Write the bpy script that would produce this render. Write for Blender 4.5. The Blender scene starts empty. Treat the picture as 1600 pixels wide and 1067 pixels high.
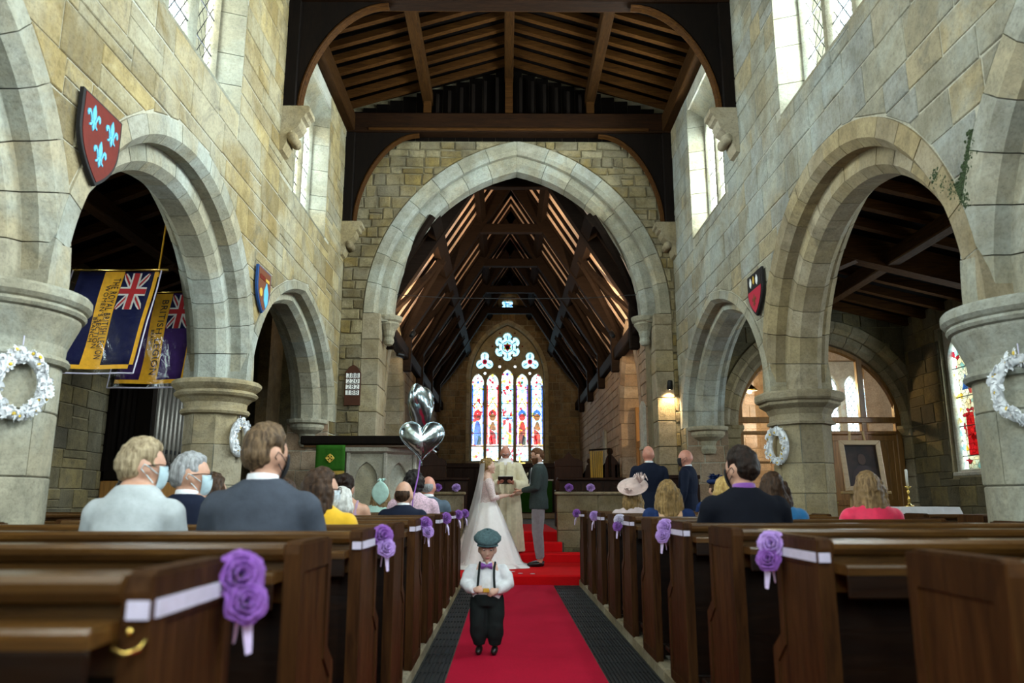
import bpy, bmesh, math, random
from mathutils import Vector, Matrix, Euler
from mathutils.noise import noise as pnoise

SC = bpy.context.scene
COL = SC.collection
PI = math.pi
rad = math.radians

# ------------------------------------------------------------------ camera
cam_d = bpy.data.cameras.new('camera')
cam_d.sensor_width = 36.0
cam_d.lens = 27.0
cam_d.clip_start = 0.05
cam_d.clip_end = 200
cam_d.dof.use_dof = True
cam_d.dof.focus_distance = 11.0
cam_d.dof.aperture_fstop = 2.4
cam = bpy.data.objects.new('camera', cam_d)
COL.objects.link(cam)
cam.location = (0, 0, 1.07)
cam.rotation_euler = (rad(90) + math.atan(250 / 1200.0), 0, -math.atan(10 / 1200.0))
SC.camera = cam

# ------------------------------------------------------------------ sky, daylight, exposure
world = bpy.data.worlds.new('overcast_sky')
SC.world = world
world.use_nodes = True
wn = world.node_tree.nodes['Background']
wn.inputs[0].default_value = (0.80, 0.93, 1.0, 1)
wn.inputs[1].default_value = 3.2
SC.view_settings.view_transform = 'Standard'
SC.view_settings.look = 'None'
SC.view_settings.gamma = 1.0
SC.view_settings.use_curve_mapping = False
SC.view_settings.exposure = 0.25
SC.cycles.max_bounces = 6
SC.cycles.diffuse_bounces = 3
SC.cycles.glossy_bounces = 2
SC.cycles.transmission_bounces = 2


def daylight(name, loc, rot, sx, sy, power, color=(0.86, 0.96, 1.0), spread=160):
    """sky light falling in through one window opening; hangs just outside the glass"""
    l = bpy.data.lights.new(name, 'AREA')
    l.shape = 'RECTANGLE'
    l.size, l.size_y = sx, sy
    l.energy = power
    l.color = color
    l.spread = rad(spread)
    o = bpy.data.objects.new(name, l)
    COL.objects.link(o)
    o.location = loc
    o.rotation_euler = rot
    return o


XL, XR = -2.87, 2.97          # nave wall faces
WT = 0.68                     # nave wall thickness
YA = 13.0                     # west face of the chancel arch wall
YE = 26.5                     # east wall
EAVE = 8.0
AXL, AXR = -5.6, 6.9          # outer faces of the aisles
YW = -4.0                     # west wall
CLERE = [(1.6, 3.6), (5.55, 7.6), (9.7, 11.55)]   # clerestory windows, along y
SILL, HEAD = 5.15, 7.35
CLN, CLS = 330.0, 800.0        # north (left) and south (right) clerestory windows
FILL_LAMP = 560.0                  # spotlights added to brighten the chancel roof, watt
for (a, b) in CLERE + [(-2.6, -0.6)]:
    daylight('daylight_clerestory', (XL - 0.42, (a + b) / 2, 6.3), (0, -PI / 2 , 0), 1.9, b - a - .2, CLN)
    daylight('daylight_clerestory', (XR + 0.42, (a + b) / 2, 6.3), (0, PI / 2, 0), 1.9, b - a - .2, CLS)
daylight('daylight_west', (0.05, YW - 0.6, 4.6), (PI / 2, 0, 0), 3.0, 4.2, 350)
daylight('daylight_east', (0.06, YE + 1.2, 4.6), (-PI / 2, 0, 0), 2.7, 4.6, 200)
for y in (11.3, 7.4, 3.4):
    daylight('daylight_aisle_right', (AXR + .5, y, 2.6), (0, PI / 2, 0), 2.0, 1.2, 140)
for y in (7.0, 2.6):
    daylight('daylight_aisle_left', (AXL - 1.1, y, 2.6), (0, -PI / 2, 0), 2.0, 1.2, 110)
daylight('daylight_chapel', (8.25, 18.4, 3.4), (-PI / 2, 0, 0), 1.5, 1.8, 60)
for y in (17.5, 22.5):
    daylight('chancel_side_light', (2.55 + 3.2, y, 3.2), (0, PI / 2, 0), 1.8, 1.4, 40)  # area lights outside the right chancel wall, which has no window opening


# ------------------------------------------------------------------ mesh helper
class MB:
    def __init__(s):
        s.v, s.f, s.m = [], [], []
        s.cur = 0

    def face(s, idx):
        s.f.append(tuple(idx)); s.m.append(s.cur)

    def add(s, verts, faces):
        b = len(s.v)
        s.v.extend([tuple(p) for p in verts])
        for f in faces:
            s.face([b + i for i in f])
        return s

    def box(s, x0, x1, y0, y1, z0, z1, bev=0.0):
        if bev <= 0:
            v = [(x0, y0, z0), (x1, y0, z0), (x1, y1, z0), (x0, y1, z0), (x0, y0, z1), (x1, y0, z1), (x1, y1, z1), (x0, y1, z1)]
            return s.add(v, [(0, 3, 2, 1), (4, 5, 6, 7), (0, 1, 5, 4), (1, 2, 6, 5), (2, 3, 7, 6), (3, 0, 4, 7)])
        b = min(bev, (x1 - x0) * .45, (y1 - y0) * .45, (z1 - z0) * .45)
        bm = bmesh.new()
        bmesh.ops.create_cube(bm, size=1.0)
        for q in bm.verts:
            q.co = Vector((x0 + (q.co.x + .5) * (x1 - x0), y0 + (q.co.y + .5) * (y1 - y0), z0 + (q.co.z + .5) * (z1 - z0)))
        bmesh.ops.bevel(bm, geom=bm.edges[:], offset=b, segments=1, affect='EDGES', profile=.5)
        s.frombm(bm)
        return s

    def frombm(s, bm, mat=None):
        bm.verts.index_update()
        vs = [(mat @ v.co) if mat else v.co.copy() for v in bm.verts]
        fs = [[v.index for v in f.verts] for f in bm.faces]
        bm.free()
        return s.add(vs, fs)

    def prism(s, poly, fn, d0, d1, bev=0.0):
        """poly: 2-D outline, fn(u,v,n)->xyz, extruded from n=d0 to d1 (front at d1, bevelled)"""
        k = len(poly)
        if area2(poly) < 0:
            poly = poly[::-1]
        if bev > 0:
            cx = sum(p[0] for p in poly) / k; cy = sum(p[1] for p in poly) / k
            inn = inset(poly, bev)
            if inn is None or len(inn) != k:
                inn = [(p[0] + (cx - p[0]) * .06, p[1] + (cy - p[1]) * .06) for p in poly]
            bq = bev if d1 > d0 else -bev
            v = [fn(p[0], p[1], d0) for p in poly] + [fn(p[0], p[1], d1 - bq) for p in poly] + [fn(p[0], p[1], d1) for p in inn]
            f = [tuple(range(k - 1, -1, -1)), tuple(range(2 * k, 3 * k))]
            for r in (0, k):
                for i in range(k):
                    j = (i + 1) % k
                    f.append((r + i, r + j, r + k + j, r + k + i))
            return s.add(v, f)
        v = [fn(p[0], p[1], d0) for p in poly] + [fn(p[0], p[1], d1) for p in poly]
        f = [tuple(range(k - 1, -1, -1)), tuple(range(k, 2 * k))]
        for i in range(k):
            j = (i + 1) % k
            f.append((i, j, k + j, k + i))
        return s.add(v, f)

    def loft(s, rings, cap=True, closed=True):
        """rings: list of equally long point lists"""
        n = len(rings[0]); b = len(s.v)
        for r in rings:
            s.v.extend([tuple(p) for p in r])
        for i in range(len(rings) - 1):
            for j in range(n if closed else n - 1):
                k = (j + 1) % n
                s.face((b + i * n + j, b + i * n + k, b + (i + 1) * n + k, b + (i + 1) * n + j))
        if cap and closed:
            s.face([b + j for j in range(n - 1, -1, -1)])
            s.face([b + (len(rings) - 1) * n + j for j in range(n)])
        return s

    def tube(s, pts, radii, seg=8, flat=1.0):
        pts = [Vector(p) for p in pts]
        if not hasattr(radii, '__len__'):
            radii = [radii] * len(pts)
        rings = []
        up = Vector((0, 0, 1))
        prev = None
        for i, p in enumerate(pts):
            t = (pts[min(i + 1, len(pts) - 1)] - pts[max(i - 1, 0)]).normalized()
            if prev is None:
                a = up if abs(t.z) < .9 else Vector((1, 0, 0))
                n = (a - t * a.dot(t)).normalized()
            else:
                n = (prev - t * prev.dot(t)).normalized()
            prev = n
            bn = t.cross(n)
            r = radii[i]
            rings.append([p + n * (r * flat * math.cos(2 * PI * k / seg)) + bn * (r * math.sin(2 * PI * k / seg)) for k in range(seg)])
        return s.loft(rings)

    def lathe(s, prof, c=(0, 0, 0), seg=16, a0=0.0, a1=2 * PI, sx=1.0, sy=1.0):
        """prof: (r,z) from bottom to top"""
        full = abs(a1 - a0 - 2 * PI) < 1e-6
        n = seg if full else seg + 1
        rings = []
        for r, z in prof:
            rings.append([(c[0] + sx * r * math.cos(a0 + (a1 - a0) * k / seg), c[1] + sy * r * math.sin(a0 + (a1 - a0) * k / seg), c[2] + z) for k in range(n)])
        return s.loft(rings, cap=True, closed=full)

    def ell(s, c, r, rot=None, u=12, v=8):
        c = Vector(c)
        M = rot.to_matrix() if isinstance(rot, Euler) else (rot if rot is not None else Matrix.Identity(3))
        vs = [c + M @ Vector((0, 0, -r[2]))]
        for i in range(1, v):
            th = -PI / 2 + PI * i / v
            for j in range(u):
                ph = 2 * PI * j / u
                vs.append(c + M @ Vector((r[0] * math.cos(th) * math.cos(ph), r[1] * math.cos(th) * math.sin(ph), r[2] * math.sin(th))))
        vs.append(c + M @ Vector((0, 0, r[2])))
        fs = []
        for j in range(u):
            fs.append((0, 1 + (j + 1) % u, 1 + j))
        for i in range(v - 2):
            for j in range(u):
                k = (j + 1) % u
                fs.append((1 + i * u + j, 1 + i * u + k, 1 + (i + 1) * u + k, 1 + (i + 1) * u + j))
        L = len(vs) - 1; b = 1 + (v - 2) * u
        for j in range(u):
            fs.append((b + j, b + (j + 1) % u, L))
        return s.add(vs, fs)

    def mesh(s, name):
        me = bpy.data.meshes.new(name)
        me.from_pydata(s.v, [], s.f)
        return me

    def build(s, name, mat=None, parent=None, smooth=False, loc=None):
        me = s.mesh(name)
        mats = mat if isinstance(mat, (list, tuple)) else [mat]
        for m in mats:
            me.materials.append(M(m))
        if len(mats) > 1:
            me.polygons.foreach_set('material_index', s.m)
        if smooth:
            me.polygons.foreach_set('use_smooth', [True] * len(me.polygons))
        me.update()
        return link(name, me, parent, loc)


def link(name, me, parent=None, loc=None):
    o = bpy.data.objects.new(name, me)
    COL.objects.link(o)
    if parent is not None:
        o.parent = parent
    if loc is not None:
        o.location = loc
    return o


TMP = bpy.data.scenes.new('workbench')


def bake(ob):
    """mesh of a temporary object with its modifiers applied, evaluated on its own"""
    TMP.collection.objects.link(ob)
    with bpy.context.temp_override(scene=TMP, view_layer=TMP.view_layers[0]):
        dg = bpy.context.evaluated_depsgraph_get()
        me = bpy.data.meshes.new_from_object(ob.evaluated_get(dg))
    bpy.data.objects.remove(ob)
    return me


def tag(o, label=None, cat=None, group=None, kind=None):
    if label: o['label'] = label
    if cat: o['category'] = cat
    if group: o['group'] = group
    if kind: o['kind'] = kind
    return o


def thing(name, label, cat, loc=(0, 0, 0), rz=0.0, group=None):
    o = bpy.data.objects.new(name, None)
    o.empty_display_size = .1
    COL.objects.link(o)
    o.location = loc
    o.rotation_euler = (0, 0, rz)
    return tag(o, label, cat, group)


def copy_tree(o, parent=None):
    c = o.copy(); COL.objects.link(c)
    c.parent = parent
    for ch in list(o.children):
        copy_tree(ch, c)
    return c


# ------------------------------------------------------------------ 2-D polygon helpers
def area2(p):
    return .5 * sum(p[i][0] * p[(i + 1) % len(p)][1] - p[(i + 1) % len(p)][0] * p[i][1] for i in range(len(p)))


def clip_half(poly, px, py, nx, ny):
    out = []
    k = len(poly)
    for i in range(k):
        a, b = poly[i], poly[(i + 1) % k]
        da = (a[0] - px) * nx + (a[1] - py) * ny
        db = (b[0] - px) * nx + (b[1] - py) * ny
        if da >= 0:
            out.append(a)
        if (da >= 0) != (db >= 0):
            t = da / (da - db)
            out.append((a[0] + (b[0] - a[0]) * t, a[1] + (b[1] - a[1]) * t))
    return out if len(out) >= 3 else None


def inset(poly, d):
    if area2(poly) < 0:
        poly = poly[::-1]
    res = poly
    k = len(poly)
    for i in range(k):
        a, b = poly[i], poly[(i + 1) % k]
        ex, ey = b[0] - a[0], b[1] - a[1]
        L = math.hypot(ex, ey)
        if L < 1e-6:
            continue
        nx, ny = -ey / L, ex / L
        res = clip_half(res, a[0] + nx * d, a[1] + ny * d, nx, ny)
        if res is None:
            return None
    return res


class Arch:
    """two-centred arch: mid, half span, centre offset c, springing height, vertical squash"""
    def __init__(s, mid, h, c, spring, vs=1.0):
        s.mid, s.h, s.c, s.sp, s.vs = mid, h, c, spring, vs
        s.R = h + c

    def z(s, u, grow=0.0):
        d = abs(u - s.mid)
        R = s.R + grow
        if d > s.h + grow:
            return None
        return s.sp + s.vs * math.sqrt(max(0, R * R - (d + s.c) ** 2))

    def outline(s, z0, grow=0.0, n=10):
        R = s.R + grow
        am = math.acos(s.c / R)
        L = [(s.mid + s.c - R * math.cos(am * i / n), s.sp + s.vs * R * math.sin(am * i / n)) for i in range(n + 1)]
        Rr = [(2 * s.mid - u, v) for u, v in L[::-1][1:]]
        return [(s.mid - s.h - grow, z0)] + L + Rr + [(s.mid + s.h + grow, z0)]

    def clip(s, poly, grow=0.0):
        """keep the part of a convex polygon that lies outside the arch"""
        poly = [(p[0], (p[1] - s.sp) / s.vs) for p in poly]
        for sg in (-1, 1):
            cu, R, h = s.mid - sg * s.c, s.R + grow, s.h + grow
            side = [p for p in poly if (p[0] - s.mid) * sg >= -1e-6]
            if not side:
                continue
            mu = sum(p[0] for p in poly) / len(poly); mv = sum(p[1] for p in poly) / len(poly)
            if (mu - s.mid) * sg < -0.02 and not any(math.hypot(p[0] - cu, p[1]) < R and p[1] > 0 for p in side):
                continue
            if mv <= 0:
                poly = clip_half(poly, s.mid + sg * h, 0, sg, 0)
            else:
                dx, dy = mu - cu, mv
                if dx * sg < 0.05: dx = 0.05 * sg
                L = math.hypot(dx, dy)
                dx /= L; dy /= L
                poly = clip_half(poly, cu + dx * R, dy * R, dx, dy)
            if poly is None:
                return None
        return [(p[0], p[1] * s.vs + s.sp) for p in poly]


def clip_rect(poly, r):
    u0, u1, v0, v1 = r
    if max(p[0] for p in poly) <= u0 or min(p[0] for p in poly) >= u1 or max(p[1] for p in poly) <= v0 or min(p[1] for p in poly) >= v1:
        return poly
    best, ba = None, 0
    for (px, py, nx, ny) in ((u0, 0, -1, 0), (u1, 0, 1, 0), (0, v0, 0, -1), (0, v1, 0, 1)):
        q = clip_half(poly, px, py, nx, ny)
        if q and abs(area2(q)) > ba:
            best, ba = q, abs(area2(q))
    return best


def courses(u0, u1, v0, v1, hr, lr, rng, split=0.12):
    v = v0
    while v < v1 - .05:
        h = rng.uniform(*hr)
        if v1 - (v + h) < hr[0] * .6:
            h = v1 - v
        u = u0 - rng.uniform(0, lr[0])
        while u < u1:
            L = rng.uniform(*lr)
            a, b = max(u, u0), min(u + L, u1)
            if b - a > .07:
                if rng.random() < split and h > .2:
                    k = rng.uniform(.4, .6)
                    yield [(a, v), (b, v), (b, v + h * k), (a, v + h * k)]
                    yield [(a, v + h * k), (b, v + h * k), (b, v + h), (a, v + h)]
                else:
                    yield [(a, v), (b, v), (b, v + h), (a, v + h)]
            u += L
        v += h


def lay_stones(parent, fn, region, hr, lr, seed, arches=(), rects=(), mat='stone', proud=(.004, .012), joint=.0065,
               near=None, limit=300, rough=.5, halves=(), split=.12, back=-.02):
    """individually laid stones on a wall; fn(u,v,n)->xyz. The largest in view become parts, the rest one 'stuff' part."""
    rng = random.Random(seed)
    polys = []
    for p in courses(*region, hr, lr, rng, split):
        j = .012 * rough
        p = [(a + rng.uniform(-j, j), b + rng.uniform(-j, j)) for a, b in p]
        for h in halves:
            p = clip_half(p, *h) if p else None
        for a, g in arches:
            p = a.clip(p, g) if p else None
        for r in rects:
            p = clip_rect(p, r) if p else None
        if not p:
            continue
        p = inset(p, joint * rng.uniform(.7, 1.3))
        if not p or len(p) < 3 or abs(area2(p)) < .004:
            continue
        polys.append(p)
    if near is not None:
        polys.sort(key=lambda p: near(sum(q[0] for q in p) / len(p), sum(q[1] for q in p) / len(p)))
    rest = MB()
    for i, p in enumerate(polys):
        d = rng.uniform(*proud)
        bev = min(.012, d * .7)
        mb = MB() if i < limit else rest
        base = len(mb.v)
        mb.prism(p, fn, back, d, bev)
        if i < limit:
            mb.build('stone', mat, parent)
    if rest.v:
        tag(rest.build('stone_facing', mat, parent), kind='stuff')
    return len(polys)


def arch_ring(parent, fn, A, w, n0, n1, ch, cnt, mat, name='voussoir', gap=.004, grow=0.0, seed=0, z_from=None):
    """ring of separate voussoirs round an arch; profile chamfered on the intrados"""
    rng = random.Random(seed)
    R = A.R + grow
    for sg in (-1, 1):
        am = math.acos(A.c / R)
        for i in range(cnt):
            a0, a1 = am * i / cnt + gap / R, am * (i + 1) / cnt - (gap / R if i < cnt - 1 else -0.12)
            o = rng.uniform(0, .006)
            prof = [(R, n0 + ch), (R, n1 - ch), (R + ch, n1 + o), (R + w, n1 + o), (R + w, n0 - o), (R + ch, n0 - o)]
            rings = []
            for k in range(4):
                a = a0 + (a1 - a0) * k / 3
                ring = []
                for r, n in prof:
                    u = A.mid - sg * A.c + sg * r * math.cos(a)
                    v = A.sp + A.vs * r * math.sin(a)
                    if (u - A.mid) * sg < .002: 
                        u = A.mid + sg * .002
                        v = A.sp + A.vs * math.sqrt(max(0, r * r - A.c ** 2))
                    ring.append(fn(u, v, n))
                rings.append(ring)
            mb = MB().loft(rings)
            mb.build(name, mat, parent)
# ------------------------------------------------------------------ materials (procedural)
MATS = {}


def M(name):
    if not isinstance(name, str):
        return name
    return MATS[name]


class NT:
    def __init__(s, name):
        s.m = bpy.data.materials.new(name)
        s.m.use_nodes = True
        s.t = s.m.node_tree
        s.b = s.t.nodes['Principled BSDF']
        s.out = s.t.nodes['Material Output']
        MATS[name] = s.m

    def n(s, typ, **kw):
        nd = s.t.nodes.new(typ)
        for k, v in kw.items():
            if k.startswith('i_'):
                nd.inputs[k[2:].replace('_', ' ')].default_value = v
            else:
                setattr(nd, k, v)
        return nd

    def l(s, a, b):
        s.t.links.new(a, b)

    def coord(s, kind='Object', scale=(1, 1, 1), rot=(0, 0, 0)):
        tc = s.n('ShaderNodeTexCoord')
        mp = s.n('ShaderNodeMapping')
        mp.inputs['Scale'].default_value = scale
        mp.inputs['Rotation'].default_value = rot
        if kind == 'World':
            g = s.n('ShaderNodeNewGeometry')
            s.l(g.outputs['Position'], mp.inputs[0])
        else:
            s.l(tc.outputs[kind], mp.inputs[0])
        return mp.outputs[0]

    def noise(s, vec, scale, detail=4, rough=.6, dist=0.0):
        nd = s.n('ShaderNodeTexNoise')
        nd.inputs['Scale'].default_value = scale
        nd.inputs['Detail'].default_value = detail
        nd.inputs['Roughness'].default_value = rough
        nd.inputs['Distortion'].default_value = dist
        s.l(vec, nd.inputs['Vector'])
        return nd.outputs['Fac']

    def ramp(s, fac, stops, interp='LINEAR'):
        nd = s.n('ShaderNodeValToRGB')
        cr = nd.color_ramp
        cr.interpolation = interp
        while len(cr.elements) < len(stops):
            cr.elements.new(.5)
        for e, (p, c) in zip(cr.elements, stops):
            e.position = p
            e.color = (c[0], c[1], c[2], 1) if len(c) == 3 else c
        s.l(fac, nd.inputs[0])
        return nd.outputs[0]

    def mix(s, fac, a, b, mode='MIX'):
        nd = s.n('ShaderNodeMix', data_type='RGBA', blend_type=mode)
        for sock, v in ((nd.inputs['Factor'], fac), (nd.inputs['A'], a), (nd.inputs['B'], b)):
            pass
        def put(sock, v):
            if hasattr(v, 'is_linked') or hasattr(v, 'links'):
                s.l(v, sock)
            elif isinstance(v, (int, float)):
                sock.default_value = v
            else:
                sock.default_value = (v[0], v[1], v[2], 1)
        put(nd.inputs[0], fac); put(nd.inputs[6], a); put(nd.inputs[7], b)
        return nd.outputs[2]

    def math(s, op, a, b=0.0):
        nd = s.n('ShaderNodeMath', operation=op)
        for i, v in enumerate((a, b)):
            if isinstance(v, (int, float)):
                nd.inputs[i].default_value = v
            else:
                s.l(v, nd.inputs[i])
        return nd.outputs[0]

    def bump(s, h, strength=.3, dist=.02):
        nd = s.n('ShaderNodeBump')
        nd.inputs['Strength'].default_value = strength
        nd.inputs['Distance'].default_value = dist
        s.l(h, nd.inputs['Height'])
        s.l(nd.outputs[0], s.b.inputs['Normal'])

    def col(s, c):
        if hasattr(c, 'links'):
            s.l(c, s.b.inputs['Base Color'])
        else:
            s.b.inputs['Base Color'].default_value = (c[0], c[1], c[2], 1)

    def rough(s, r):
        if hasattr(r, 'links'):
            s.l(r, s.b.inputs['Roughness'])
        else:
            s.b.inputs['Roughness'].default_value = r

    def piece_random(s):
        """one random number for each separate stone"""
        oi = s.n('ShaderNodeObjectInfo')
        g = s.n('ShaderNodeNewGeometry')
        return s.math('FRACT', s.math('ADD', oi.outputs['Random'], g.outputs['Random Per Island']))


def plain(name, c, rough=.6, metal=0.0, spec=.5, noise=0.0, scale=8, bump=0.0, sheen=0.0, coat=0.0):
    k = NT(name)
    if noise > 0:
        v = k.coord('Object')
        f = k.noise(v, scale, 5)
        lo = [max(0, x * (1 - noise)) for x in c]; hi = [min(1, x * (1 + noise)) for x in c]
        k.col(k.ramp(f, [(.3, lo), (.7, hi)]))
        if bump > 0:
            k.bump(f, bump, .01)
    else:
        k.col(c)
    k.rough(rough)
    k.b.inputs['Metallic'].default_value = metal
    k.b.inputs['Specular IOR Level'].default_value = spec
    k.b.inputs['Sheen Weight'].default_value = sheen
    k.b.inputs['Coat Weight'].default_value = coat
    return k.m


def stone_mat(name, pal, wash=(.62, .62, .54), washamt=.45, grime=(.16, .15, .12), grimeamt=.4, bump=.5, sc=1.0):
    k = NT(name)
    r = k.piece_random()
    n = len(pal)
    base = k.ramp(r, [((i + .0) / n, c) for i, c in enumerate(pal)], 'LINEAR')
    v = k.coord('World')
    big = k.noise(v, .9 * sc, 6, .65, .6)
    mid = k.noise(v, 5 * sc, 6, .7)
    fine = k.noise(v, 38 * sc, 6, .75)
    c = k.mix(k.ramp(mid, [(.38, (.0, .0, .0)), (.66, (.75, .75, .75))]), base, [x * .62 for x in pal[0]])
    w = k.ramp(big, [(.46, (0, 0, 0)), (.64, (washamt,) * 3)])
    c = k.mix(w, c, wash)
    g = k.ramp(k.noise(v, 2.1 * sc, 7, .75, 1.2), [(.55, (0, 0, 0)), (.72, (grimeamt,) * 3)])
    c = k.mix(g, c, grime)
    vs = k.coord('World', (1.5, 1.5, .45))       # streaky water staining
    streak = k.ramp(k.noise(vs, 1.1, 6, .7, .8), [(.52, (0, 0, 0)), (.72, (grimeamt * .75,) * 3)])
    c = k.mix(streak, c, [x * 1.3 for x in grime])
    fs = k.ramp(fine, [(.25, (.58, .58, .57)), (.5, (1, 1, 1)), (.78, (1.16, 1.16, 1.13))])
    c = k.mix(1.0, c, fs, 'MULTIPLY')
    k.col(c)
    k.rough(.88)
    k.b.inputs['Specular IOR Level'].default_value = .25
    k.bump(k.math('ADD', fine, k.math('MULTIPLY', mid, 1.5)), bump, .018)
    return k.m


stone_mat('stone', [(.25, .18, .07), (.36, .275, .12), (.29, .24, .14), (.42, .33, .15), (.20, .155, .075), (.33, .29, .18)], wash=(.46, .46, .37), washamt=.4, grime=(.085, .085, .075), grimeamt=.75, bump=.7)
stone_mat('stone_grey', [(.27, .24, .16), (.33, .31, .23), (.23, .21, .15), (.36, .29, .16), (.29, .29, .25)], wash=(.40, .45, .42), washamt=.55, grime=(.085, .09, .085), grimeamt=.65, bump=.8)
stone_mat('stone_rubble', [(.17, .12, .04), (.26, .185, .06), (.21, .175, .10), (.11, .085, .045), (.30, .25, .14)], wash=(.38, .34, .24), washamt=.4, grime=(.05, .045, .035), grimeamt=.85, bump=1.0)
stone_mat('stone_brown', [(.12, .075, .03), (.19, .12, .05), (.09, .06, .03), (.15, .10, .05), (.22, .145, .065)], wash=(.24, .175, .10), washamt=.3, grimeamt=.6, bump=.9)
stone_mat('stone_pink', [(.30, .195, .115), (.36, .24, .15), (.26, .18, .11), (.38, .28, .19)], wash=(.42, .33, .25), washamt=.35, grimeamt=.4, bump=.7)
stone_mat('stone_shaded', [(.10, .082, .045), (.14, .115, .06), (.075, .065, .045), (.19, .145, .06)], wash=(.2, .18, .13), washamt=.3, grime=(.03, .028, .022), grimeamt=.7, bump=.8)  # the nave stone again, with the aisles' shade put into its colour
stone_mat('ashlar', [(.29, .27, .19), (.36, .33, .24), (.25, .235, .17), (.38, .32, .20), (.31, .31, .26)], wash=(.42, .47, .43), washamt=.5, grime=(.09, .09, .075), grimeamt=.55, bump=.45)
stone_mat('ashlar_warm', [(.27, .205, .105), (.35, .28, .15), (.22, .175, .10), (.32, .27, .18)], wash=(.40, .37, .28), washamt=.4, grime=(.08, .065, .045), grimeamt=.6, bump=.45)
stone_mat('ashlar_pale', [(.38, .35, .28), (.43, .40, .33), (.34, .31, .23)], wash=(.48, .50, .45), washamt=.5, grimeamt=.4, bump=.3)
stone_mat('jamb', [(.20, .185, .125), (.25, .23, .16), (.17, .155, .105), (.28, .24, .15)], wash=(.32, .35, .30), washamt=.5, grimeamt=.6, bump=.5)
stone_mat('mortar', [(.44, .41, .31), (.44, .41, .31)], wash=(.50, .52, .47), washamt=.5, grimeamt=.5, bump=.6)
stone_mat('mortar_dark', [(.20, .165, .095), (.22, .18, .10)], wash=(.28, .25, .19), washamt=.3, grimeamt=.5, bump=.6)
stone_mat('flagstone', [(.085, .075, .06), (.11, .10, .075)], wash=(.14, .13, .11), washamt=.3, grimeamt=.5, bump=.3)


def wood_mat(name, dark, light, rough=.38, axis='x', sc=1.0, coat=.25, spec=.5):
    k = NT(name)
    s = {'x': (1.2, 14, 14), 'y': (14, 1.2, 14), 'z': (14, 14, 1.2)}[axis]
    v = k.coord('World', tuple(q * sc for q in s))
    g = k.noise(v, 2.2, 6, .65, .8)
    g2 = k.noise(v, 9, 4, .6)
    oi = k.piece_random()
    c = k.ramp(g, [(.32, dark), (.68, light)])
    c = k.mix(k.math('MULTIPLY', g2, .35), c, [x * .5 for x in dark])
    c = k.mix(k.math('MULTIPLY', oi, .35), c, [x * .62 for x in dark])
    k.col(c)
    k.rough(k.ramp(g2, [(.3, (rough * .85,) * 3), (.8, (min(1, rough * 1.35),) * 3)]))
    k.b.inputs['Coat Weight'].default_value = coat
    k.b.inputs['Coat Roughness'].default_value = .25
    k.b.inputs['Specular IOR Level'].default_value = spec
    k.bump(g2, .12, .004)
    return k.m


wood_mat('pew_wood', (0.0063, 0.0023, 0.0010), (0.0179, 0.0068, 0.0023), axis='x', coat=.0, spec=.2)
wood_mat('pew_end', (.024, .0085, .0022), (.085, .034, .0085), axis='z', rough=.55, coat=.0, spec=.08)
wood_mat('pew_wood_lit', (.045, .018, .0035), (.135, .060, .012), axis='x', rough=.3, coat=.3, spec=.35)  # pew wood lightened: the light on the rail tops is put into the colour
wood_mat('roof_wood', (0.0279, 0.0099, 0.0019), (0.0868, 0.0335, 0.0056), axis='x', rough=.7, coat=0, spec=.08)
wood_mat('roof_wood_y', (0.0192, 0.0072, 0.0015), (0.0570, 0.0228, 0.0042), axis='y', rough=.7, coat=0, spec=.08)
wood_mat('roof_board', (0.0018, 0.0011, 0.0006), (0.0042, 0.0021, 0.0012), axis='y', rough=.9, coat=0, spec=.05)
wood_mat('black_wood', (0.0036, 0.0024, 0.0018), (0.0096, 0.0054, 0.0030), axis='z', rough=.7, coat=0, spec=.08)
wood_mat('chancel_rafter', (.008, .005, .0035), (.020, .012, .008), axis='x', rough=.8, coat=0, spec=.05)
wood_mat('stall_wood', (0.0160, 0.0056, 0.0024), (0.0440, 0.0160, 0.0064), axis='z', rough=.5, coat=0, spec=.15)
wood_mat('tie_wood', (.008, .0032, .0012), (.026, .0095, .0025), axis='x', rough=.7, coat=0, spec=.08)
wood_mat('oak', (.20, .092, .022), (.42, .20, .050), axis='z', rough=.4)
wood_mat('oak_light', (.34, .20, .07), (.52, .33, .13), axis='z', rough=.4)
wood_mat('oak_pale', (.42, .27, .14), (.58, .40, .22), axis='x', rough=.5)

plain('plaster', (.72, .52, .40), .9, noise=.15, scale=3)
plain('black_metal', (.012, .012, .012), .45, .6)
plain('iron', (.025, .025, .025), .6, .5)
plain('lead', (.03, .03, .032), .6, .4)
plain('brass', (.70, .48, .13), .25, 1.0)
plain('gold', (.62, .40, .06), .45, .3, noise=.15, scale=30)
plain('gold_cloth', (.55, .30, .02), .75, noise=.2, scale=25, bump=.1)
plain('silver_foil', (.50, .60, .63), .22, 1.0)
plain('white_cloth', (.78, .78, .80), .8, noise=.06, scale=6, bump=.1)
plain('wax', (.82, .80, .72), .5)
plain('black', (.008, .008, .009), .6)
plain('white_print', (.80, .80, .76), .7)
plain('clear_plastic', (.8, .85, .88), .15)


def carpet_mat(name, c0, c1):
    k = NT(name)
    v = k.coord('World')
    f = k.noise(v, 160, 3, .7)
    b = k.noise(v, 2.0, 5, .6)
    c = k.ramp(f, [(.3, c0), (.7, c1)])
    c = k.mix(k.ramp(b, [(.4, (0, 0, 0)), (.8, (.35,) * 3)]), c, [x * .6 for x in c0])
    k.col(c)
    k.rough(.95)
    k.b.inputs['Specular IOR Level'].default_value = .1
    k.b.inputs['Sheen Weight'].default_value = .0
    k.bump(f, .35, .004)


carpet_mat('carpet', (.34, .004, .022), (.52, .008, .040))
carpet_mat('carpet_bright', (.52, .004, .006), (.74, .008, .012))


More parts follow.
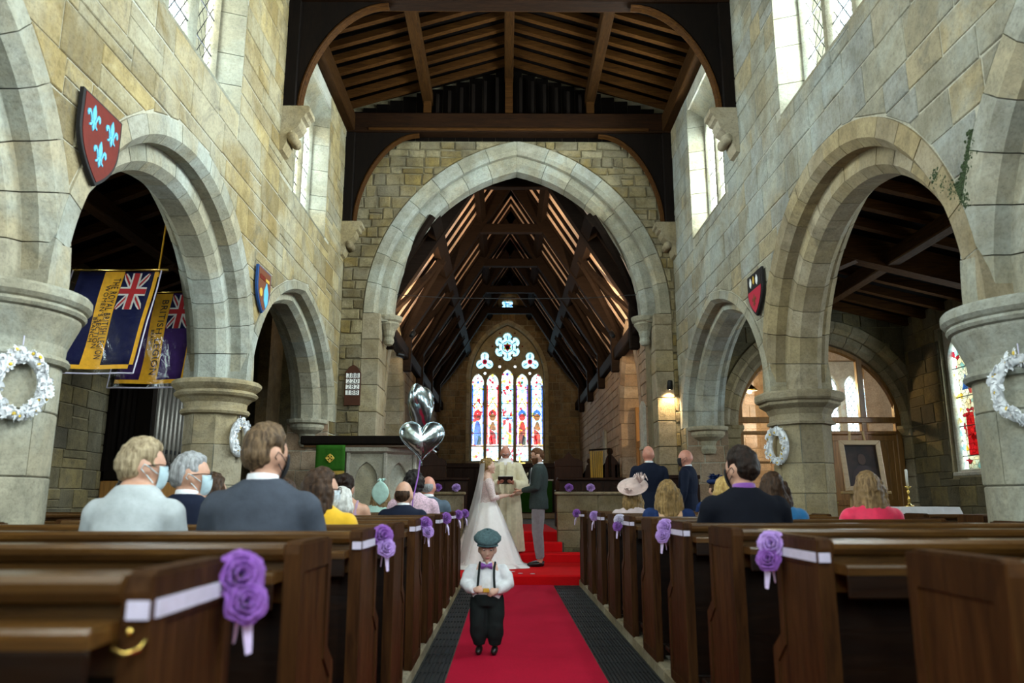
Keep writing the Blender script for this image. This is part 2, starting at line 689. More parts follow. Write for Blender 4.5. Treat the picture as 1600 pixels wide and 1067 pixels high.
def clear_glass():
    k = NT('leaded_glass')
    v = k.coord('World', (1, 1, 1))
    sep = k.n('ShaderNodeSeparateXYZ')
    k.l(v, sep.inputs[0])
    y, z = sep.outputs[1], sep.outputs[2]
    yy = k.math('MULTIPLY', k.math('ADD', sep.outputs[0], y), 1.55)
    a = k.math('ADD', yy, z); b = k.math('SUBTRACT', yy, z)
    per = .21
    def line(q):
        f = k.math('FRACT', k.math('DIVIDE', q, per))
        return k.math('LESS_THAN', k.math('ABSOLUTE', k.math('SUBTRACT', f, .5)), .055)
    ln = k.math('MAXIMUM', line(a), line(b))
    tr = k.n('ShaderNodeBsdfTransparent'); tr.inputs[0].default_value = (.92, .97, .96, 1)
    gl = k.n('ShaderNodeBsdfGlossy'); gl.inputs['Roughness'].default_value = .08
    df = k.n('ShaderNodeBsdfDiffuse'); df.inputs[0].default_value = (.03, .03, .03, 1)
    m1 = k.n('ShaderNodeMixShader'); m1.inputs[0].default_value = .06
    k.l(tr.outputs[0], m1.inputs[1]); k.l(gl.outputs[0], m1.inputs[2])
    m2 = k.n('ShaderNodeMixShader')
    k.l(ln, m2.inputs[0]); k.l(m1.outputs[0], m2.inputs[1]); k.l(df.outputs[0], m2.inputs[2])
    k.l(m2.outputs[0], k.out.inputs[0])


clear_glass()


def stained(name, c, pattern=0):
    """coloured glass seen against the daylight; pattern 1 adds small quarry ornament, 2 small mixed jewels"""
    k = NT(name)
    tr = k.n('ShaderNodeBsdfTransparent')
    gl = k.n('ShaderNodeBsdfGlossy'); gl.inputs['Roughness'].default_value = .2
    v = k.coord('World', (1, 1, 1))
    if pattern == 0:
        f = k.noise(v, 9, 3, .6)
        col = k.ramp(f, [(.3, [x * .6 for x in c]), (.7, [min(1, x * 1.25) for x in c])])
    else:
        vo = k.n('ShaderNodeTexVoronoi'); vo.inputs['Scale'].default_value = 13 if pattern == 1 else 17
        k.l(v, vo.inputs['Vector'])
        sp = k.n('ShaderNodeSeparateColor'); k.l(vo.outputs['Color'], sp.inputs[0])
        if pattern == 1:
            col = k.ramp(sp.outputs[0], [(0, (.85, .95, 1)), (.42, (.70, .92, .98)), (.58, (.25, .62, .85)), (.66, (.90, .95, .85)), (.80, (.75, .55, .08)), (.86, (.85, .95, .95)), (.93, (.35, .02, .05))], 'CONSTANT')
        else:
            col = k.ramp(sp.outputs[0], [(0, (.30, .62, .95)), (.5, (.62, .86, 1)), (.75, (.10, .30, .80)), (.9, (.85, .95, 1))], 'CONSTANT')
        vd = k.n('ShaderNodeTexVoronoi', feature='DISTANCE_TO_EDGE'); vd.inputs['Scale'].default_value = vo.inputs['Scale'].default_value
        k.l(v, vd.inputs['Vector'])
        e = k.ramp(vd.outputs['Distance'], [(.0, (.04, .04, .05)), (.07, (1, 1, 1))])
        col = k.mix(1.0, col, e, 'MULTIPLY')
    k.l(col, tr.inputs[0])
    m1 = k.n('ShaderNodeMixShader'); m1.inputs[0].default_value = .04
    k.l(tr.outputs[0], m1.inputs[1]); k.l(gl.outputs[0], m1.inputs[2])
    k.l(m1.outputs[0], k.out.inputs[0])


stained('glass_pattern', (1, 1, 1), 1)
stained('glass_blue_pattern', (1, 1, 1), 2)
stained('glass_white', (.85, .95, 1))
stained('glass_pale_blue', (.35, .68, .95))
stained('glass_blue', (.03, .13, .55))
stained('glass_red', (.60, .01, .02))
stained('glass_amber', (.80, .42, .02))
stained('glass_green', (.05, .30, .12))
stained('glass_purple', (.30, .05, .35))
stained('glass_flesh', (.85, .70, .55))
stained('glass_brown', (.32, .10, .02))
k_ = NT('window_glass')
_tr = k_.n('ShaderNodeBsdfTransparent'); _gl = k_.n('ShaderNodeBsdfGlossy'); _gl.inputs['Roughness'].default_value = .03
_m = k_.n('ShaderNodeMixShader'); _m.inputs[0].default_value = .12
k_.l(_tr.outputs[0], _m.inputs[1]); k_.l(_gl.outputs[0], _m.inputs[2]); k_.l(_m.outputs[0], k_.out.inputs[0])
k_ = NT('plastic_film')
_tr = k_.n('ShaderNodeBsdfTransparent'); _gl = k_.n('ShaderNodeBsdfGlossy'); _gl.inputs['Roughness'].default_value = .08
_m = k_.n('ShaderNodeMixShader'); _m.inputs[0].default_value = .055
_v = k_.coord('Object'); _f = k_.noise(_v, 5, 3, .5, 1.0)
_b = k_.n('ShaderNodeBump'); _b.inputs['Strength'].default_value = .5; _b.inputs['Distance'].default_value = .04
k_.l(_f, _b.inputs['Height']); k_.l(_b.outputs[0], _gl.inputs['Normal'])
k_.l(_tr.outputs[0], _m.inputs[1]); k_.l(_gl.outputs[0], _m.inputs[2]); k_.l(_m.outputs[0], k_.out.inputs[0])
# ------------------------------------------------------------------ the building
def arch_wall(name, fn, u0, u1, base, top, openings, windows, depth, mat, du=.09):
    """solid wall with arched openings and rectangular windows; base(u) -> lowest z; fn(u,v,n), body from n=0 back to -depth"""
    us = {round(u0, 4), round(u1, 4)}
    for A, g in openings:
        n = 26
        for i in range(n + 1):
            us.add(round(min(max(A.mid - (A.h + g) * math.cos(PI * i / n), u0), u1), 4))
    for w in windows:
        us.add(round(w[0], 4)); us.add(round(w[1], 4))
    us = sorted(us)
    mb = MB()

    def lo(u, side):
        z = None
        for A, g in openings:
            if abs(u + side * 1e-3 - A.mid) < A.h + g:
                z = A.z(min(max(u, A.mid - A.h - g), A.mid + A.h + g), g)
        return base if z is None else z
    for a, b in zip(us[:-1], us[1:]):
        la, lb = lo(a, 1), lo(b, -1)
        segs = [(la, lb, top)]
        for w in windows:
            if a >= w[0] - 1e-4 and b <= w[1] + 1e-4:
                segs = [(la, lb, w[2]), (w[3], w[3], top)]
        for za, zb, zt in segs:
            v = [fn(a, za, 0), fn(b, zb, 0), fn(b, zt, 0), fn(a, zt, 0), fn(a, za, -depth), fn(b, zb, -depth), fn(b, zt, -depth), fn(a, zt, -depth)]
            mb.add(v, [(0, 1, 2, 3), (5, 4, 7, 6), (4, 5, 1, 0), (3, 2, 6, 7), (4, 0, 3, 7), (1, 5, 6, 2)])
    return tag(mb.build(name, mat), kind='structure')


fnL = lambda u, v, n: (XL + n, u, v)
fnR = lambda u, v, n: (XR - n, u, v)
SPR = 2.34
PIL = [1.0, 4.75, 8.5]
PIR = [0.9, 4.67, 8.6]
RSL, RSR = 12.5, 12.6     # east responds


def bays(P, rs, spr):
    out = []
    for i in range(2):
        a, b = P[i] + .33, P[i + 1] - .33
        out.append(Arch((a + b) / 2, (b - a) / 2, .001, spr))
    a, b = P[2] + .33, rs - .08
    out.append(Arch((a + b) / 2, (b - a) / 2, .5, spr, .65))
    a, b = P[0] - 3.7, P[0] - .33
    out.append(Arch((a + b) / 2, (b - a) / 2, .05, spr))
    return out


SPL, SPRR = 2.36, 2.26
BL, BR = bays(PIL, RSL, SPL), bays(PIR, RSR, SPRR)
W1, W2 = .22, .23             # inner and outer order widths

for side, fn, B, nm in ((-1, fnL, BL, 'wall_left'), (1, fnR, BR, 'wall_right')):
    wins = [(a, b, SILL, HEAD) for a, b in CLERE] + [(-2.6, -.6, SILL, HEAD)]
    fb = lambda u, v, n, fn=fn: fn(u, v, n - .002)
    SPR = SPL if side < 0 else SPRR
    w = arch_wall(nm, fb, YW, YA + .3, SPR, EAVE + .1, [(A, W1 + W2 - .03) for A in B], wins, WT - .024, 'mortar')
    wall = w
    if side < 0: WALL_L = w
    else: WALL_R = w
    # respond: the arcade wall comes down to the floor at its east end
    rs = RSL if side < 0 else RSR
    mb = MB()
    p0, p1 = fb(rs, 0, 0), fb(YA + .3, 0, -(WT - .024))
    mb.box(min(p0[0], p1[0]), max(p0[0], p1[0]), rs, YA + .3, 0, SPR)
    mb.build('respond', 'mortar', w)
    rects = [(a - .02, b + .02, SILL - .02, HEAD + .3) for a, b in CLERE]
    arches = [(A, W1 + W2 + .005) for A in B]
    near = lambda u, v, s=side: 0 if u > 3.6 else 10 + (3.6 - u)
    lay_stones(w, fn, (2.2, YA, SPR - .0, EAVE - .35), (.22, .38), (.32, .82), 11 + side, arches, rects,
               'stone' if side < 0 else 'stone_grey', near=near)
    lay_stones(w, fn, (rs + .01, YA, .0, SPR), (.22, .34), (.35, .6), 31 + side, (), (), 'stone_rubble')
    fw = lambda u, v, n, rs=rs: (u, rs - n, v)
    x0, x1 = sorted((XL - WT, XL)) if side < 0 else (XR, XR + WT)
    lay_stones(w, fw, (x0, x1, 0, SPR), (.22, .34), (.28, .45), 41 + side, (), (), 'stone_pink')
    # arcade arches: two chamfered orders of separate voussoirs
    for i, A in enumerate(B[:3]):
        cnt = 9 if i < 2 else 8
        am = 'ashlar' if side < 0 else ('ashlar_warm' if i == 1 else 'ashlar')
        arch_ring(w, fn, A, W1, -WT / 2 - .17, -WT / 2 + .17, .075, cnt, am, seed=i)
        arch_ring(w, fn, A, W2, -WT + .0, .012, .07, cnt, am, grow=W1, seed=i + 9)
    # corbel capitals of the east responds
    cx = XL - WT / 2 if side < 0 else XR + WT / 2
    mb = MB().lathe([(.02, -.42), (.10, -.40), (.13, -.33), (.11, -.27), (.14, -.2), (.24, -.14), (.27, -.10), (.27, -.05), (.32, -.03), (.33, .0), (.33, .03)],
                    (cx, rs - .02, SPR - .03), 16)
    mb.build('corbel_capital', 'ashlar', w, smooth=False)


def clere_window(idx, side, y0, y1):
    """splayed opening, stone mullions, leaded lights set well forward in the wall"""
    fn = fnL if side < 0 else fnR
    root = MB()
    d, sp = .30, .13
    z0, z1 = SILL, HEAD
    root.add([fn(y0, z0, .01), fn(y1, z0, .01), fn(y1, z0 + .16, -d), fn(y0, z0 + .16, -d), fn(y0, z0 - .02, .0), fn(y1, z0 - .02, .0), fn(y1, z0 - .02, -d), fn(y0, z0 - .02, -d)],
             [(0, 1, 2, 3), (4, 7, 6, 5), (0, 4, 5, 1), (1, 5, 6, 2), (2, 6, 7, 3), (3, 7, 4, 0)])
    w = tag(root.build('window_%d' % idx, 'jamb'), kind='structure')
    n = 6
    rng = random.Random(idx)
    for e, (yy, s) in enumerate(((y0, 1), (y1, -1))):
        zc = [z0 + (z1 - z0) * (i + (rng.uniform(-.2, .2) if 0 < i < n else 0)) / n for i in range(n + 1)]
        for a, b in zip(zc[:-1], zc[1:]):
            a += .004; b -= .004
            jb = MB()
            P = [(yy, .0), (yy + s * .02, .012), (yy + s * sp, -d + .02), (yy, -d + .02)]
            v = [fn(p[0], a, p[1]) for p in P] + [fn(p[0], b, p[1]) for p in P]
            jb.add(v, [(0, 1, 2, 3), (4, 5, 6, 7), (0, 1, 5, 4), (1, 2, 6, 5), (2, 3, 7, 6), (3, 0, 4, 7)])
            jb.build('jamb_stone', 'jamb', w)
    lb = MB()
    v = []
    for yy in (y0, y1):
        v += [fn(yy, z1 + .03, .0), fn(yy, z1 - .22, -d + .04), fn(yy, z1 + .1, -d + .04)]
    lb.add(v, [(0, 1, 4, 3), (1, 2, 5, 4), (0, 3, 5, 2), (0, 2, 1), (3, 4, 5)])
    lb.build('lintel', 'jamb', w)
    yi0, yi1 = y0 + sp - .03, y1 - sp + .03
    nl = 3
    lw = (yi1 - yi0) / nl
    fr = [[(yi0, z0 + .05), (yi1, z0 + .05), (yi1, z1 + .05), (yi0, z1 + .05)]]
    lights = []
    for i in range(nl):
        m = yi0 + lw * (i + .5)
        A = Arch(m, lw / 2 - .075, .14, z1 - .66)
        lights.append(A.outline(z0 + .15, n=6))
    fn2 = lambda u, v, q: fn(u, v, -d + q)
    plate('mullion_frame', fr + lights, fn2, .14, 'jamb', w, bevel=.035)
    for L in lights:
        g = MB()
        g.add([fn(u, z, -d) for u, z in L], [tuple(range(len(L)))])
        g.build('glass', 'leaded_glass', w)
        for q in range(1, 4):
            zz = z0 + .15 + q * .42
            us = [p[0] for p in L]
            MB().tube([fn(min(us), zz, -d + .02), fn(max(us), zz, -d + .02)], .008, 5).build('saddle_bar', 'lead', w)


def plate(name, loops, fn, thick, mat, parent=None, bevel=0.0):
    """flat plate with holes: first loop outer, others holes; fn(u,v,n) with n in -thick/2..thick/2"""
    cu = bpy.data.curves.new('tmp', 'CURVE')
    cu.dimensions = '2D'
    cu.fill_mode = 'BOTH'
    cu.extrude = max(.001, thick / 2 - bevel)
    cu.bevel_depth = bevel
    cu.bevel_resolution = 0
    cu.offset = -bevel
    for L in loops:
        sp = cu.splines.new('POLY')
        sp.points.add(len(L) - 1)
        for i, p in enumerate(L):
            sp.points[i].co = (p[0], p[1], 0, 1)
        sp.use_cyclic_u = True
    ob = bpy.data.objects.new('tmp', cu)
    me = bake(ob)
    bpy.data.curves.remove(cu)
    for v in me.vertices:
        v.co = Vector(fn(v.co.x, v.co.y, v.co.z))
    me.materials.clear()
    me.materials.append(M(mat))
    me.name = name
    return link(name, me, parent)


wi = 1
for a, b in CLERE:
    clere_window(wi, -1, a, b); wi += 1
    clere_window(wi, 1, a, b); wi += 1

# ---- pillars
def pillar(x, y, style, label, top=2.36, r=.30, wl=1, mat='ashlar', seed=1):
    t = thing('pillar', label, 'pillar', (x, y, 0))
    rng = random.Random(seed)
    if style == 'round':
        zs = [.42]
        while zs[-1] < top - .62:
            zs.append(zs[-1] + rng.uniform(.33, .5))
        zs[-1] = top - .44
        for a, b in zip(zs[:-1], zs[1:]):
            off = rng.uniform(0, 2)
            for k in range(4):
                q0, q1 = off + k * PI / 2 + .008, off + (k + 1) * PI / 2 - .008
                o = rng.uniform(-.003, .004)
                m = MB()
                rings = []
                for z, rr in ((a + .003, r + o - .006), (a + .01, r + o), (b - .01, r + o), (b - .003, r + o - .006)):
                    rings.append([((rr) * math.cos(q0 + (q1 - q0) * j / 8), rr * math.sin(q0 + (q1 - q0) * j / 8), z) for j in range(9)] + [(0, 0, z)])
                m.loft(rings)
                m.build('stone_block', mat, t)
        MB().lathe([(r - .015, .42), (r - .015, top - .44)], seg=24).build('core', 'mortar', t)
        MB().lathe([(r + .16, 0), (r + .16, .25), (r + .10, .30), (r + .07, .36), (r + .02, .42)], seg=24).build('base', mat, t, smooth=False)
        prof = [(r, -.46), (r + .03, -.455), (r + .045, -.43), (r + .03, -.405), (r + .01, -.40), (r + .015, -.33), (r + .05, -.24), (r + .075, -.18), (r + .08, -.165), (r + .08, -.15), (r + .10, -.14), (r + .112, -.12), (r + .10, -.10), (r + .115, -.09), (r + .135, -.065), (r + .135, -.02), (r + .12, 0), (.1, .002)]
        MB().lathe([(q, z + top) for q, z in prof], seg=32).build('capital', mat, t, smooth=False)
    else:
        zs = [.42]
        while zs[-1] < top - .62:
            zs.append(zs[-1] + rng.uniform(.3, .46))
        zs[-1] = top - .36
        ro = r / math.cos(PI / 8)
        for ci, (a, b) in enumerate(zip(zs[:-1], zs[1:])):
            st = ci % 2
            for k in range(4):
                i0 = 2 * k + st
                o = rng.uniform(-.004, .006)
                pts = []
                for i in range(3):
                    an = (i0 + i) * PI / 4 + PI / 8
                    pts.append(((ro + o) * math.cos(an), (ro + o) * math.sin(an)))
                # keep a joint at the two ends
                for e, f in ((0, 1), (2, 1)):
                    dx, dy = pts[f][0] - pts[e][0], pts[f][1] - pts[e][1]
                    L = math.hypot(dx, dy)
                    pts[e] = (pts[e][0] + dx / L * .006, pts[e][1] + dy / L * .006)
                poly = pts + [(0, 0)]
                m = MB()
                rings = []
                for z, sc in ((a + .003, .985), (a + .012, 1), (b - .012, 1), (b - .003, .985)):
                    rings.append([(p[0] * sc, p[1] * sc, z) for p in poly])
                m.loft(rings)
                m.build('stone_block', mat, t)
        MB().lathe([(ro - .02, .42), (ro - .02, top - .36)], seg=8, a0=PI / 8, a1=PI / 8 + 2 * PI).build('core', 'mortar', t)
        MB().lathe([(ro + .15, 0), (ro + .15, .25), (ro + .08, .32), (ro + .05, .38), (ro + .01, .42)], seg=8, a0=PI / 8, a1=PI / 8 + 2 * PI).build('base', mat, t)
        if style == 'oct':
            prof = [(ro, -.37), (ro + .045, -.36), (ro + .05, -.335), (ro + .02, -.31), (ro + .015, -.25), (ro + .05, -.19), (ro + .11, -.15), (ro + .12, -.14), (ro + .12, -.115), (ro + .15, -.10), (ro + .165, -.08), (ro + .165, -.02), (ro + .15, 0), (.1, .002)]
        else:
            prof = [(ro, -.37), (ro + .04, -.36), (ro + .055, -.335), (ro + .04, -.31), (ro + .015, -.30), (ro + .02, -.24), (ro + .07, -.19), (ro + .11, -.17), (ro + .13, -.145), (ro + .11, -.12), (ro + .09, -.11), (ro + .13, -.08), (ro + .16, -.05), (ro + .16, -.02), (ro + .14, 0), (.1, .002)]
        seg, a0 = (8, PI / 8) if style == 'oct' else (24, 0)
        MB().lathe([(q, z + top) for q, z in prof], seg=seg, a0=a0, a1=a0 + 2 * PI).build('capital', mat, t)
    return t


cxl, cxr = XL - WT / 2, XR + WT / 2
pillar(cxl, PIL[1], 'round', 'thick round stone pillar at the left edge with a wide moulded capital', top=SPL, r=.385, mat='ashlar', seed=3)
pillar(cxl, PIL[2], 'octround', 'slimmer weathered stone pillar on the left beyond the hanging flags', top=SPL, r=.29, mat='ashlar_warm', seed=5)
pillar(cxr, PIR[1], 'round', 'stone pillar at the right edge beside the tall stained window', top=SPRR, r=.375, mat='ashlar', seed=7)
pillar(cxr, PIR[2], 'oct', 'octagonal stone pillar on the right in front of the oak screen', top=SPRR, r=.29, mat='ashlar_warm', seed=9)

# ---- chancel arch wall
CA = Arch(.20, 2.20, .62, 4.28)
fnA = lambda u, v, n: (u, YA - n, v)
fbA = lambda u, v, n: fnA(u, v, n - .012)
WA = arch_wall('wall_arch', fbA, XL - .3, XR + .3, 0, EAVE + 1.0, [(CA, .47)], [], .8, 'mortar_dark')
lay_stones(WA, fnA, (XL, XR, 0, EAVE - .5), (.13, .26), (.16, .46), 77, [(CA, .48)], [], 'stone_rubble', joint=.011, proud=(.008, .032), rough=1.2, split=.2)
# the jambs go straight down below the springing: fill inside of the opening outline
arch_ring(WA, fnA, CA, .24, -.6, -.14, .10, 8, 'ashlar', seed=2)
arch_ring(WA, fnA, CA, .23, -.8, .02, .06, 8, 'ashlar', grow=.24, seed=4)
for sg in (-1, 1):
    rng = random.Random(5 + sg)
    x_in = CA.mid + sg * CA.h
    z = 0.0
    while z < CA.sp - .02:
        h = min(rng.uniform(.30, .5), CA.sp - z)
        if CA.sp - z - h < .15: h = CA.sp - z
        m = MB()
        a, b = sorted((x_in + sg * .18, x_in + sg * .49))
        m.box(a, b, YA - .02, YA + .8, z + .003, z + h - .003, .012)
        m.build('jamb_stone', 'ashlar_warm', WA)
        z += h
    # respond shaft corbel under the inner order
    cx = x_in + sg * .07
    MB().lathe([(.02, -.52), (.07, -.50), (.10, -.44), (.08, -.37), (.10, -.33), (.11, -.26), (.16, -.18), (.19, -.14), (.18, -.11), (.22, -.08), (.235, -.03), (.235, 0), (.1, .0)], (cx, YA + .32, CA.sp), 14).build('corbel_capital', 'ashlar', WA)
    MB().box(min(cx, x_in + sg * .3), max(cx, x_in + sg * .3), YA + .12, YA + .55, CA.sp - .12, CA.sp, .01).build('impost', 'ashlar', WA)

# ---- nave roof
ceil = MB()
XC = (XL + XR) / 2
HW = (XR - XL) / 2
RIDGE = EAVE + .82
for sg, xe in ((-1, XL - .3), (1, XR + .3)):
    ze = EAVE + .10 - .3 * .26
    v = [(XC, YW - .3, RIDGE + .14), (XC, YA + .5, RIDGE + .14), (xe, YA + .5, ze + .05), (xe, YW - .3, ze + .05)]
    v += [(p[0], p[1], p[2] + .08) for p in v]
    ceil.add(v, [(0, 1, 2, 3), (7, 6, 5, 4), (0, 3, 7, 4), (3, 2, 6, 7), (2, 1, 5, 6), (1, 0, 4, 5)])
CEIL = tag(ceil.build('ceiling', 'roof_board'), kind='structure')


def roof_z(x):
    return RIDGE + .14 - abs(x - XC) / HW * (RIDGE + .09 - EAVE)


y = 4.0
while y < YA - .05:
    for sg, xe in ((-1, XL), (1, XR)):
        m = MB()
        x0, x1 = XC + sg * .06, xe
        za, zb = roof_z(x0), roof_z(x1)
        v = []
        for yy in (y - .045, y + .045):
            v += [(x0, yy, za), (x1, yy, zb), (x1, yy, zb - .11), (x0, yy, za - .11)]
        m.add(v, [(0, 1, 2, 3), (7, 6, 5, 4), (0, 3, 7, 4), (3, 2, 6, 7), (2, 1, 5, 6), (1, 0, 4, 5)])
        m.build('rafter', 'roof_wood', CEIL)
    y += .36
MB().box(XC - .08, XC + .08, YW, YA, RIDGE - .16, RIDGE + .06, .015).build('ridge_beam', 'roof_wood_y', CEIL)
for sg in (-1, 1):
    x = XC + sg * 1.48
    z = roof_z(x) - .11
    MB().box(x - .09, x + .09, YW, YA, z - .2, z, .015).build('purlin', 'roof_wood_y', CEIL)
    xe = XL if sg < 0 else XR
    MB().box(min(xe, xe - sg * .16), max(xe, xe - sg * .16), YW, YA, EAVE - .42, EAVE - .1, .015).build('wall_plate', 'roof_wood_y', CEIL)


def truss(yc, corbel_z):
    zb, zt = 7.56, 7.93
    MB().box(XL - .1, XR + .1, yc - .13, yc + .13, zb, zt, .02).build('tie_beam', 'tie_wood', CEIL)
    MB().box(XL + .4, XR - .4, yc - .16, yc + .16, zb + .015, zb + .07, .015).build('moulding', 'roof_wood', CEIL)
    for x in (XC - 1.48, XC, XC + 1.48):
        zz = RIDGE - .1 if x == XC else roof_z(x) - .3
        MB().box(x - .07, x + .07, yc - .07, yc + .07, zt, zz, .01).build('strut', 'roof_wood', CEIL)
    for k in range(13):
        x = XC - 1.3 + k * .2167
        if abs(x - XC) < .1: continue
        MB().box(x - .03, x + .03, yc - .03, yc + .03, zt, roof_z(x) - .2, .008).build('baluster', 'black_wood', CEIL)
    for sg, xe in ((-1, XL), (1, XR)):
        fn = lambda u, v, n, sg=sg, xe=xe: (xe - sg * u, yc + n, v)
        MB().box(min(xe, xe - sg * .17), max(xe, xe - sg * .17), yc - .12, yc + .12, corbel_z, zb, .015).build('wall_post', 'black_wood', CEIL)
        # arched brace with solid spandrel
        n = 14
        cur = []
        for i in range(n + 1):
            a = PI / 2 * i / n
            u = .17 + 1.12 * (1 - math.cos(a)) ** .92
            v = corbel_z + .05 + (zb - corbel_z - .05) * math.sin(a) ** 1.05
            cur.append((u, v))
        poly = cur + [(.17, zb)]
        m = MB()
        # triangulated as a fan from the corner, safe for this outline
        k = len(cur)
        vs = [fn(.12, zb, -.07)] + [fn(u, v, -.07) for u, v in cur] + [fn(.12, zb, .07)] + [fn(u, v, .07) for u, v in cur]
        fs = []
        for i in range(1, k):
            fs.append((0, i, i + 1)); fs.append((k + 1, k + 1 + i + 1, k + 1 + i))
            fs.append((i, k + 1 + i, k + 2 + i, i + 1))
        m.add(vs, fs).build('spandrel', 'black_wood', CEIL)
        MB().tube([fn(u + .01, v - .01, 0) for u, v in cur], .06, 6).build('arch_brace', 'roof_wood', CEIL)
        MB().tube([fn(u + .02, v - .03, -.07) for u, v in cur], .018, 5).build('brace_moulding', 'roof_wood', CEIL)
        # stone corbel with carved scroll
        m = MB()
        prof = [(0, -.62), (.05, -.60), (.09, -.50), (.10, -.42), (.15, -.34), (.23, -.28), (.26, -.22), (.26, -.17), (.30, -.15), (.32, -.10), (.36, -.08), (.36, -.02), (.34, 0), (0, 0)]
        m.prism(prof, lambda u, v, n: fn(u, v + corbel_z, n), -.14, .14)
        m.build('corbel', 'ashlar_warm', CEIL)
        m = MB().lathe([(.0, -.17), (.05, -.165), (.075, -.08), (.06, 0), (.075, .08), (.05, .165), (0, .17)], seg=10)
        m.v = [fn(.15 + p[0], corbel_z - .42 + p[1], p[2]) for p in m.v]
        m.build('scroll', 'ashlar_warm', CEIL, smooth=True)


# boarded gable over the chancel arch
for i in range(24):
    x0 = XL + (XR - XL) * i / 24; x1 = XL + (XR - XL) * (i + 1) / 24
    MB().box(x0 + .003, x1 - .003, YA - .045, YA - .02, 7.5, roof_z((x0 + x1) / 2) - .02).build('gable_board', 'roof_board', CEIL)
truss(9.15, 6.02)
truss(YA - .16, 5.86)
truss(5.2, 6.02)

# ---- floor
fl = MB().box(AXL - .5, AXR + .5, YW - .3, YA + .8, -.15, 0)
FLOOR = tag(fl.build('floor', 'flagstone'), kind='structure')
rng = random.Random(4)
# chancel floor and steps, all carpeted in red along the middle
st = MB()
st.box(-2.8, 2.9, 10.42, 12.5, 0, .12)
st.box(-1.25, 1.25, 12.46, 12.9, 0, .26)
st.box(-.72, .95, 12.85, 13.3, 0, .41)
st.box(-2.3, 2.55, 13.25, YE, -.1, .56)
tag(st.build('floor_chancel', 'flagstone'), kind='structure')


def carpet_step(x0, x1, y0, y1, ztop, zbot, lab, mat='carpet_bright'):
    prof = [(y0 - .012, zbot), (y0 - .012, ztop - .01), (y0 + .01, ztop + .012), (y1, ztop + .012), (y1, ztop + .001), (y0 - .001, ztop + .001), (y0 - .001, zbot)]
    m = MB().prism(prof, lambda u, v, n: (n, u, v), x0, x1)
    tag(m.build('stair_carpet', mat), lab, 'carpet')


carpet_step(-1.35, 1.30, 10.42, 12.44, .12, .0, 'wide red carpet on the lowest chancel step under the couple')
carpet_step(-1.0, 1.22, 12.46, 12.83, .26, .134, 'red carpet covering the second chancel step behind the groom')
carpet_step(-.70, .92, 12.85, 13.23, .41, .274, 'red carpet on the narrow third step between the low walls')
carpet_step(-.66, .90, 13.25, 17.8, .56, .424, 'red carpet on the top chancel step leading to the altar')

# aisle runner, iron gratings, stone kerbs
m = MB().prism([(-.36, .0), (.62, .0), (.62, .009), (-.36, .009)], lambda u, v, n: (u, n, v), YW + .2, 10.40)
tag(m.build('aisle_runner', 'carpet'), 'long crimson carpet runner down the centre aisle', 'carpet')
for x0, x1, lab in ((-.56, -.37, 'narrow black iron floor grating left of the runner'), (.63, .95, 'wide black iron floor grating right of the runner')):
    t = thing('floor_grating', lab, 'grating', ((x0 + x1) / 2, 4, 0))
    w = x1 - x0
    MB().box(-w / 2, w / 2, -6, 6.3, .0, .004).build('tray', 'black', t)
    fr = MB()
    n = int(w / .024)
    for i in range(n):
        x = -w / 2 + .012 + i * (w - .024) / (n - 1)
        fr.box(x - .005, x + .005, -6, 6.3, .004, .016)
    for j in range(42):
        yy = -6 + j * .3
        fr.box(-w / 2, w / 2, yy - .008, yy + .008, .004, .014)
    tag(fr.build('bars', 'iron', t), kind='stuff')
for x0, x1 in ((-.66, -.56), (.95, 1.05)):
    rng = random.Random(int(x0 * 100))
    yy = .2
    while yy < 10.2:
        L = rng.uniform(.55, .95)
        MB().box(x0, x1, yy + .004, min(yy + L, 10.3) - .004, 0, .085 + rng.uniform(0, .01), .012).build('kerb_stone', 'ashlar_warm', FLOOR)
        yy += L

# ---- aisles
def box_struct(name, b, mat, holes=None):
    return tag(MB().box(*b).build(name, mat), kind='structure')


# left aisle
fAL = lambda u, v, n: (AXL + n, u, v)
AWL = [(6.4, 7.6, 1.7, 3.3), (2.0, 3.2, 1.7, 3.3)]
WAL = arch_wall('wall_aisle_left', lambda u, v, n: fAL(u, v, n - .012), YW, 15.2, 0, 4.6, [], AWL, .7, 'mortar_dark')
lay_stones(WAL, fAL, (3.4, 14.5, 0, 4.2), (.22, .34), (.3, .62), 201, [], [(a - .02, b + .02, c - .02, d + .02) for a, b, c, d in AWL], 'stone_shaded', near=lambda u, v: abs(u - 10.5))
# right aisle
fAR = lambda u, v, n: (AXR - n, u, v)
AWR = [(10.5, 11.95, 1.45, 3.75), (6.7, 8.1, 1.45, 3.75), (2.8, 4.0, 1.45, 3.75)]
WAR = arch_wall('wall_aisle_right', lambda u, v, n: fAR(u, v, n - .012), YW, YA + .3, 0, 4.6, [], AWR, .7, 'mortar_dark')
lay_stones(WAR, fAR, (6.5, YA, 0, 4.2), (.2, .32), (.28, .6), 202, [], [(a - .02, b + .02, c - .02, d + .02) for a, b, c, d in AWR], 'stone_shaded')
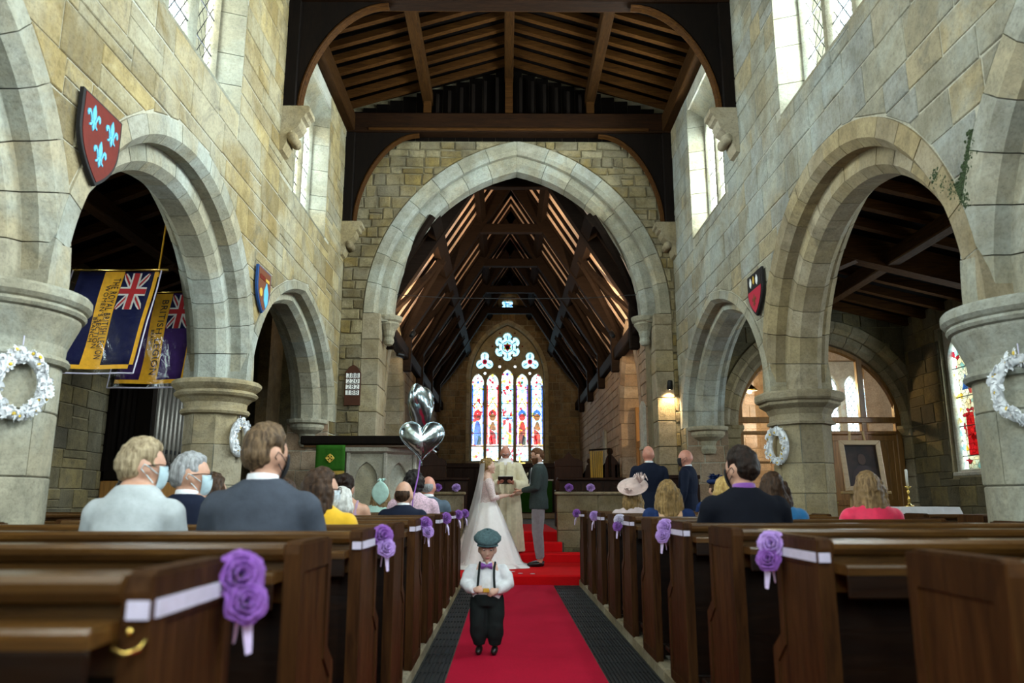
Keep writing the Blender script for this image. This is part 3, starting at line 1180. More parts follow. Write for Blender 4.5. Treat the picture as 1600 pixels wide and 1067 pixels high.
# sloping aisle roofs with rafters
def aisle_roof(nm, xi, xo, y0, y1):
    zi, zo = 4.95, 4.15
    v = [(xi, y0, zi), (xi, y1, zi), (xo, y1, zo), (xo, y0, zo)]
    v += [(p[0], p[1], p[2] + .1) for p in v]
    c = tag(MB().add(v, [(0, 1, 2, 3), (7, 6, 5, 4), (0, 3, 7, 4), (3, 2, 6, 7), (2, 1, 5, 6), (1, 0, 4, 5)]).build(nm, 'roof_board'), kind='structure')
    y = y0 + .3
    while y < y1:
        vv = []
        for yy in (y - .05, y + .05):
            vv += [(xi, yy, zi), (xo, yy, zo), (xo, yy, zo - .13), (xi, yy, zi - .13)]
        MB().add(vv, [(0, 1, 2, 3), (7, 6, 5, 4), (0, 3, 7, 4), (3, 2, 6, 7), (2, 1, 5, 6), (1, 0, 4, 5)]).build('rafter', 'roof_wood', c)
        y += .55
    xm = (xi + xo) / 2
    MB().box(xm - .09, xm + .09, y0, y1, (zi + zo) / 2 - .33, (zi + zo) / 2 - .13, .015).build('purlin', 'roof_wood_y', c)
    for yc in (PIL[1] + .3, PIL[2] + 1.6):
        sg = 1 if xo > xi else -1
        pts = [(xi + sg * .12, yc, 3.2), (xi + sg * .25, yc, 3.7), (xi + sg * .65, yc, 4.15), (xi + sg * 1.3, yc, 4.42)]
        MB().tube(pts, [.08, .09, .09, .08], 6).build('brace', 'roof_wood', c)
        vv = []
        for yy in (yc - .1, yc + .1):
            vv += [(xi, yy, zi - .13), (xo, yy, zo - .13), (xo, yy, zo - .36), (xi, yy, zi - .36)]
        MB().add(vv, [(0, 1, 2, 3), (7, 6, 5, 4), (0, 3, 7, 4), (3, 2, 6, 7), (2, 1, 5, 6), (1, 0, 4, 5)]).build('principal', 'roof_wood', c)
    return c


aisle_roof('ceiling_aisle_left', XL - WT, AXL, YW, 15.2)
aisle_roof('ceiling_aisle_right', XR + WT, AXR, YW, YA + .3)
box_struct('wall_aisle_end', (AXL - .7, XL - WT, 14.6, 15.2, 0, 5.0), 'stone_shaded')
# west end (behind the viewer)
arch_wall('wall_west', lambda u, v, n: (u, YW + n, v), AXL - .7, AXR + .7, 0, EAVE + .9, [], [(-1.45, 1.55, 2.4, 6.8)], .5, 'stone')
WW = tag(MB().add([(-1.45, YW - .4, 2.4), (1.55, YW - .4, 2.4), (1.55, YW - .4, 6.8), (-1.45, YW - .4, 6.8)], [(0, 1, 2, 3)]).build('window_20', 'leaded_glass'), kind='structure')

# right aisle east end: arch closed by the oak screen
SA = Arch(5.42, 1.42, .05, 2.34)
fS = lambda u, v, n: (u, YA - n, v)
WSE = arch_wall('wall_screen', lambda u, v, n: fS(u, v, n - .012), XR + WT - .02, AXR + .1, 0, 5.0, [(SA, .36)], [], .6, 'mortar_dark')
lay_stones(WSE, fS, (XR + WT, AXR, 0, 4.5), (.18, .3), (.24, .5), 203, [(SA, .37)], [], 'stone_shaded', joint=.009)
arch_ring(WSE, fS, SA, .18, -.45, -.1, .07, 9, 'ashlar_warm', seed=5)
arch_ring(WSE, fS, SA, .18, -.6, .02, .06, 9, 'ashlar_warm', grow=.18, seed=6)
for sg in (-1, 1):
    x_in = SA.mid + sg * SA.h
    z = 0
    rng = random.Random(8 + sg)
    while z < SA.sp - .01:
        h = min(rng.uniform(.3, .45), SA.sp - z)
        a, b = sorted((x_in + sg * .02, x_in + sg * .38))
        MB().box(a, b, YA + .0, YA + .6, z + .003, z + h - .003, .015).build('jamb_stone', 'ashlar_warm', WSE)
        z += h
    MB().lathe([(.12, -.16), (.16, -.1), (.2, -.05), (.2, 0)], (x_in + sg * .1, YA + .18, SA.sp), 10).build('impost', 'ashlar_warm', WSE)
# chapel behind the screen
chw = [(7.35, 8.35, 2.5, 4.3)]
WCE = arch_wall('wall_chapel_east', lambda u, v, n: (u, 17.6 - n, v), 3.1, 10.2, 0, 5.2, [], chw, .5, 'stone_pink')
lay_stones(WCE, lambda u, v, n: (u, 17.6 - n, v), (3.2, 7.3, .2, 4.8), (.2, .3), (.3, .6), 205, [], [], 'stone_pink')
box_struct('wall_chapel_south', (9.6, 10.2, YA + .6, 18, 0, 5.2), 'ashlar_pale')
box_struct('ceiling_chapel', (3.1, 10.2, YA + .6, 18, 5.0, 5.2), 'roof_board')
box_struct('floor_chapel', (3.1, 10.2, YA + .6, 18, -.1, .0), 'flagstone')
fCh = lambda u, v, n: (u, 17.8 - n, v)
hs = [Arch(7.35 + .27 + i * .46, .15, .15, 3.7).outline(2.6, n=5) for i in range(2)]
WCH = tag(MB().box(7.35, 8.35, 17.58, 18.0, 2.44, 2.5, .01).build('window_16', 'ashlar_pale'), kind='structure')
plate('mullion_frame', [[(7.35, 2.5), (8.35, 2.5), (8.35, 4.3), (7.35, 4.3)]] + hs, fCh, .16, 'ashlar_pale', WCH, .02)
for h_ in hs:
    MB().add([fCh(u, v, 0) for u, v in h_], [tuple(range(len(h_)))]).build('glass', 'leaded_glass', WCH)
# ---- chancel shell
CXL, CXR = -2.30, 2.55
CZ = 4.40
fCR = lambda u, v, n: (CXR - n, u, v)
fCL = lambda u, v, n: (CXL + n, u, v)
CRA = Arch(15.75, 1.15, .75, 2.75)
CLA = Arch(15.9, 1.2, .7, 2.75)
WCR = arch_wall('wall_chancel_right', lambda u, v, n: fCR(u, v, n - .012), YA + .4, YE, .4, CZ + .1, [(CRA, .30)], [], .6, 'mortar_dark')
lay_stones(WCR, fCR, (YA + .8, YE, .4, CZ - .1), (.17, .26), (.3, .62), 301, [(CRA, .31)], [], 'stone_pink')
arch_ring(WCR, fCR, CRA, .32, -.6, .015, .08, 8, 'stone_pink', seed=3)
WCL = arch_wall('wall_chancel_left', lambda u, v, n: fCL(u, v, n - .012), YA + .4, YE, .4, CZ + .1, [(CLA, .30)], [], .6, 'mortar_dark')
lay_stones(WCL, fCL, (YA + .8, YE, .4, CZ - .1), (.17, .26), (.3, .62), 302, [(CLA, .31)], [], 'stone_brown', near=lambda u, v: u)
arch_ring(WCL, fCL, CLA, .32, -.6, .015, .08, 8, 'ashlar_warm', seed=3)
for A, fn, w, mt in ((CRA, fCR, WCR, 'stone_pink'), (CLA, fCL, WCL, 'ashlar_warm')):
    for sg in (-1, 1):
        z = .5
        while z < A.sp - .01:
            h = min(.38, A.sp - z)
            a, b = sorted((A.mid + sg * A.h, A.mid + sg * (A.h + .31)))
            MB().prism([(a, z + .003), (b, z + .003), (b, z + h - .003), (a, z + h - .003)], fn, -.6, .012, .01).build('jamb_stone', mt, w)
            z += h
# rooms seen behind those arches
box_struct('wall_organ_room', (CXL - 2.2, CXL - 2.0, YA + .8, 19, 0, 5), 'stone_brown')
# east wall with its five-light window
EXC = .06
EW = Arch(EXC, 1.29, .62, 5.24, 1.091)
EW0 = Arch(EXC, 1.29, .62, 5.05)
fE = lambda u, v, n: (u, YE - n, v)
WE = arch_wall('wall_east', lambda u, v, n: fE(u, v, n - .012), CXL - .3, CXR + .3, 0, 9.3, [(EW, .0)], [(-.2, .32, 7.72, 8.22)], .7, 'mortar_dark')
# below the window the wall goes on: sill wall
MB().box(EXC - 1.29, EXC + 1.29, YE + .012, YE + .7, 0, 2.40).build('sill_wall', 'mortar_dark', WE)
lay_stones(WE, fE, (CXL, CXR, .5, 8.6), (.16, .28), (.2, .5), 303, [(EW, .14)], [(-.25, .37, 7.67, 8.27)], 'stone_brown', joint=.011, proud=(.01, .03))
arch_ring(WE, fE, EW, .14, -.2, .07, .05, 9, 'ashlar_warm', name='hood_stone', seed=8)
for sg in (-1, 1):
    a, b = sorted((EW.mid + sg * EW.h, EW.mid + sg * (EW.h + .14)))
    for i in range(6):
        z = 2.4 + i * .4733
        MB().box(a, b, YE - .05, YE + .3, z + .003, z + .4703, .02).build('jamb_stone', 'ashlar_warm', WE)
WIN_E = tag(MB().box(EXC - 1.40, EXC + 1.40, YE - .06, YE + .7, 2.28, 2.40, .02).build('window_7', 'ashlar_warm'), kind='structure')


def circ(cx, cz, r, n=14, a0=0.0):
    return [(cx + r * math.cos(a0 + 2 * PI * i / n), cz + r * math.sin(a0 + 2 * PI * i / n)) for i in range(n)]


def foil(cx, cz, rc, rl, k, a0):
    """outline of a k-lobed opening"""
    out = []
    for j in range(k):
        a = a0 + 2 * PI * j / k
        half = PI * .68 if k == 3 else PI * .56
        for i in range(9):
            b = a - half + 2 * half * i / 8
            out.append((cx + rc * math.cos(a) + rl * math.cos(b), cz + rc * math.sin(a) + rl * math.sin(b)))
    return out


LW = 2.58 / 5
lights = []
for i in range(5):
    m = EXC - 1.29 + LW * (i + .5)
    A = Arch(m, LW / 2 - .055, .10, 4.98 + (.14 if i == 2 else 0))
    o = A.outline(2.44, n=5)
    lights.append((m, o))
rose = foil(EXC, 6.15, .30, .17, 6, PI / 2)
tre = [foil(EXC - .80, 5.66, .17, .15, 3, PI / 2), foil(EXC + .80, 5.66, .17, .15, 3, PI / 2)]
smalls = [circ(EXC + dx, dz, .055, 6) for dx, dz in ((-.27, 5.5), (.27, 5.5), (-.79, 5.28), (.79, 5.28))]
fW = lambda u, v, n: (u, YE + .25 - n, v if v < 2.97 else 2.97 + (v - 2.97) * 1.091)
fG = lambda u, v, n: (u, YE + .25 - n, v + .1)
plate('tracery', [EW0.outline(2.40, n=12)] + [o for m, o in lights] + [rose] + tre + smalls, fW, .2, 'ashlar_warm', WIN_E, bevel=.025)


def glass(poly, mat, off=0.0, parent=WIN_E, name='glass', fn=fW):
    g = MB()
    g.add([fn(u, v, off) for u, v in poly], [tuple(range(len(poly)))])
    return g.build(name, mat, parent)


def lead_line(pts, r=.009, off=.012, parent=WIN_E, fn=fW):
    MB().tube([fn(u, v, off) for u, v in pts], r, 4).build('lead_line', 'lead', parent)


LC = [('glass_blue', 'glass_pale_blue', 'glass_red', 'glass_green'), ('glass_red', 'glass_amber', 'glass_brown', 'glass_red'), ('glass_white', 'glass_red', 'glass_amber', 'glass_blue'),
      ('glass_amber', 'glass_purple', 'glass_red', 'glass_blue'), ('glass_red', 'glass_white', 'glass_brown', 'glass_red')]
rng = random.Random(42)
for i, (m, o) in enumerate(lights):
    hw = LW / 2 - .055
    glass(o, 'glass_pattern')
    c = LC[i]
    bz = 2.95 if i != 2 else 3.0
    # border strips
    for sg in (-1, 1):
        e = m + sg * hw
        glass([(e, 3.0), (e - sg * .04, 3.0), (e - sg * .04, 4.9), (e, 4.9)], ['glass_blue', 'glass_red', 'glass_pale_blue', 'glass_purple', 'glass_blue'][i], .004)
    # standing figure: pedestal, robe, mantle, arms, head, nimbus, canopy
    glass([(m - hw, 2.93), (m + hw, 2.93), (m + hw, 2.97), (m - hw, 2.97)], 'glass_brown', .006)
    if i != 2:
        rb = [(m - .11, 2.98), (m + .12, 2.98), (m + .13, 3.3), (m + .10, 3.62), (m + .04, 3.74), (m - .05, 3.74), (m - .11, 3.6), (m - .13, 3.3)]
        glass(rb, 'glass_white' if i in (1, 4) else c[0], .005)
        s = 1 if i in (0, 3) else -1
        glass([(m - s * .13, 3.0), (m + s * .02, 3.02), (m + s * .10, 3.3), (m + s * .12, 3.5), (m - s * .02, 3.42), (m - s * .12, 3.3)], c[0] if i in (1, 4) else c[1], .009)
        glass([(m - s * .02, 2.99), (m + s * .11, 2.99), (m + s * .14, 3.22), (m + s * .03, 3.3)], c[3], .009)
        glass([(m - .12, 3.5), (m - .02, 3.72), (m + .05, 3.72), (m + .13, 3.48), (m + .05, 3.42), (m - .03, 3.46)], c[2] if i else 'glass_pale_blue', .010)
        glass(circ(m, 3.86, .115, 12), c[2], .006)
        glass(circ(m, 3.83, .066, 10), 'glass_flesh', .011)
        glass([(m - .15, 3.95), (m - .11, 4.05), (m, 4.12), (m + .11, 4.05), (m + .15, 3.95), (m + .11, 3.9), (m, 3.99), (m - .11, 3.9)], 'glass_red' if i in (0, 1) else 'glass_blue', .008)
    else:
        glass([(m - .17, 3.80), (m + .17, 3.80), (m + .17, 3.86), (m - .17, 3.86)], 'glass_blue', .007)
        glass([(m - .14, 3.0), (m + .0, 3.0), (m + .02, 3.5), (m - .06, 3.6), (m - .13, 3.4)], 'glass_white', .007)
        glass([(m + .02, 3.0), (m + .15, 3.0), (m + .15, 3.3), (m + .04, 3.36)], 'glass_amber', .007)
        glass([(m + .03, 3.38), (m + .15, 3.36), (m + .14, 3.65), (m + .05, 3.72)], 'glass_red', .007)
        glass([(m - .15, 3.55), (m - .05, 3.66), (m - .04, 3.78), (m - .15, 3.78)], 'glass_red', .007)
        for hx, hz in ((-.07, 3.68), (.08, 3.74), (-.02, 3.42)):
            glass(circ(m + hx, hz, .045, 8), 'glass_flesh', .011)
        glass([(m - .07, 3.88), (m + .07, 3.88), (m + .09, 4.4), (m + .02, 4.62), (m - .03, 4.62), (m - .09, 4.35)], 'glass_white', .007)
        glass([(m - .16, 3.9), (m - .08, 3.9), (m - .10, 4.02), (m - .16, 4.06)], 'glass_red', .007)
        glass([(m + .16, 3.9), (m + .08, 3.9), (m + .10, 4.02), (m + .16, 4.06)], 'glass_red', .007)
        glass(circ(m, 4.82, .07, 10), 'glass_red', .007)
        glass(circ(m, 4.82, .035, 8), 'glass_amber', .010)
        glass(circ(m - .12, 4.72, .04, 8), 'glass_red', .007)
        glass(circ(m + .12, 4.72, .04, 8), 'glass_red', .007)
    # canopy pinnacles in yellow stain
    if i != 2:
        for sg in (-1, 1):
            glass([(m + sg * .16, 4.14), (m + sg * .02, 4.36), (m + sg * .02, 4.42), (m + sg * .16, 4.22)], 'glass_amber', .007)
        glass([(m - .05, 4.40), (m + .05, 4.40), (m, 4.52)], 'glass_amber', .007)
        glass(circ(m, 4.98, .045, 8), ['glass_blue', 'glass_red', 'glass_red', 'glass_green', 'glass_red'][i], .007)
        glass(circ(m, 5.12, .03, 6), 'glass_red', .007)
    else:
        glass(circ(m, 5.25, .05, 8), 'glass_purple', .007)
    for zz in (2.93, 3.35, 3.9, 4.3, 4.75):
        lead_line([(m - hw, zz), (m + hw, zz)], .010)
glass(rose, 'glass_pale_blue')
glass(circ(EXC, 6.15, .20, 16), 'glass_white', .006)
for j in range(2):
    a = PI / 2 + j * PI
    glass([(EXC + .17 * math.cos(a + q * 2 * PI / 3), 6.15 + .17 * math.sin(a + q * 2 * PI / 3)) for q in range(3)], 'glass_red' if j else 'glass_amber', .010 + .004 * j)
glass(circ(EXC, 6.14, .07, 8), 'glass_blue', .018)
for j in range(6):
    a = PI / 2 + j * PI / 3
    cx, cz = EXC + .31 * math.cos(a), 6.15 + .31 * math.sin(a)
    glass(circ(cx, cz, .10, 10), 'glass_white', .005)
    lead_line([(cx - .07 * math.cos(a), cz - .07 * math.sin(a)), (cx + .05 * math.cos(a), cz + .05 * math.sin(a))], .018)
    lead_line([(EXC + .20 * math.cos(a), 6.15 + .20 * math.sin(a)), (EXC + .20 * math.cos(a + PI / 3), 6.15 + .20 * math.sin(a + PI / 3))], .012)
    b = a + PI / 6
    glass(circ(EXC + .53 * math.cos(b), 6.15 + .50 * math.sin(b), .03, 6), 'glass_red', .13)
for s, T in zip((-1, 1), tre):
    cx, cz = EXC + s * .80, 5.66
    glass(T, 'glass_pale_blue')
    glass(circ(cx, cz, .09, 10), 'glass_red', .006)
    glass(circ(cx, cz, .045, 8), 'glass_green', .010)
    for j in range(3):
        a = PI / 2 + j * 2 * PI / 3
        glass(circ(cx + .2 * math.cos(a), cz + .2 * math.sin(a), .08, 8), 'glass_white', .005)
        lead_line([(cx + .10 * math.cos(a), cz + .10 * math.sin(a)), (cx + .26 * math.cos(a), cz + .26 * math.sin(a))], .014)
for q in smalls:
    glass(q, 'glass_white')
# little gable window
WIN_G = tag(MB().box(-.24, .36, YE - .03, YE + .3, 7.66, 7.72, .01).build('window_8', 'ashlar_warm'), kind='structure')
qf = foil(.06, 7.87, .12, .11, 4, PI / 4)
plate('tracery', [[(-.2, 7.62), (.32, 7.62), (.32, 8.12), (-.2, 8.12)], qf], fG, .12, 'ashlar_warm', WIN_G)
glass(qf, 'glass_blue_pattern', 0, WIN_G, fn=fG)
for dx in (-.05, .05):
    lead_line([(.06 + dx, 7.78), (.06 + dx, 7.96)], .014, .01, WIN_G, fn=fG)
glass(circ(.06, 7.87, .09, 8), 'glass_white', .005, WIN_G, fn=fG)

# ---- chancel roof
CXC = (CXL + CXR) / 2
CHW = (CXR - CXL) / 2
CRZ = 8.75
CHW += .36               # the rafters' feet run out over the wall tops
SL = (CRZ - CZ) / CHW
cr = MB()
for sg in (-1, 1):
    xe, ze = CXC + sg * (CHW + .35), CZ - .35 * SL
    v = [(CXC, YA + .3, CRZ), (CXC, YE + .3, CRZ), (xe, YE + .3, ze), (xe, YA + .3, ze)]
    nx, nz = sg * SL / math.hypot(1, SL) * .08, 1 / math.hypot(1, SL) * .08
    v += [(p[0] + nx, p[1], p[2] + nz) for p in v]
    cr.add(v, [(0, 1, 2, 3), (7, 6, 5, 4), (0, 3, 7, 4), (3, 2, 6, 7), (2, 1, 5, 6), (1, 0, 4, 5)])
CC = tag(cr.build('ceiling_chancel', 'plaster'), kind='structure')


def roof_member(sg, y0, y1, t0, t1, d0, d1, mat='chancel_rafter', name='rafter'):
    """bar lying along the slope from t0 to t1 (0 at the plate, 1 at the ridge), depth d0..d1 below the plaster"""
    L = math.hypot(1, SL)
    nx, nz = -sg * SL / L, -1 / L
    def P(t, d, y):
        return (CXC + sg * CHW * (1 - t) + nx * d, y, CZ + (CRZ - CZ) * t + nz * d)
    v = [P(t0, d0, y0), P(t1, d0, y0), P(t1, d1, y0), P(t0, d1, y0), P(t0, d0, y1), P(t1, d0, y1), P(t1, d1, y1), P(t0, d1, y1)]
    return MB().add(v, [(0, 1, 2, 3), (7, 6, 5, 4), (0, 3, 7, 4), (3, 2, 6, 7), (2, 1, 5, 6), (1, 0, 4, 5)]).build(name, mat, CC)


y = YA + .55
k = 0
while y < YE:
    for sg in (-1, 1):
        roof_member(sg, y - .05, y + .05, 0, 1, 0, .055)
    y += .52
    k += 1
for sg in (-1, 1):
    roof_member(sg, YA + .4, YE, .40, .45, .05, .24, name='purlin')
    roof_member(sg, YA + .4, YE, .70, .735, .05, .18, name='purlin')
    x = CXC + sg * (CHW - .41)
    MB().box(x - .10, x + .10, YA + .3, YE, CZ - .24, CZ + .02, .02).build('wall_plate', 'chancel_rafter', CC)
for yc in (14.3, 16.9, 19.5, 22.1, 24.7):
    MB().box(CXC - CHW * .36, CXC + CHW * .36, yc - .08, yc + .08, 7.15, 7.36, .01).build('collar', 'chancel_rafter', CC)
    for sg in (-1, 1):
        roof_member(sg, yc - .11, yc + .11, 0, 1, .0, .26, name='principal')
        # curved wind braces either side of the principal
        for e in (-1, 1):
            pts = []
            L = math.hypot(1, SL)
            for i in range(7):
                t = .05 + .37 * i / 6
                yy = yc + e * (1.15 * math.sin(PI / 2 * i / 6) ** .8)
                pts.append((CXC + sg * CHW * (1 - t) - sg * SL / L * .2, yy, CZ + (CRZ - CZ) * t - .2 / L))
            MB().tube(pts, .07, 5).build('wind_brace', 'chancel_rafter', CC)
        MB().box(CXC + sg * (CHW - .46) - .09, CXC + sg * (CHW - .46) + .09, yc - .09, yc + .09, CZ - .5, CZ + .5, .02).build('wall_post', 'chancel_rafter', CC)
# thin rod across the chancel arch
tag(MB().tube([(-1.98, YA + .4, 4.72), (-1.0, YA + .4, 4.66), (.2, YA + .4, 4.65), (1.4, YA + .4, 4.66), (2.37, YA + .4, 4.73)], .007, 5).build('cable', 'iron'),
    'thin grey cable stretched across the chancel arch', 'cable')
# ------------------------------------------------------------------ pews
PEW_W = .042
ENDP = [(0, .085), (0, .93), (.012, .955), (.03, .962), (.34, .962), (.365, .95), (.375, .92), (.375, .64), (.39, .61), (.425, .60), (.455, .575), (.465, .53), (.465, .085)]
ENDI = [(.05, .14), (.05, .88), (.33, .88), (.33, .60), (.42, .53), (.42, .14)]


def make_pew(x_aisle, x_far, style=0):
    """bench facing the altar, aisle end at x_aisle; local origin at the aisle end's near foot, on the floor"""
    sg = 1 if x_far > x_aisle else -1
    L = abs(x_far - x_aisle)
    t = thing('church_pew', 'pew', 'pew')
    for e, off in enumerate((0.0, L - PEW_W)):
        xa = sg * off
        fn = lambda u, v, n, xa=xa: (xa + sg * n, u, v)
        m = MB().prism(ENDP, fn, 0, PEW_W)
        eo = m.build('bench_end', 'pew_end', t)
        # raised frame round the sunk panel on the aisle face
        fr = MB()
        k = len(ENDI)
        out = [(.0, .09), (.0, .955), (.37, .955), (.37, .63), (.46, .57), (.46, .09)]
        for i in range(k):
            j = (i + 1) % k
            fr.prism([out[i], out[j], ENDI[j], ENDI[i]], lambda u, v, n, xa=xa: (xa - sg * n, u, v), 0.0, .006)
        fr.build('end_frame', 'pew_end', eo)
    x0, x1 = sorted((sg * PEW_W, sg * (L - PEW_W)))
    # back boards, one by one
    n = max(3, int((x1 - x0) / .24))
    for i in range(n):
        a = x0 + (x1 - x0) * i / n; b = x0 + (x1 - x0) * (i + 1) / n
        v = []
        for z, y in ((.16, .04), (.80, .055)):
            v += [(a + .003, y, z), (b - .003, y, z), (b - .003, y + .022, z), (a + .003, y + .022, z)]
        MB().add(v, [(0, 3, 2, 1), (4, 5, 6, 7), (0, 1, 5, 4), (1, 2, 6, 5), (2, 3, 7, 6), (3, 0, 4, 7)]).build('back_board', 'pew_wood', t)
    prof = [(.03, .80), (.03, .905), (.0, .915), (-.012, .93), (-.012, .945), (.0, .956), (.085, .956), (.095, .945), (.095, .93), (.08, .92), (.08, .80)]
    MB().prism(prof, lambda u, v, q: (q, u, v), x0, x1).build('top_rail', 'pew_wood_lit', t)
    prof = [(-.095, .86), (-.095, .882), (-.085, .888), (.035, .888), (.035, .86)]
    bl = MB().prism(prof, lambda u, v, q: (q, u, v), x0, x1).build('book_ledge', 'pew_wood_lit', t)
    MB().box(x0, x1, -.095, -.08, .795, .86, .004).build('ledge_lip', 'pew_wood', bl)
    MB().box(x0, x1, .03, .07, .12, .19, .004).build('bottom_rail', 'pew_wood', t)
    MB().box(x0, x1, .055, .44, .405, .44, .008).build('seat', 'pew_wood', t)
    MB().box(x0, x1, -.18, -.06, .17, .20, .005).build('kneeler_rail', 'pew_wood', t)
    return t


wl, wr = -.56, .95
LEFT_Y = [1.27 + .9 * i for i in range(10)]
RIGHT_Y = [1.50 + .9 * i for i in range(10)]
ORD = ['nearest', 'second', 'third', 'fourth', 'fifth', 'sixth', 'seventh', 'eighth', 'ninth', 'farthest']
pl = make_pew(wl, XL + .1)
pr = make_pew(wr, XR - .1)
PEWS_L, PEWS_R = [], []
for i in range(10):
    for base, x, ys, P, nm in ((pl, wl, LEFT_Y, PEWS_L, 'left'), (pr, wr, RIGHT_Y, PEWS_R, 'right')):
        o = base if i == 0 else copy_tree(base)
        o.location = (x, ys[i], 0)
        o.rotation_euler = (0, 0, 0)
        P.append(o)
        s = {0: 'cut off by the picture edge' if nm == 'right' else 'with a brass hook'}.get(i, '')
        o['label'] = ('%s dark wooden pew on the %s of the aisle %s' % (ORD[i], nm, s)).strip()
        o['group'] = 'pews in the nave'
# short pews standing in the side aisles
pa = make_pew(3.85, 5.2)
for k, (y, lab) in enumerate(((6.3, 'short pew in the right aisle behind the octagonal pillar, nearer one'), (7.2, 'short pew in the right aisle beside the white table'))):
    o = pa if k == 0 else copy_tree(pa)
    o.location = (3.85, y, 0); o['label'] = lab; o['group'] = 'pews in the side aisles'
for k, (y, lab) in enumerate(((7.5, 'pew in the left aisle just right of the thick round pillar'), (8.6, 'pew in the left aisle below the organ'))):
    o = copy_tree(pa)
    o.location = (-5.25, y, 0); o['label'] = lab; o['group'] = 'pews in the side aisles'
# brass umbrella hook on the nearest left pew
t = thing('brass_hook', 'curved brass hook on the rear edge of the nearest left pew', 'hook', (wl - .022, 1.262, .855))
MB().tube([(-.020, .0, .004), (-.018, -.014, -.006), (.004, -.020, -.012), (.022, -.014, -.006), (.024, .0, .006)], .004, 7).build('hook_arm', 'brass', t, smooth=True)
kn = MB().lathe([(0, 0), (.006, .001), (.007, .005), (.003, .008), (0, .009)], seg=10).build('knob', 'brass', t, smooth=True, loc=(.0, .002, .018))
kn.rotation_euler = (PI / 2, 0, 0)


# ------------------------------------------------------------------ paper roses on the pew ends
def fabric(name, c, rough=.8, noise=.12, scale=18, sheen=.2):
    k = NT(name)
    v = k.coord('Object')
    f = k.noise(v, scale, 4, .6)
    f2 = k.noise(v, 4, 3, .5, .5)
    c1 = k.ramp(f, [(.3, [x * (1 - noise) for x in c]), (.7, [min(1, x * (1 + noise)) for x in c])])
    k.col(c1)
    k.rough(rough)
    k.b.inputs['Sheen Weight'].default_value = sheen if max(c) > .2 else 0.0
    k.b.inputs['Specular IOR Level'].default_value = .25 if max(c) > .1 else .1
    k.bump(k.math('ADD', k.math('MULTIPLY', f2, 1.2), k.math('MULTIPLY', f, .3)), .45, .02)
    return k.m


fabric('rose_purple', (.24, .085, .38), .6)
fabric('rose_lilac', (.42, .26, .60), .6)
fabric('ribbon_lilac', (.60, .50, .74), .45)
fabric('ribbon_white', (.52, .49, .62), .5)


def rose_mesh(seed=1, r=.055):
    rng = random.Random(seed)
    mb = MB()
    for layer, (n, rr, tilt) in enumerate(((3, .35, 1.35), (4, .62, 1.0), (5, .85, .65), (6, 1.0, .3))):
        for i in range(n):
            a = 2 * PI * i / n + layer * .6 + rng.uniform(-.15, .15)
            pw = r * .75 * rr + r * .18
            g = []
            for v in range(4):
                row = []
                for u in range(5):
                    s = (u - 2) / 2
                    t = v / 3
                    wid = pw * math.sin(PI * (.25 + .62 * t)) * s
                    out = r * rr * (.25 + .75 * t * math.cos(tilt * .8)) - .15 * r * s * s
                    up = r * (t * math.sin(tilt) * .95 + .18 * s * s + .1 * math.sin(6 * s + a) * t) - r * .25
                    if t > .9: out += r * .12
                    x = out * math.cos(a) - wid * math.sin(a)
                    y = out * math.sin(a) + wid * math.cos(a)
                    row.append((x, y, up))
                g.append(row)
            b = len(mb.v)
            for row in g: mb.v.extend(row)
            for v in range(3):
                for u in range(4):
                    mb.face((b + v * 5 + u, b + v * 5 + u + 1, b + (v + 1) * 5 + u + 1, b + (v + 1) * 5 + u))
    return mb


def rose_part(parent, loc, r, mat, seed, tilt=(PI / 2, 0, 0)):
    o = rose_mesh(seed, r).build('rose', mat, parent, smooth=True)
    o.location = loc
    o.rotation_euler = tilt
    md = o.modifiers.new('thickness', 'SOLIDIFY'); md.thickness = .0015
    return o


def pew_flower(x, y, side, label, n=1, r=.055, mats=('rose_purple',), seed=1):
    """rose bunch at the front aisle corner of a pew end, its ribbon tied back along the end"""
    t = thing('pew_rose', label, 'flower', (x, y + .36, .93), 0, 'paper roses tied along the aisle')
    s = -1 if side == 'L' else 1        # the pew lies on this side
    for i in range(n):
        rose_part(t, (-s * (.032 + .02 * (i % 2)), -.04 - .015 * i, -.005 - i * .048), r * (1 - .15 * i), mats[i % len(mats)], seed + i, (rad(75), rad(15 * -s), rad(-s * 25)))
    m = MB()
    m.box(min(-s * .004, -s * .009), max(-s * .004, -s * .009), -.35, .0, -.04, -.012)
    m.box(min(-s * .004, s * .03), max(-s * .004, s * .03), -.372, -.366, -.04, -.012)
    m.build('ribbon', 'ribbon_white', t)
    m = MB()
    for k in range(2):
        pts = [(-s * .03, -.03, -.03), (-s * .035 - s * .02 * k, -.045, -.09), (-s * .03 - s * .03 * k, -.04, -.13 - .02 * k)]
        m.tube(pts, [.010, .014, .008], 4, .15)
    m.build('ribbon_tail', 'ribbon_lilac', t)
    return t


P, L_ = 'rose_purple', 'rose_lilac'
pew_flower(wl + .001, LEFT_Y[0], 'L', 'large purple rose bow on the nearest left pew', 2, .048, (P, P), 1)
pew_flower(wl + .001, LEFT_Y[2], 'L', 'purple and lilac rose pair on the third left pew', 2, .047, (P, L_), 5)
pew_flower(wl + .001, LEFT_Y[4], 'L', 'purple rose with a pale rose below it below the balloon ribbon', 2, .047, (P, L_), 9)
pew_flower(wl + .001, LEFT_Y[6], 'L', 'single purple rose on the seventh left pew', 1, .05, (P,), 13)
pew_flower(wl + .001, LEFT_Y[8], 'L', 'purple rose on the second left pew from the chancel step', 1, .052, (P,), 17)
pew_flower(wl + .03, LEFT_Y[9], 'L', 'purple rose on the left pew beside the bride', 1, .052, (P,), 19)
pew_flower(wr - .001, RIGHT_Y[1], 'R', 'lilac rose with a long ribbon on the second right pew', 2, .047, (L_, P), 21)
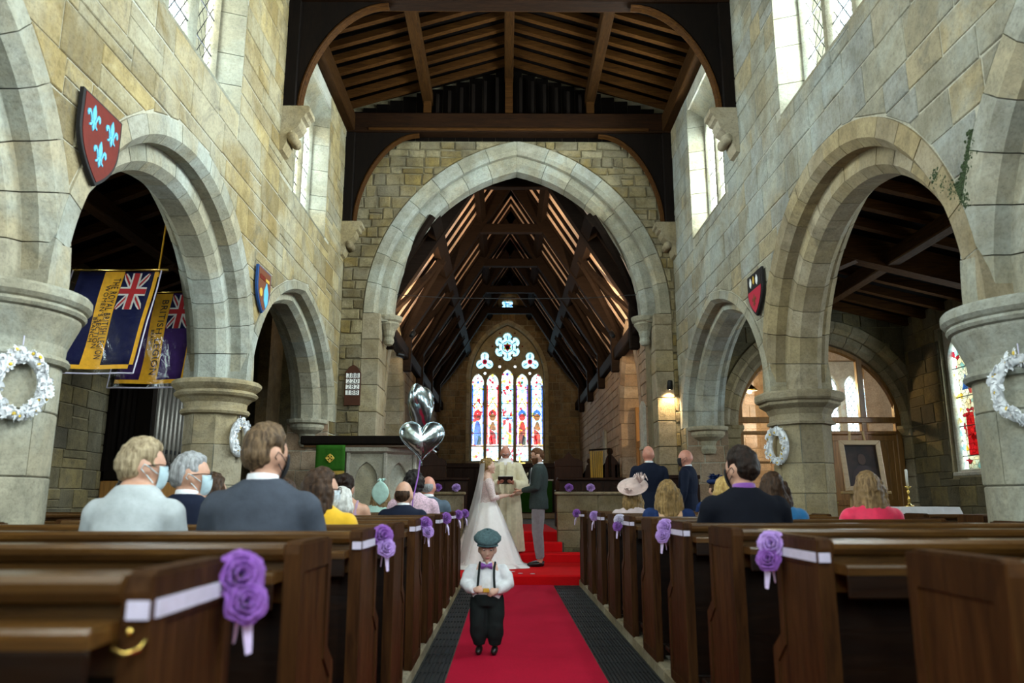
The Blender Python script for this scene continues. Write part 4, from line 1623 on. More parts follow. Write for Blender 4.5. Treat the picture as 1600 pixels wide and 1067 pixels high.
pew_flower(wr - .001, RIGHT_Y[3], 'R', 'lilac rose on the right pew behind the woman in a navy dress', 2, .047, (L_, L_), 25)
pew_flower(wr - .001, RIGHT_Y[5], 'R', 'white and purple rose pair on the right pew behind the pink hat', 2, .047, ('ribbon_white', P), 29)
pew_flower(wr - .001, RIGHT_Y[7], 'R', 'pale lilac rose on the eighth right pew', 1, .05, (L_,), 33)
pew_flower(wr - .02, RIGHT_Y[9], 'R', 'dark purple rose on the right pew nearest the groom', 1, .052, (P,), 37)

# ------------------------------------------------------------------ low stone walls under the chancel arch, each with a coping and two roses
def low_wall(x0, x1, label):
    t = thing('stone_screen_wall', label, 'low wall', ((x0 + x1) / 2, 13.05, .12))
    w = x1 - x0
    rng = random.Random(int(x0 * 10))
    MB().box(-w / 2 + .01, w / 2 - .01, .012, .2, 0, 1.06).build('core', 'mortar_dark', t)
    z = 0
    for row, h in enumerate((.20, .28, .29, .29)):
        x = -w / 2
        while x < w / 2 - .02:
            l = rng.uniform(.5, .9) if row else rng.uniform(.2, .4)
            e = min(x + l, w / 2)
            if w / 2 - e < .15: e = w / 2
            MB().box(x + .003, e - .003, 0 - (.0 if row else .02), .21, z + .003, z + h - .003, .008).build('stone', 'ashlar_warm' if row else 'stone_rubble', t)
            x = e
        z += h
    MB().box(-w / 2 - .03, w / 2 + .03, -.04, .25, 1.06, 1.11, .012).build('coping', 'ashlar_warm', t)
    return t


low_wall(-2.35, -.70, 'low pale stone wall left of the bride with two roses on it')
low_wall(.86, 2.35, 'low pale stone wall right of the groom')
for x, lab, mt in ((-1.13, 'purple rose lying on the low wall behind the grey-haired man', P), (-.82, 'pale lilac rose on the low wall beside the bride', L_), (1.06, 'purple rose on the low wall nearest the groom', P), (1.42, 'lilac rose on the low wall left of the pink hat', L_)):
    t = thing('rose_head', lab, 'flower', (x, 13.03, 1.23 + .03), 0, 'roses on the low walls')
    rose_part(t, (0, 0, .035), .07, mt, int(x * 100), (rad(60), 0, 0))
    MB().lathe([(.0, -.028), (.03, -.028), (.035, .0), (.02, .02)], seg=8).build('calyx', 'ribbon_lilac', t)
# ------------------------------------------------------------------ fittings on the walls
plain('paint_red', (.12, .014, .008), .5, spec=.12, noise=.12, scale=20)
plain('paint_blue', (.11, .38, .56), .5, spec=.12)
plain('paint_navy', (.02, .06, .18), .5, spec=.12)
plain('paint_black', (.015, .014, .014), .45, spec=.12)
plain('paint_crimson', (.36, .02, .04), .5, spec=.12)
plain('paint_white', (.72, .74, .72), .5)
plain('paint_brown', (.14, .05, .025), .5, spec=.12)
plain('board_brown', (.055, .020, .010), .5, spec=.12, noise=.2)
fabric('flag_navy', (.008, .010, .045), .6)
fabric('flag_purple', (.045, .018, .10), .6)
fabric('flag_gold', (.72, .36, .012), .7)
fabric('flag_red', (.38, .012, .015), .7)
fabric('flag_white', (.62, .60, .55), .7)
fabric('cloth_green', (.020, .085, .007), .8)
fabric('curtain_gold', (.34, .22, .03), .8)


def text_mesh(body, size, name, mat, parent, loc, rot, ext=.0015, align='CENTER', sx=1.0):
    cu = bpy.data.curves.new('tmp', 'FONT')
    cu.body = body
    cu.size = size
    cu.align_x = align
    cu.align_y = 'CENTER'
    cu.extrude = ext
    cu.resolution_u = 3
    cu.space_character = 1.12
    ob = bpy.data.objects.new('tmp', cu)
    me = bake(ob)
    bpy.data.curves.remove(cu)
    me.materials.clear(); me.materials.append(M(mat))
    o = link(name, me, parent, loc)
    o.rotation_euler = rot
    o.scale = (sx, 1, 1)
    return o


def heater(w, h, n=8):
    """shield outline, top edge at 0, point at -h"""
    out = [(-w / 2, 0), (w / 2, 0), (w / 2, -h * .36)]
    for i in range(1, n + 1):
        a = i / n
        out.append((w / 2 * (1 - a ** 1.9), -h * .36 - h * .64 * a ** .85))
    L = [(-u, v) for u, v in out[2:-1]][::-1]
    return out + L


FLEUR = [[(0, .5), (.10, .30), (.12, .12), (.05, -.10), (-.05, -.10), (-.12, .12), (-.10, .30)],
         [(.09, -.08), (.16, .10), (.26, .24), (.38, .20), (.42, .06), (.36, -.04), (.30, .02), (.31, .09), (.25, .10), (.20, .0), (.14, -.12)],
         [(-.16, -.10), (.16, -.10), (.16, -.18), (-.16, -.18)],
         [(0, -.46), (.07, -.34), (.05, -.18), (-.05, -.18), (-.07, -.34)],
         [(.07, -.18), (.13, -.30), (.24, -.34), (.25, -.27), (.18, -.24), (.13, -.18)]]
FLEUR += [[(-u, v) for u, v in FLEUR[1]][::-1], [(-u, v) for u, v in FLEUR[4]][::-1]]


def wall_shield(side, y, ztop, w, h, label, field, rim, charges):
    X = XL if side < 0 else XR
    t = thing('heraldic_shield', label, 'shield', (X - side * .03, y, ztop))
    fn = lambda u, v, n: (-side * n, -side * u * -1, v)
    o = heater(w, h)
    MB().prism(o, fn, 0, .03, .004).build('board', rim, t)
    fi = MB().prism(heater(w * .9, h * .92), lambda u, v, n: fn(u, v - h * .03, n), .03, .034).build('field', field, t)
    for kind, u, v, s, mat in charges:
        m = MB()
        if kind == 'fleur':
            for poly in FLEUR:
                k = len(poly)
                # fan-safe: triangulate through bmesh
                bm = bmesh.new()
                vs = [bm.verts.new((p[0] * s + u, p[1] * s + v, 0)) for p in poly]
                f = bm.faces.new(vs)
                bmesh.ops.triangulate(bm, faces=[f])
                r = bmesh.ops.extrude_face_region(bm, geom=bm.faces[:])
                for q in r['geom']:
                    if isinstance(q, bmesh.types.BMVert): q.co.z = .006
                bm.verts.index_update()
                m.add([fn(q.co.x, q.co.y, .034 + q.co.z) for q in bm.verts], [[q.index for q in f.verts] for f in bm.faces])
                bm.free()
            m.build('fleur_de_lis', mat, t)
        elif kind == 'disc':
            m.prism(circ(u, v, s, 12), fn, .034, .04); m.build('charge', mat, t)
        elif kind == 'bar':
            m.prism([(u - s, v - s * .25), (u + s, v - s * .25), (u + s, v + s * .25), (u - s, v + s * .25)], fn, .034, .039); m.build('charge', mat, t)
        elif kind == 'drop':
            m.prism([(u, v + s), (u + s * .5, v + s * .3), (u + s * .45, v - s * .5), (u, v - s), (u - s * .45, v - s * .5), (u - s * .5, v + s * .3)], fn, .034, .041); m.build('charge', mat, t)
        elif kind == 'half':
            hh = heater(w * .88, h * .9)
            pl_ = clip_half([(a, b - h * .03) for a, b in hh], 0, v, 0, -1)
            m.prism(pl_, fn, .034, .037); m.build('charge', mat, t)
    return t


wall_shield(-1, 4.95, 3.78, .52, .60, 'red shield with three blue fleurs-de-lis high on the left wall', 'paint_red', 'paint_black',
            [('fleur', -.12, -.16, .20, 'paint_blue'), ('fleur', .12, -.16, .20, 'paint_blue'), ('fleur', 0, -.37, .20, 'paint_blue')])
wall_shield(-1, 8.64, 3.72, .48, .52, 'brown shield with a blue lower emblem on the left wall', 'paint_brown', 'paint_navy',
            [('drop', -.06, -.30, .15, 'paint_blue'), ('bar', .08, -.12, .10, 'paint_red'), ('bar', -.08, -.12, .07, 'gold'), ('disc', .12, -.3, .05, 'gold')])
wall_shield(1, 8.64, 3.70, .52, .52, 'black and crimson shield on the right wall', 'paint_black', 'paint_black',
            [('half', 0, -.2, 0, 'paint_crimson'), ('drop', -.1, -.11, .06, 'paint_white'), ('drop', .12, -.10, .06, 'paint_white'), ('drop', .01, -.09, .05, 'gold'), ('fleur', .02, -.33, .16, 'paint_brown')])

# ---- hymn board
t = thing('hymn_board', 'dark wooden hymn board showing four rows of white numbers', 'sign', (-2.60, YA - .03, 2.66))
fh = lambda u, v, n: (u, -n, v)
MB().prism([(-.135, 0), (.135, 0), (.135, .56), (.11, .60), (.07, .66), (0, .70), (-.07, .66), (-.11, .60), (-.135, .56)], fh, 0, .03, .006).build('board', 'board_brown', t)
for i, num in enumerate(('388', '220', '282', '188')):
    z = .51 - i * .098
    c = MB().box(-.115, .115, -.036, -.03, z - .04, z + .04, .002).build('number_card', 'white_print', t)
    text_mesh(num, .105, 'digits', 'black', c, (0, -.037, z), (PI / 2, 0, 0), sx=1.15)
MB().box(-.14, .14, -.045, -.0, 0, .02, .004).build('bottom_rail', 'board_brown', t)


# ---- white flower wreaths on the pillars
fabric('petal_white', (.72, .74, .76), .7)
fabric('petal_yellow', (.70, .48, .05), .7)


def daisy(r):
    m = MB()
    for i in range(8):
        a = 2 * PI * i / 9
        c, s = math.cos(a), math.sin(a)
        w = r * .3
        P0 = [(0.2 * r, -w * .4, 0), (.7 * r, -w, .012), (r, 0, .006), (.7 * r, w, .012), (.2 * r, w * .4, 0)]
        m.add([(p[0] * c - p[1] * s, p[0] * s + p[1] * c, p[2]) for p in P0], [(0, 1, 2, 3, 4)])
    return m


DAISY = None


def wreath(x, y, z, az, label, seed):
    """hangs flat against the pillar; az: outward direction"""
    global DAISY
    t = thing('flower_wreath', label, 'wreath', (x, y, z), az, 'white wreaths on the pillars')
    n = 22
    pts = [(.012, .135 * math.cos(2 * PI * i / n), .175 * math.sin(2 * PI * i / n)) for i in range(n + 1)]
    MB().tube(pts, .034, 6).build('ring', 'petal_white', t, smooth=True)
    rng = random.Random(seed)
    if DAISY is None:
        DAISY = daisy(.034).mesh('daisy'); DAISY.materials.append(M('petal_white'))
        e = MB().ell((0, 0, .01), (.013, .013, .008), u=8, v=5).mesh('daisy_eye'); e.materials.append(M('petal_yellow'))
        DAISY['eye'] = 1
        globals()['DEYE'] = e
    for i in range(90):
        a = 2 * PI * (i + rng.uniform(-.3, .3)) / 90
        k = rng.uniform(.80, 1.2)
        d = link('daisy', DAISY, t, (.040 + rng.uniform(-.012, .012), .135 * k * math.cos(a), .175 * k * math.sin(a)))
        d.rotation_euler = (rng.uniform(-.5, .5), PI / 2 + rng.uniform(-.5, .5), rng.uniform(0, 6))
        d.scale = (rng.uniform(.8, 1.1),) * 3
        if rng.random() < .3:
            link('daisy_eye', DEYE, d)
    MB().tube([(.0, 0, .17), (.0, 0, .30)], .004, 5).build('hanging_loop', 'ribbon_white', t)


def on_pillar(cx, cy, r, a):
    return cx + (r + .03) * math.cos(a), cy + (r + .03) * math.sin(a)


a = rad(-36); x, y = on_pillar(cxl, PIL[1], .385, a)
wreath(x, y, 1.74, a, 'white flower wreath on the thick round pillar at the left edge', 1)
a = rad(-15); x, y = on_pillar(cxl, PIL[2], .29, a)
wreath(x, y, 1.74, a, 'white wreath seen almost edge-on on the slimmer left pillar', 2)
a = rad(-138); x, y = on_pillar(cxr, PIR[1], .375, a)
wreath(x, y, 1.71, a, 'white flower wreath on the pillar at the right edge', 3)
a = rad(-160); x, y = on_pillar(cxr, PIR[2], .29, a)
wreath(x, y, 1.67, a, 'white wreath on the octagonal pillar by the oak screen', 4)


# ---- two standards hanging in the left aisle
def banner(loc, rz, field, lines, label, w=.80, h=1.02, lean=.0):
    t = thing('hanging_banner', label, 'banner', loc, rz)
    def fn(u, v, n):   # u 0..w from left, v 0..-h downwards
        y = .025 * math.sin(u * 9 + v * 2) * (-v / h) + .012 * math.sin(v * 7 + u * 3)
        return (u - w / 2 + lean * v, y - n, v)
    def patch(u0, u1, v0, v1, mat, name, n=.0, nu=8, nv=10, par=t):
        m = MB()
        g = [[fn(u0 + (u1 - u0) * i / nu, v0 + (v1 - v0) * j / nv, n) for i in range(nu + 1)] for j in range(nv + 1)]
        b = len(m.v)
        for r in g: m.v.extend(r)
        for j in range(nv):
            for i in range(nu):
                q = b + j * (nu + 1) + i
                m.face((q, q + 1, q + nu + 2, q + nu + 1))
        o = m.build(name, mat, par, smooth=True)
        return o
    cl = patch(0, w, 0, -h, field, 'cloth')
    md = cl.modifiers.new('thickness', 'SOLIDIFY'); md.thickness = .003
    g0, g1 = w * .34, w * .60
    patch(g0, g1, 0, -h, 'flag_gold', 'gold_band', .006)
    # union canton
    u0, u1, v0, v1 = w * .61, w * .955, -.02, -h * .42
    cw, chh = u1 - u0, v0 - v1
    can = patch(u0, u1, v0, v1, 'flag_navy', 'canton', .006)
    def strip(pa, pb, ww, mat, n, name):
        m = MB()
        k = 8
        dx, dy = pb[0] - pa[0], pb[1] - pa[1]
        L = math.hypot(dx, dy); nx, ny = -dy / L * ww / 2, dx / L * ww / 2
        for i in range(k + 1):
            a = i / k
            for s in (-1, 1):
                uu = min(max(pa[0] + dx * a + nx * s, u0), u1); vv = max(min(pa[1] + dy * a + ny * s, v0), v1)
                m.v.append(fn(uu, vv, n))
        for i in range(k):
            m.face((2 * i, 2 * i + 1, 2 * i + 3, 2 * i + 2))
        m.build(name, mat, can, smooth=True)
    for mat, ww, n in (('flag_white', .055, .009), ('flag_red', .020, .012)):
        strip((u0, v0), (u1, v1), ww, mat, n, 'saltire'); strip((u1, v0), (u0, v1), ww, mat, n, 'saltire')
    um, vm = (u0 + u1) / 2, (v0 + v1) / 2
    for mat, ww, n in (('flag_white', .095, .015), ('flag_red', .058, .018)):
        strip((um, v0), (um, v1), ww, mat, n, 'cross'); strip((u0, vm), (u1, vm), ww, mat, n, 'cross')
    # lettering, running down the band
    gx = (g0 + g1) / 2
    for txt, size, du, dv in lines:
        tm = text_mesh(txt, size, 'lettering', 'black', t, (0, 0, 0), (0, 0, 0))
        k_w = max(v.co.x for v in tm.data.vertices) - min(v.co.x for v in tm.data.vertices)
        f_ = min(1.0, h * .86 / k_w)
        for v in tm.data.vertices:
            v.co = Vector(fn(gx + du + v.co.y, dv - v.co.x * f_, .012 + v.co.z))
    # gold fringe
    patch(0, w, -h, -h - .045, 'flag_gold', 'fringe', .004, 16, 2)
    patch(w, w + .04, -.0, -h, 'flag_gold', 'fringe', .004, 2, 12)
    # clear cover a little larger than the flag
    c = MB()
    x0, x1, z0 = -w / 2 - .05, w / 2 + .09, -h - .09
    k = 8
    for j in range(k + 1):
        for i in range(k + 1):
            u = -.05 + (w + .14) * i / k; v = .01 + (-h - .11) * j / k
            p = fn(u, v, .05 + .012 * math.sin(i * 2.1 + j * 1.3)); c.v.append(p)
    for j in range(k):
        for i in range(k):
            q = j * (k + 1) + i
            c.face((q, q + 1, q + k + 2, q + k + 1))
    c.build('clear_cover', 'plastic_film', t, smooth=True)
    e = MB()
    for (pa, pb) in (((-.05, -h - .10), (w + .09, -h - .10)), ((-.05, 0), (-.05, -h - .10)), ((w + .09, 0), (w + .09, -h - .10))):
        e.tube([fn(pa[0] + (pb[0] - pa[0]) * i / 6, pa[1] + (pb[1] - pa[1]) * i / 6, .05) for i in range(7)], .008, 4)
    e.build('cover_seam', 'ribbon_white', t)
    MB().tube([(-w / 2 - .06, 0, .02), (w / 2 + .14, 0, .02)], .013, 8).build('pole', 'brass', t, smooth=True)
    MB().tube([(w / 2 + .04, 0, .02), (w / 2 + .06, .0, .35), (w / 2 + .075, 0, .62)], .009, 5).build('cord', 'flag_gold', t)
    MB().ell((-w / 2 - .07, 0, .02), (.025, .02, .02), u=8, v=6).build('finial', 'brass', t, smooth=True)
    MB().ell((w / 2 + .04, 0, -.03), (.014, .014, .03), u=8, v=6).build('tassel', 'flag_gold', t, smooth=True)
    return t


banner((-4.19, 8.0, 3.50), .0, 'flag_navy', [('THE ROYAL BRITISH LEGION', .105, .045, -.52), ("WOMEN'S SECTION", .07, -.025, -.50), ('BRANCH', .062, -.075, -.64)],
       'navy and gold standard with lettering and a British flag corner, nearer of two', lean=.17)
banner((-3.98, 8.75, 3.46), rad(-6), 'flag_purple', [('BRITISH LEGION', .115, .03, -.52), ('BRANCH', .055, -.05, -.55)],
       'purple and gold standard partly hidden by the slim left pillar', lean=.12, w=.78)


# ---- foil balloons on a ribbon
def heart_balloon(name, loc, size, rz, label, squash=.46, tilt=0.0):
    t = thing(name, label, 'balloon', loc, rz)
    m = MB()
    N, K = 40, 10
    def outl(a):
        x = 16 * math.sin(a) ** 3
        y = 13 * math.cos(a) - 5 * math.cos(2 * a) - 2 * math.cos(3 * a) - math.cos(4 * a)
        return x / 17 * size / 2 , (y + 2.5) / 17 * size / 2
    for s in (-1, 1):
        b = len(m.v)
        for k in range(K):
            r = math.cos(PI / 2 * k / K) if k else 1.0
            for j in range(N):
                x, z = outl(2 * PI * j / N)
                wr_ = 1 + (.025 * math.sin(j * 9) if k < 3 else 0)
                m.v.append((x * r * wr_, s * size * squash * .5 * math.sin(PI / 2 * k / K) * (.92 + .08 * math.cos(j * 3)), z * r * wr_))
        c = len(m.v)
        m.v.append((0, s * size * squash * .5, 0))
        for k in range(K - 1):
            for j in range(N):
                q = (j + 1) % N
                f = (b + k * N + j, b + k * N + q, b + (k + 1) * N + q, b + (k + 1) * N + j)
                m.face(f if s < 0 else f[::-1])
        for j in range(N):
            q = (j + 1) % N
            f = (b + (K - 1) * N + j, b + (K - 1) * N + q, c)
            m.face(f if s < 0 else f[::-1])
    o = m.build('foil', 'silver_foil', t, smooth=True)
    # pinched seam and tail
    MB().tube([(outl(2 * PI * j / N)[0] * 1.02, 0, outl(2 * PI * j / N)[1] * 1.02) for j in range(N + 1)], .003, 4).build('seam', 'silver_foil', t, smooth=True)
    MB().tube([(0, 0, -size * .42), (0, 0, -size * .5)], [.012, .03], 6, .4).build('neck', 'silver_foil', t)
    t.rotation_euler = (tilt, 0, rz)
    return t


heart_balloon('foil_balloon', (-.84, 7.6, 1.98), .52, rad(78), 'upper silver foil balloon seen from the side above the heart one')
heart_balloon('foil_balloon', (-.79, 7.3, 1.62), .44, rad(8), 'lower silver heart-shaped foil balloon facing the aisle')
tag(MB().tube([(-.82, 7.45, 1.46), (-.83, 7.4, 1.3), (-.86, 7.3, 1.1), (-.865, 7.25, .92)], [.006, .007, .006, .006], 5).build('balloon_ribbon', 'rose_purple'), 'purple ribbon hanging from the silver balloons', 'ribbon')

# ---- stone pulpit with timber rim and green fall
t = thing('pulpit', 'white stone pulpit with a broad dark timber rim by the left wall', 'pulpit', (-1.93, 11.4, .0))
prof = [(.55, 0), (.55, .12), (.42, .2), (.38, .5), (.48, .72), (.60, .80)]
MB().lathe(prof, seg=8, a0=PI / 8, a1=PI / 8 + 2 * PI).build('pedestal', 'ashlar_pale', t)
for i in range(8):
    a = PI / 8 + i * PI / 4
    R = .66
    p0 = Vector((R * math.cos(a), R * math.sin(a), 0)); p1 = Vector((R * math.cos(a + PI / 4), R * math.sin(a + PI / 4), 0))
    e = (p1 - p0); Lp = e.length; e.normalize(); nn = Vector((e.y, -e.x, 0))
    fn = lambda u, v, n, p0=p0, e=e, nn=nn: tuple(p0 + e * u + nn * n + Vector((0, 0, v)))
    A = Arch(Lp / 2, Lp / 2 - .10, .12, 1.36)
    plate('panel', [[(0, .80), (Lp, .80), (Lp, 1.78), (0, 1.78)], A.outline(.95, n=5)], lambda u, v, n, fn=fn: fn(u, v, n - .03), .06, 'ashlar_pale', t, .008)
    MB().prism(A.outline(.95, n=5), fn, -.055, -.05).build('panel_back', 'ashlar', t)
    MB().tube([fn(0, .86, .01), fn(0, 1.74, .01)], .03, 6).build('shaft', 'ashlar_pale', t)
MB().lathe([(.66, .78), (.72, .79), (.72, .86), (.66, .88)], seg=8, a0=PI / 8, a1=PI / 8 + 2 * PI).build('base_mould', 'ashlar_pale', t)
MB().lathe([(.66, 1.72), (.74, 1.75), (.76, 1.80), (.70, 1.82)], seg=8, a0=PI / 8, a1=PI / 8 + 2 * PI).build('cornice', 'ashlar_pale', t)
MB().box(-.86, .86, -.70, .62, 1.80, 1.84, .01).build('rim_underside', 'pew_wood_lit', t)
MB().box(-.90, .90, -.74, .66, 1.84, 1.96, .015).build('rim', 'black_wood', t)
pf = thing('pulpit_fall', 'green pulpit cloth with a gold cross emblem and fringe', 'cloth', (-2.40, 10.65, 1.83))
m = MB()
for j in range(7):
    for i in range(9):
        u = -.20 + .40 * i / 8; v = -.36 * j / 6
        m.v.append((u, -.012 - .012 * math.sin(u * 22 + j * .2) * j / 6, v))
for j in range(6):
    for i in range(8):
        q = j * 9 + i; m.face((q, q + 9, q + 10, q + 1))
c = m.build('cloth', 'cloth_green', pf, smooth=True)
c.modifiers.new('thickness', 'SOLIDIFY').thickness = .004
m = MB()
for poly in ([(-.012, -.06), (.012, -.06), (.012, .06), (-.012, .06)], [(-.06, -.012), (.06, -.012), (.06, .012), (-.06, .012)]):
    m.prism(poly, lambda u, v, n: (u, -.03 - n, v - .18), 0, .004)
m.tube([(.045 * math.cos(i * PI / 6), -.032, -.18 + .045 * math.sin(i * PI / 6)) for i in range(13)], .006, 4)
m.build('emblem', 'gold', pf)
m = MB()
for i in range(26):
    u = -.195 + .39 * i / 25
    m.box(u - .004, u + .004, -.03, -.022, -.40, -.35)
m.build('fringe', 'gold', pf)

# ---- organ in the left aisle
t = thing('pipe_organ', 'dark pipe organ with tall vertical pipes behind the left arches', 'organ', (-4.95, 12.3, 0))
MB().box(-.65, .0, -1.5, 2.2, 0, 1.35, .02).build('case', 'oak', t)
MB().box(-.65, -.1, -1.5, 2.2, 1.35, 1.5, .02).build('pipe_rail', 'black_wood', t)
plain('pipe_metal', (.11, .10, .085), .4, .6, noise=.25, scale=3)
for i in range(24):
    y = -1.40 + i * .152
    hgt = 1.9 + .35 * math.cos(i * 2 * PI / 8)
    m = MB().lathe([(.012, 1.5), (.05, 1.72), (.05, 1.5 + hgt - .0), (.042, 1.5 + hgt)], (-.12, y, 0), 10)
    p = m.build('pipe', 'pipe_metal', t, smooth=True)
    MB().box(-.072, -.064, y - .025, y + .025, 1.76, 1.82).build('pipe_mouth', 'black', p)
for y in (-1.5, .35, 2.2):
    MB().box(-.22, .02, y - .06, y + .06, 0, 3.6, .015).build('post', 'black_wood', t)
MB().box(-.22, .02, -1.5, 2.2, 2.95, 3.05, .015).build('top_rail', 'black_wood', t)
MB().box(-.65, -.6, -1.5, 2.2, 1.35, 3.9).build('back', 'black_wood', t)

# ---- oak and glass screen under the arch of the right aisle
t = thing('oak_screen', 'glazed oak screen filling the arch at the end of the right aisle', 'screen', (SA.mid, YA + .28, 0))
x0, x1 = -SA.h, SA.h
zt = 2.50
def zarch(x): return SA.z(SA.mid + x)
for x in (x0 + .05, -.52, .78, x1 - .05):
    MB().box(x - .05, x + .05, -.05, .05, 0, min(zarch(max(x0 + .06, min(x1 - .06, x))) or 2.4, 3.7) - .02, .01).build('post', 'oak', t)
MB().box(x0, x1, -.06, .06, zt - .10, zt, .012).build('transom', 'oak', t)
MB().box(x0, x1, -.055, .055, zt - .30, zt - .24, .01).build('transom', 'oak', t)
# arched head rail
MB().tube([(u - SA.mid, 0, v - .05) for u, v in SA.outline(2.34, n=14)[1:-1]], .055, 6).build('arched_head', 'oak', t)
# upper panes
for a, b in ((x0 + .1, -.57), (-.47, .73), (.83, x1 - .1)):
    top = [(a + (b - a) * i / 8, zarch(a + (b - a) * i / 8) - .06) for i in range(9)]
    if min(v for u, v in top) < zt: top = [(u, max(v, zt + .01)) for u, v in top]
    MB().add([(u, 0, v) for u, v in [(a, zt)] + top + [(b, zt)]], [tuple(range(len(top) + 2))]).build('pane', 'window_glass', t)
# left bay glazed, others panelled
def panel(a, b, z0, z1, glassy=False, frame='oak'):
    if glassy:
        MB().add([(a, 0, z0), (b, 0, z0), (b, 0, z1), (a, 0, z1)], [(0, 1, 2, 3)]).build('pane', 'window_glass', t)
        for z in (z0, (z0 + z1) / 2):
            MB().box(a, b, -.02, .02, z - .02, z + .02).build('glazing_bar', frame, t)
        return
    n = max(2, int((b - a) / .16))
    for i in range(n):
        u0, u1 = a + (b - a) * i / n, a + (b - a) * (i + 1) / n
        MB().box(u0 + .002, u1 - .002, -.012, .02, z0, z1, .004).build('plank', 'oak', t)
panel(x0 + .1, -.57, 1.25, zt - .30, True, 'oak')
MB().box(x0 + .1, -.57, -.03, .03, 1.15, 1.25, .01).build('rail', 'oak', t)
panel(x0 + .1, -.57, .1, 1.15)
for a, b in ((-.47, .10), (.15, .73), (.83, x1 - .1)):
    panel(a, b, .1, zt - .30)
    for u in (a + .03, b - .03):
        MB().box(u - .035, u + .035, -.03, -.01, .05, zt - .30, .006).build('stile', 'oak_light' if a < 0 else 'oak', t)
    for z in (.12, 1.05, zt - .36):
        MB().box(a, b, -.028, -.012, z - .05, z + .05, .006).build('rail', 'oak_light' if a < 0 else 'oak', t)
MB().ell((.20, -.05, 1.05), (.02, .02, .02), u=8, v=6).build('door_knob', 'brass', t, smooth=True)

# ---- painting on an easel, table with white cloth, candlestick
t = thing('easel', 'wooden easel holding a framed dark portrait', 'easel', (5.35, 11.6, 0))
for pts in ([(-.32, -.1, 0), (-.10, .12, 2.12)], [(.32, -.1, 0), (.10, .12, 2.12)], [(0, .75, 0), (0, .14, 2.0)]):
    MB().tube(pts, .02, 6).build('leg', 'oak_light', t)
MB().box(-.36, .36, -.08, .02, 1.18, 1.22, .006).build('ledge', 'oak_light', t)
p = thing('framed_portrait', 'dark portrait painting in a pale wooden frame on the easel', 'painting', (5.35, 11.55, 1.225))
k = NT('portrait_canvas')
v = k.coord('Object'); f = k.noise(v, 4, 4, .6)
k.col(k.ramp(f, [(.35, (.010, .007, .006)), (.7, (.05, .022, .016))])); k.rough(.35)
tl = rad(-9)
def ff(u, v, n):
    return (u, -n * math.cos(tl) - v * math.sin(tl) * 1.0, v * math.cos(tl) - n * math.sin(tl) * 0)
for nm, poly in (('side', [(-.31, 0), (-.24, .07), (-.24, .69), (-.31, .76)]), ('side', [(.31, 0), (.31, .76), (.24, .69), (.24, .07)]), ('side', [(-.31, 0), (.31, 0), (.24, .07), (-.24, .07)]), ('side', [(-.31, .76), (-.24, .69), (.24, .69), (.31, .76)])):
    MB().prism(poly, ff, .0, .035, .006).build('frame_side', 'oak_pale', p)
MB().prism([(-.245, .065), (.245, .065), (.245, .695), (-.245, .695)], ff, .005, .012).build('canvas', 'portrait_canvas', p)
plain('portrait_skin', (.06, .028, .018), .4); plain('portrait_coat', (.03, .012, .01), .5)
m = MB().prism([(.0 + .06 * math.cos(i * PI / 6), .47 + .085 * math.sin(i * PI / 6)) for i in range(12)], ff, .012, .014); m.build('portrait_face', 'portrait_skin', p)
m = MB().prism([(-.2, .07), (.2, .07), (.16, .28), (.06, .38), (-.06, .38), (-.16, .28)], ff, .012, .0135); m.build('portrait_figure', 'portrait_coat', p)
MB().box(-.07, .07, -.06, -.045, .012, .05, .003).build('name_plate', 'brass', p)

t = thing('side_table', 'table with a white cloth by the oak screen', 'table', (5.13, 9.7, .03))
for sx in (-1, 1):
    for sy in (-1, 1):
        MB().box(sx * .3 - .025, sx * .3 + .025, sy * .2 - .025, sy * .2 + .025, -.03, .94, .005).build('leg', 'oak', t)
MB().box(-.34, .34, -.25, .25, .94, .97, .005).build('table_top', 'oak', t)
tc = MB()
n = 24
prof = [(.0, .975), (.985, .975), (1.0, .968), (1.03, .90), (1.06, .80)]
rings = []
for s, z in prof:
    ring = []
    for i in range(n * 2):
        a = 2 * PI * i / (n * 2)
        c_, s_ = math.cos(a), math.sin(a)
        q = 1 / max(abs(c_), abs(s_))
        w = 1 + (.03 * math.sin(i * 2.3) if z < .95 else 0)
        ring.append((.355 * s * c_ * q * w, .265 * s * s_ * q * w, z + .001))
    rings.append(ring)
tcl = tag(MB().loft(rings[1:], cap=False).build('tablecloth', 'white_cloth', None, smooth=False, loc=(5.13, 9.7, .03)), 'white cloth draped over the side table near the oak screen', 'tablecloth')
bm = bmesh.new(); bm.from_mesh(tcl.data)
bm.verts.ensure_lookup_table()
bm.faces.new([bm.verts[i] for i in range(n * 2)])
bm.to_mesh(tcl.data); bm.free()
t = thing('candlestick', 'brass candlestick with a tall white candle on the cloth-covered table', 'candlestick', (4.97, 9.62, 1.008))
MB().lathe([(.055, 0), (.055, .01), (.02, .025), (.012, .05), (.025, .08), (.012, .11), (.010, .14), (.02, .18), (.01, .2), (.01, .22), (.045, .235), (.045, .245), (.012, .25)], seg=14).build('stick', 'brass', t, smooth=True)
MB().lathe([(.015, .245), (.015, .45), (.004, .455)], seg=10).build('candle', 'wax', t, smooth=True)
MB().tube([(0, 0, .455), (0, 0, .47)], .002, 4).build('wick', 'black', t)

# ---- dark lectern panel by the right wall
t = thing('wooden_reading_desk', 'dark wooden reading desk behind the standing men on the right', 'desk', (2.62, 11.7, .12))
MB().box(-.28, .28, -.03, .03, .55, 1.32, .012).build('front_panel', 'stall_wood', t)
for sx in (-1, 1):
    MB().box(sx * .26 - .03, sx * .26 + .03, -.04, .36, 0 - .12, 1.2, .01).build('side', 'stall_wood', t)
MB().box(-.3, .3, -.05, .4, 1.28, 1.34, .01).build('desk_top', 'stall_wood', t)

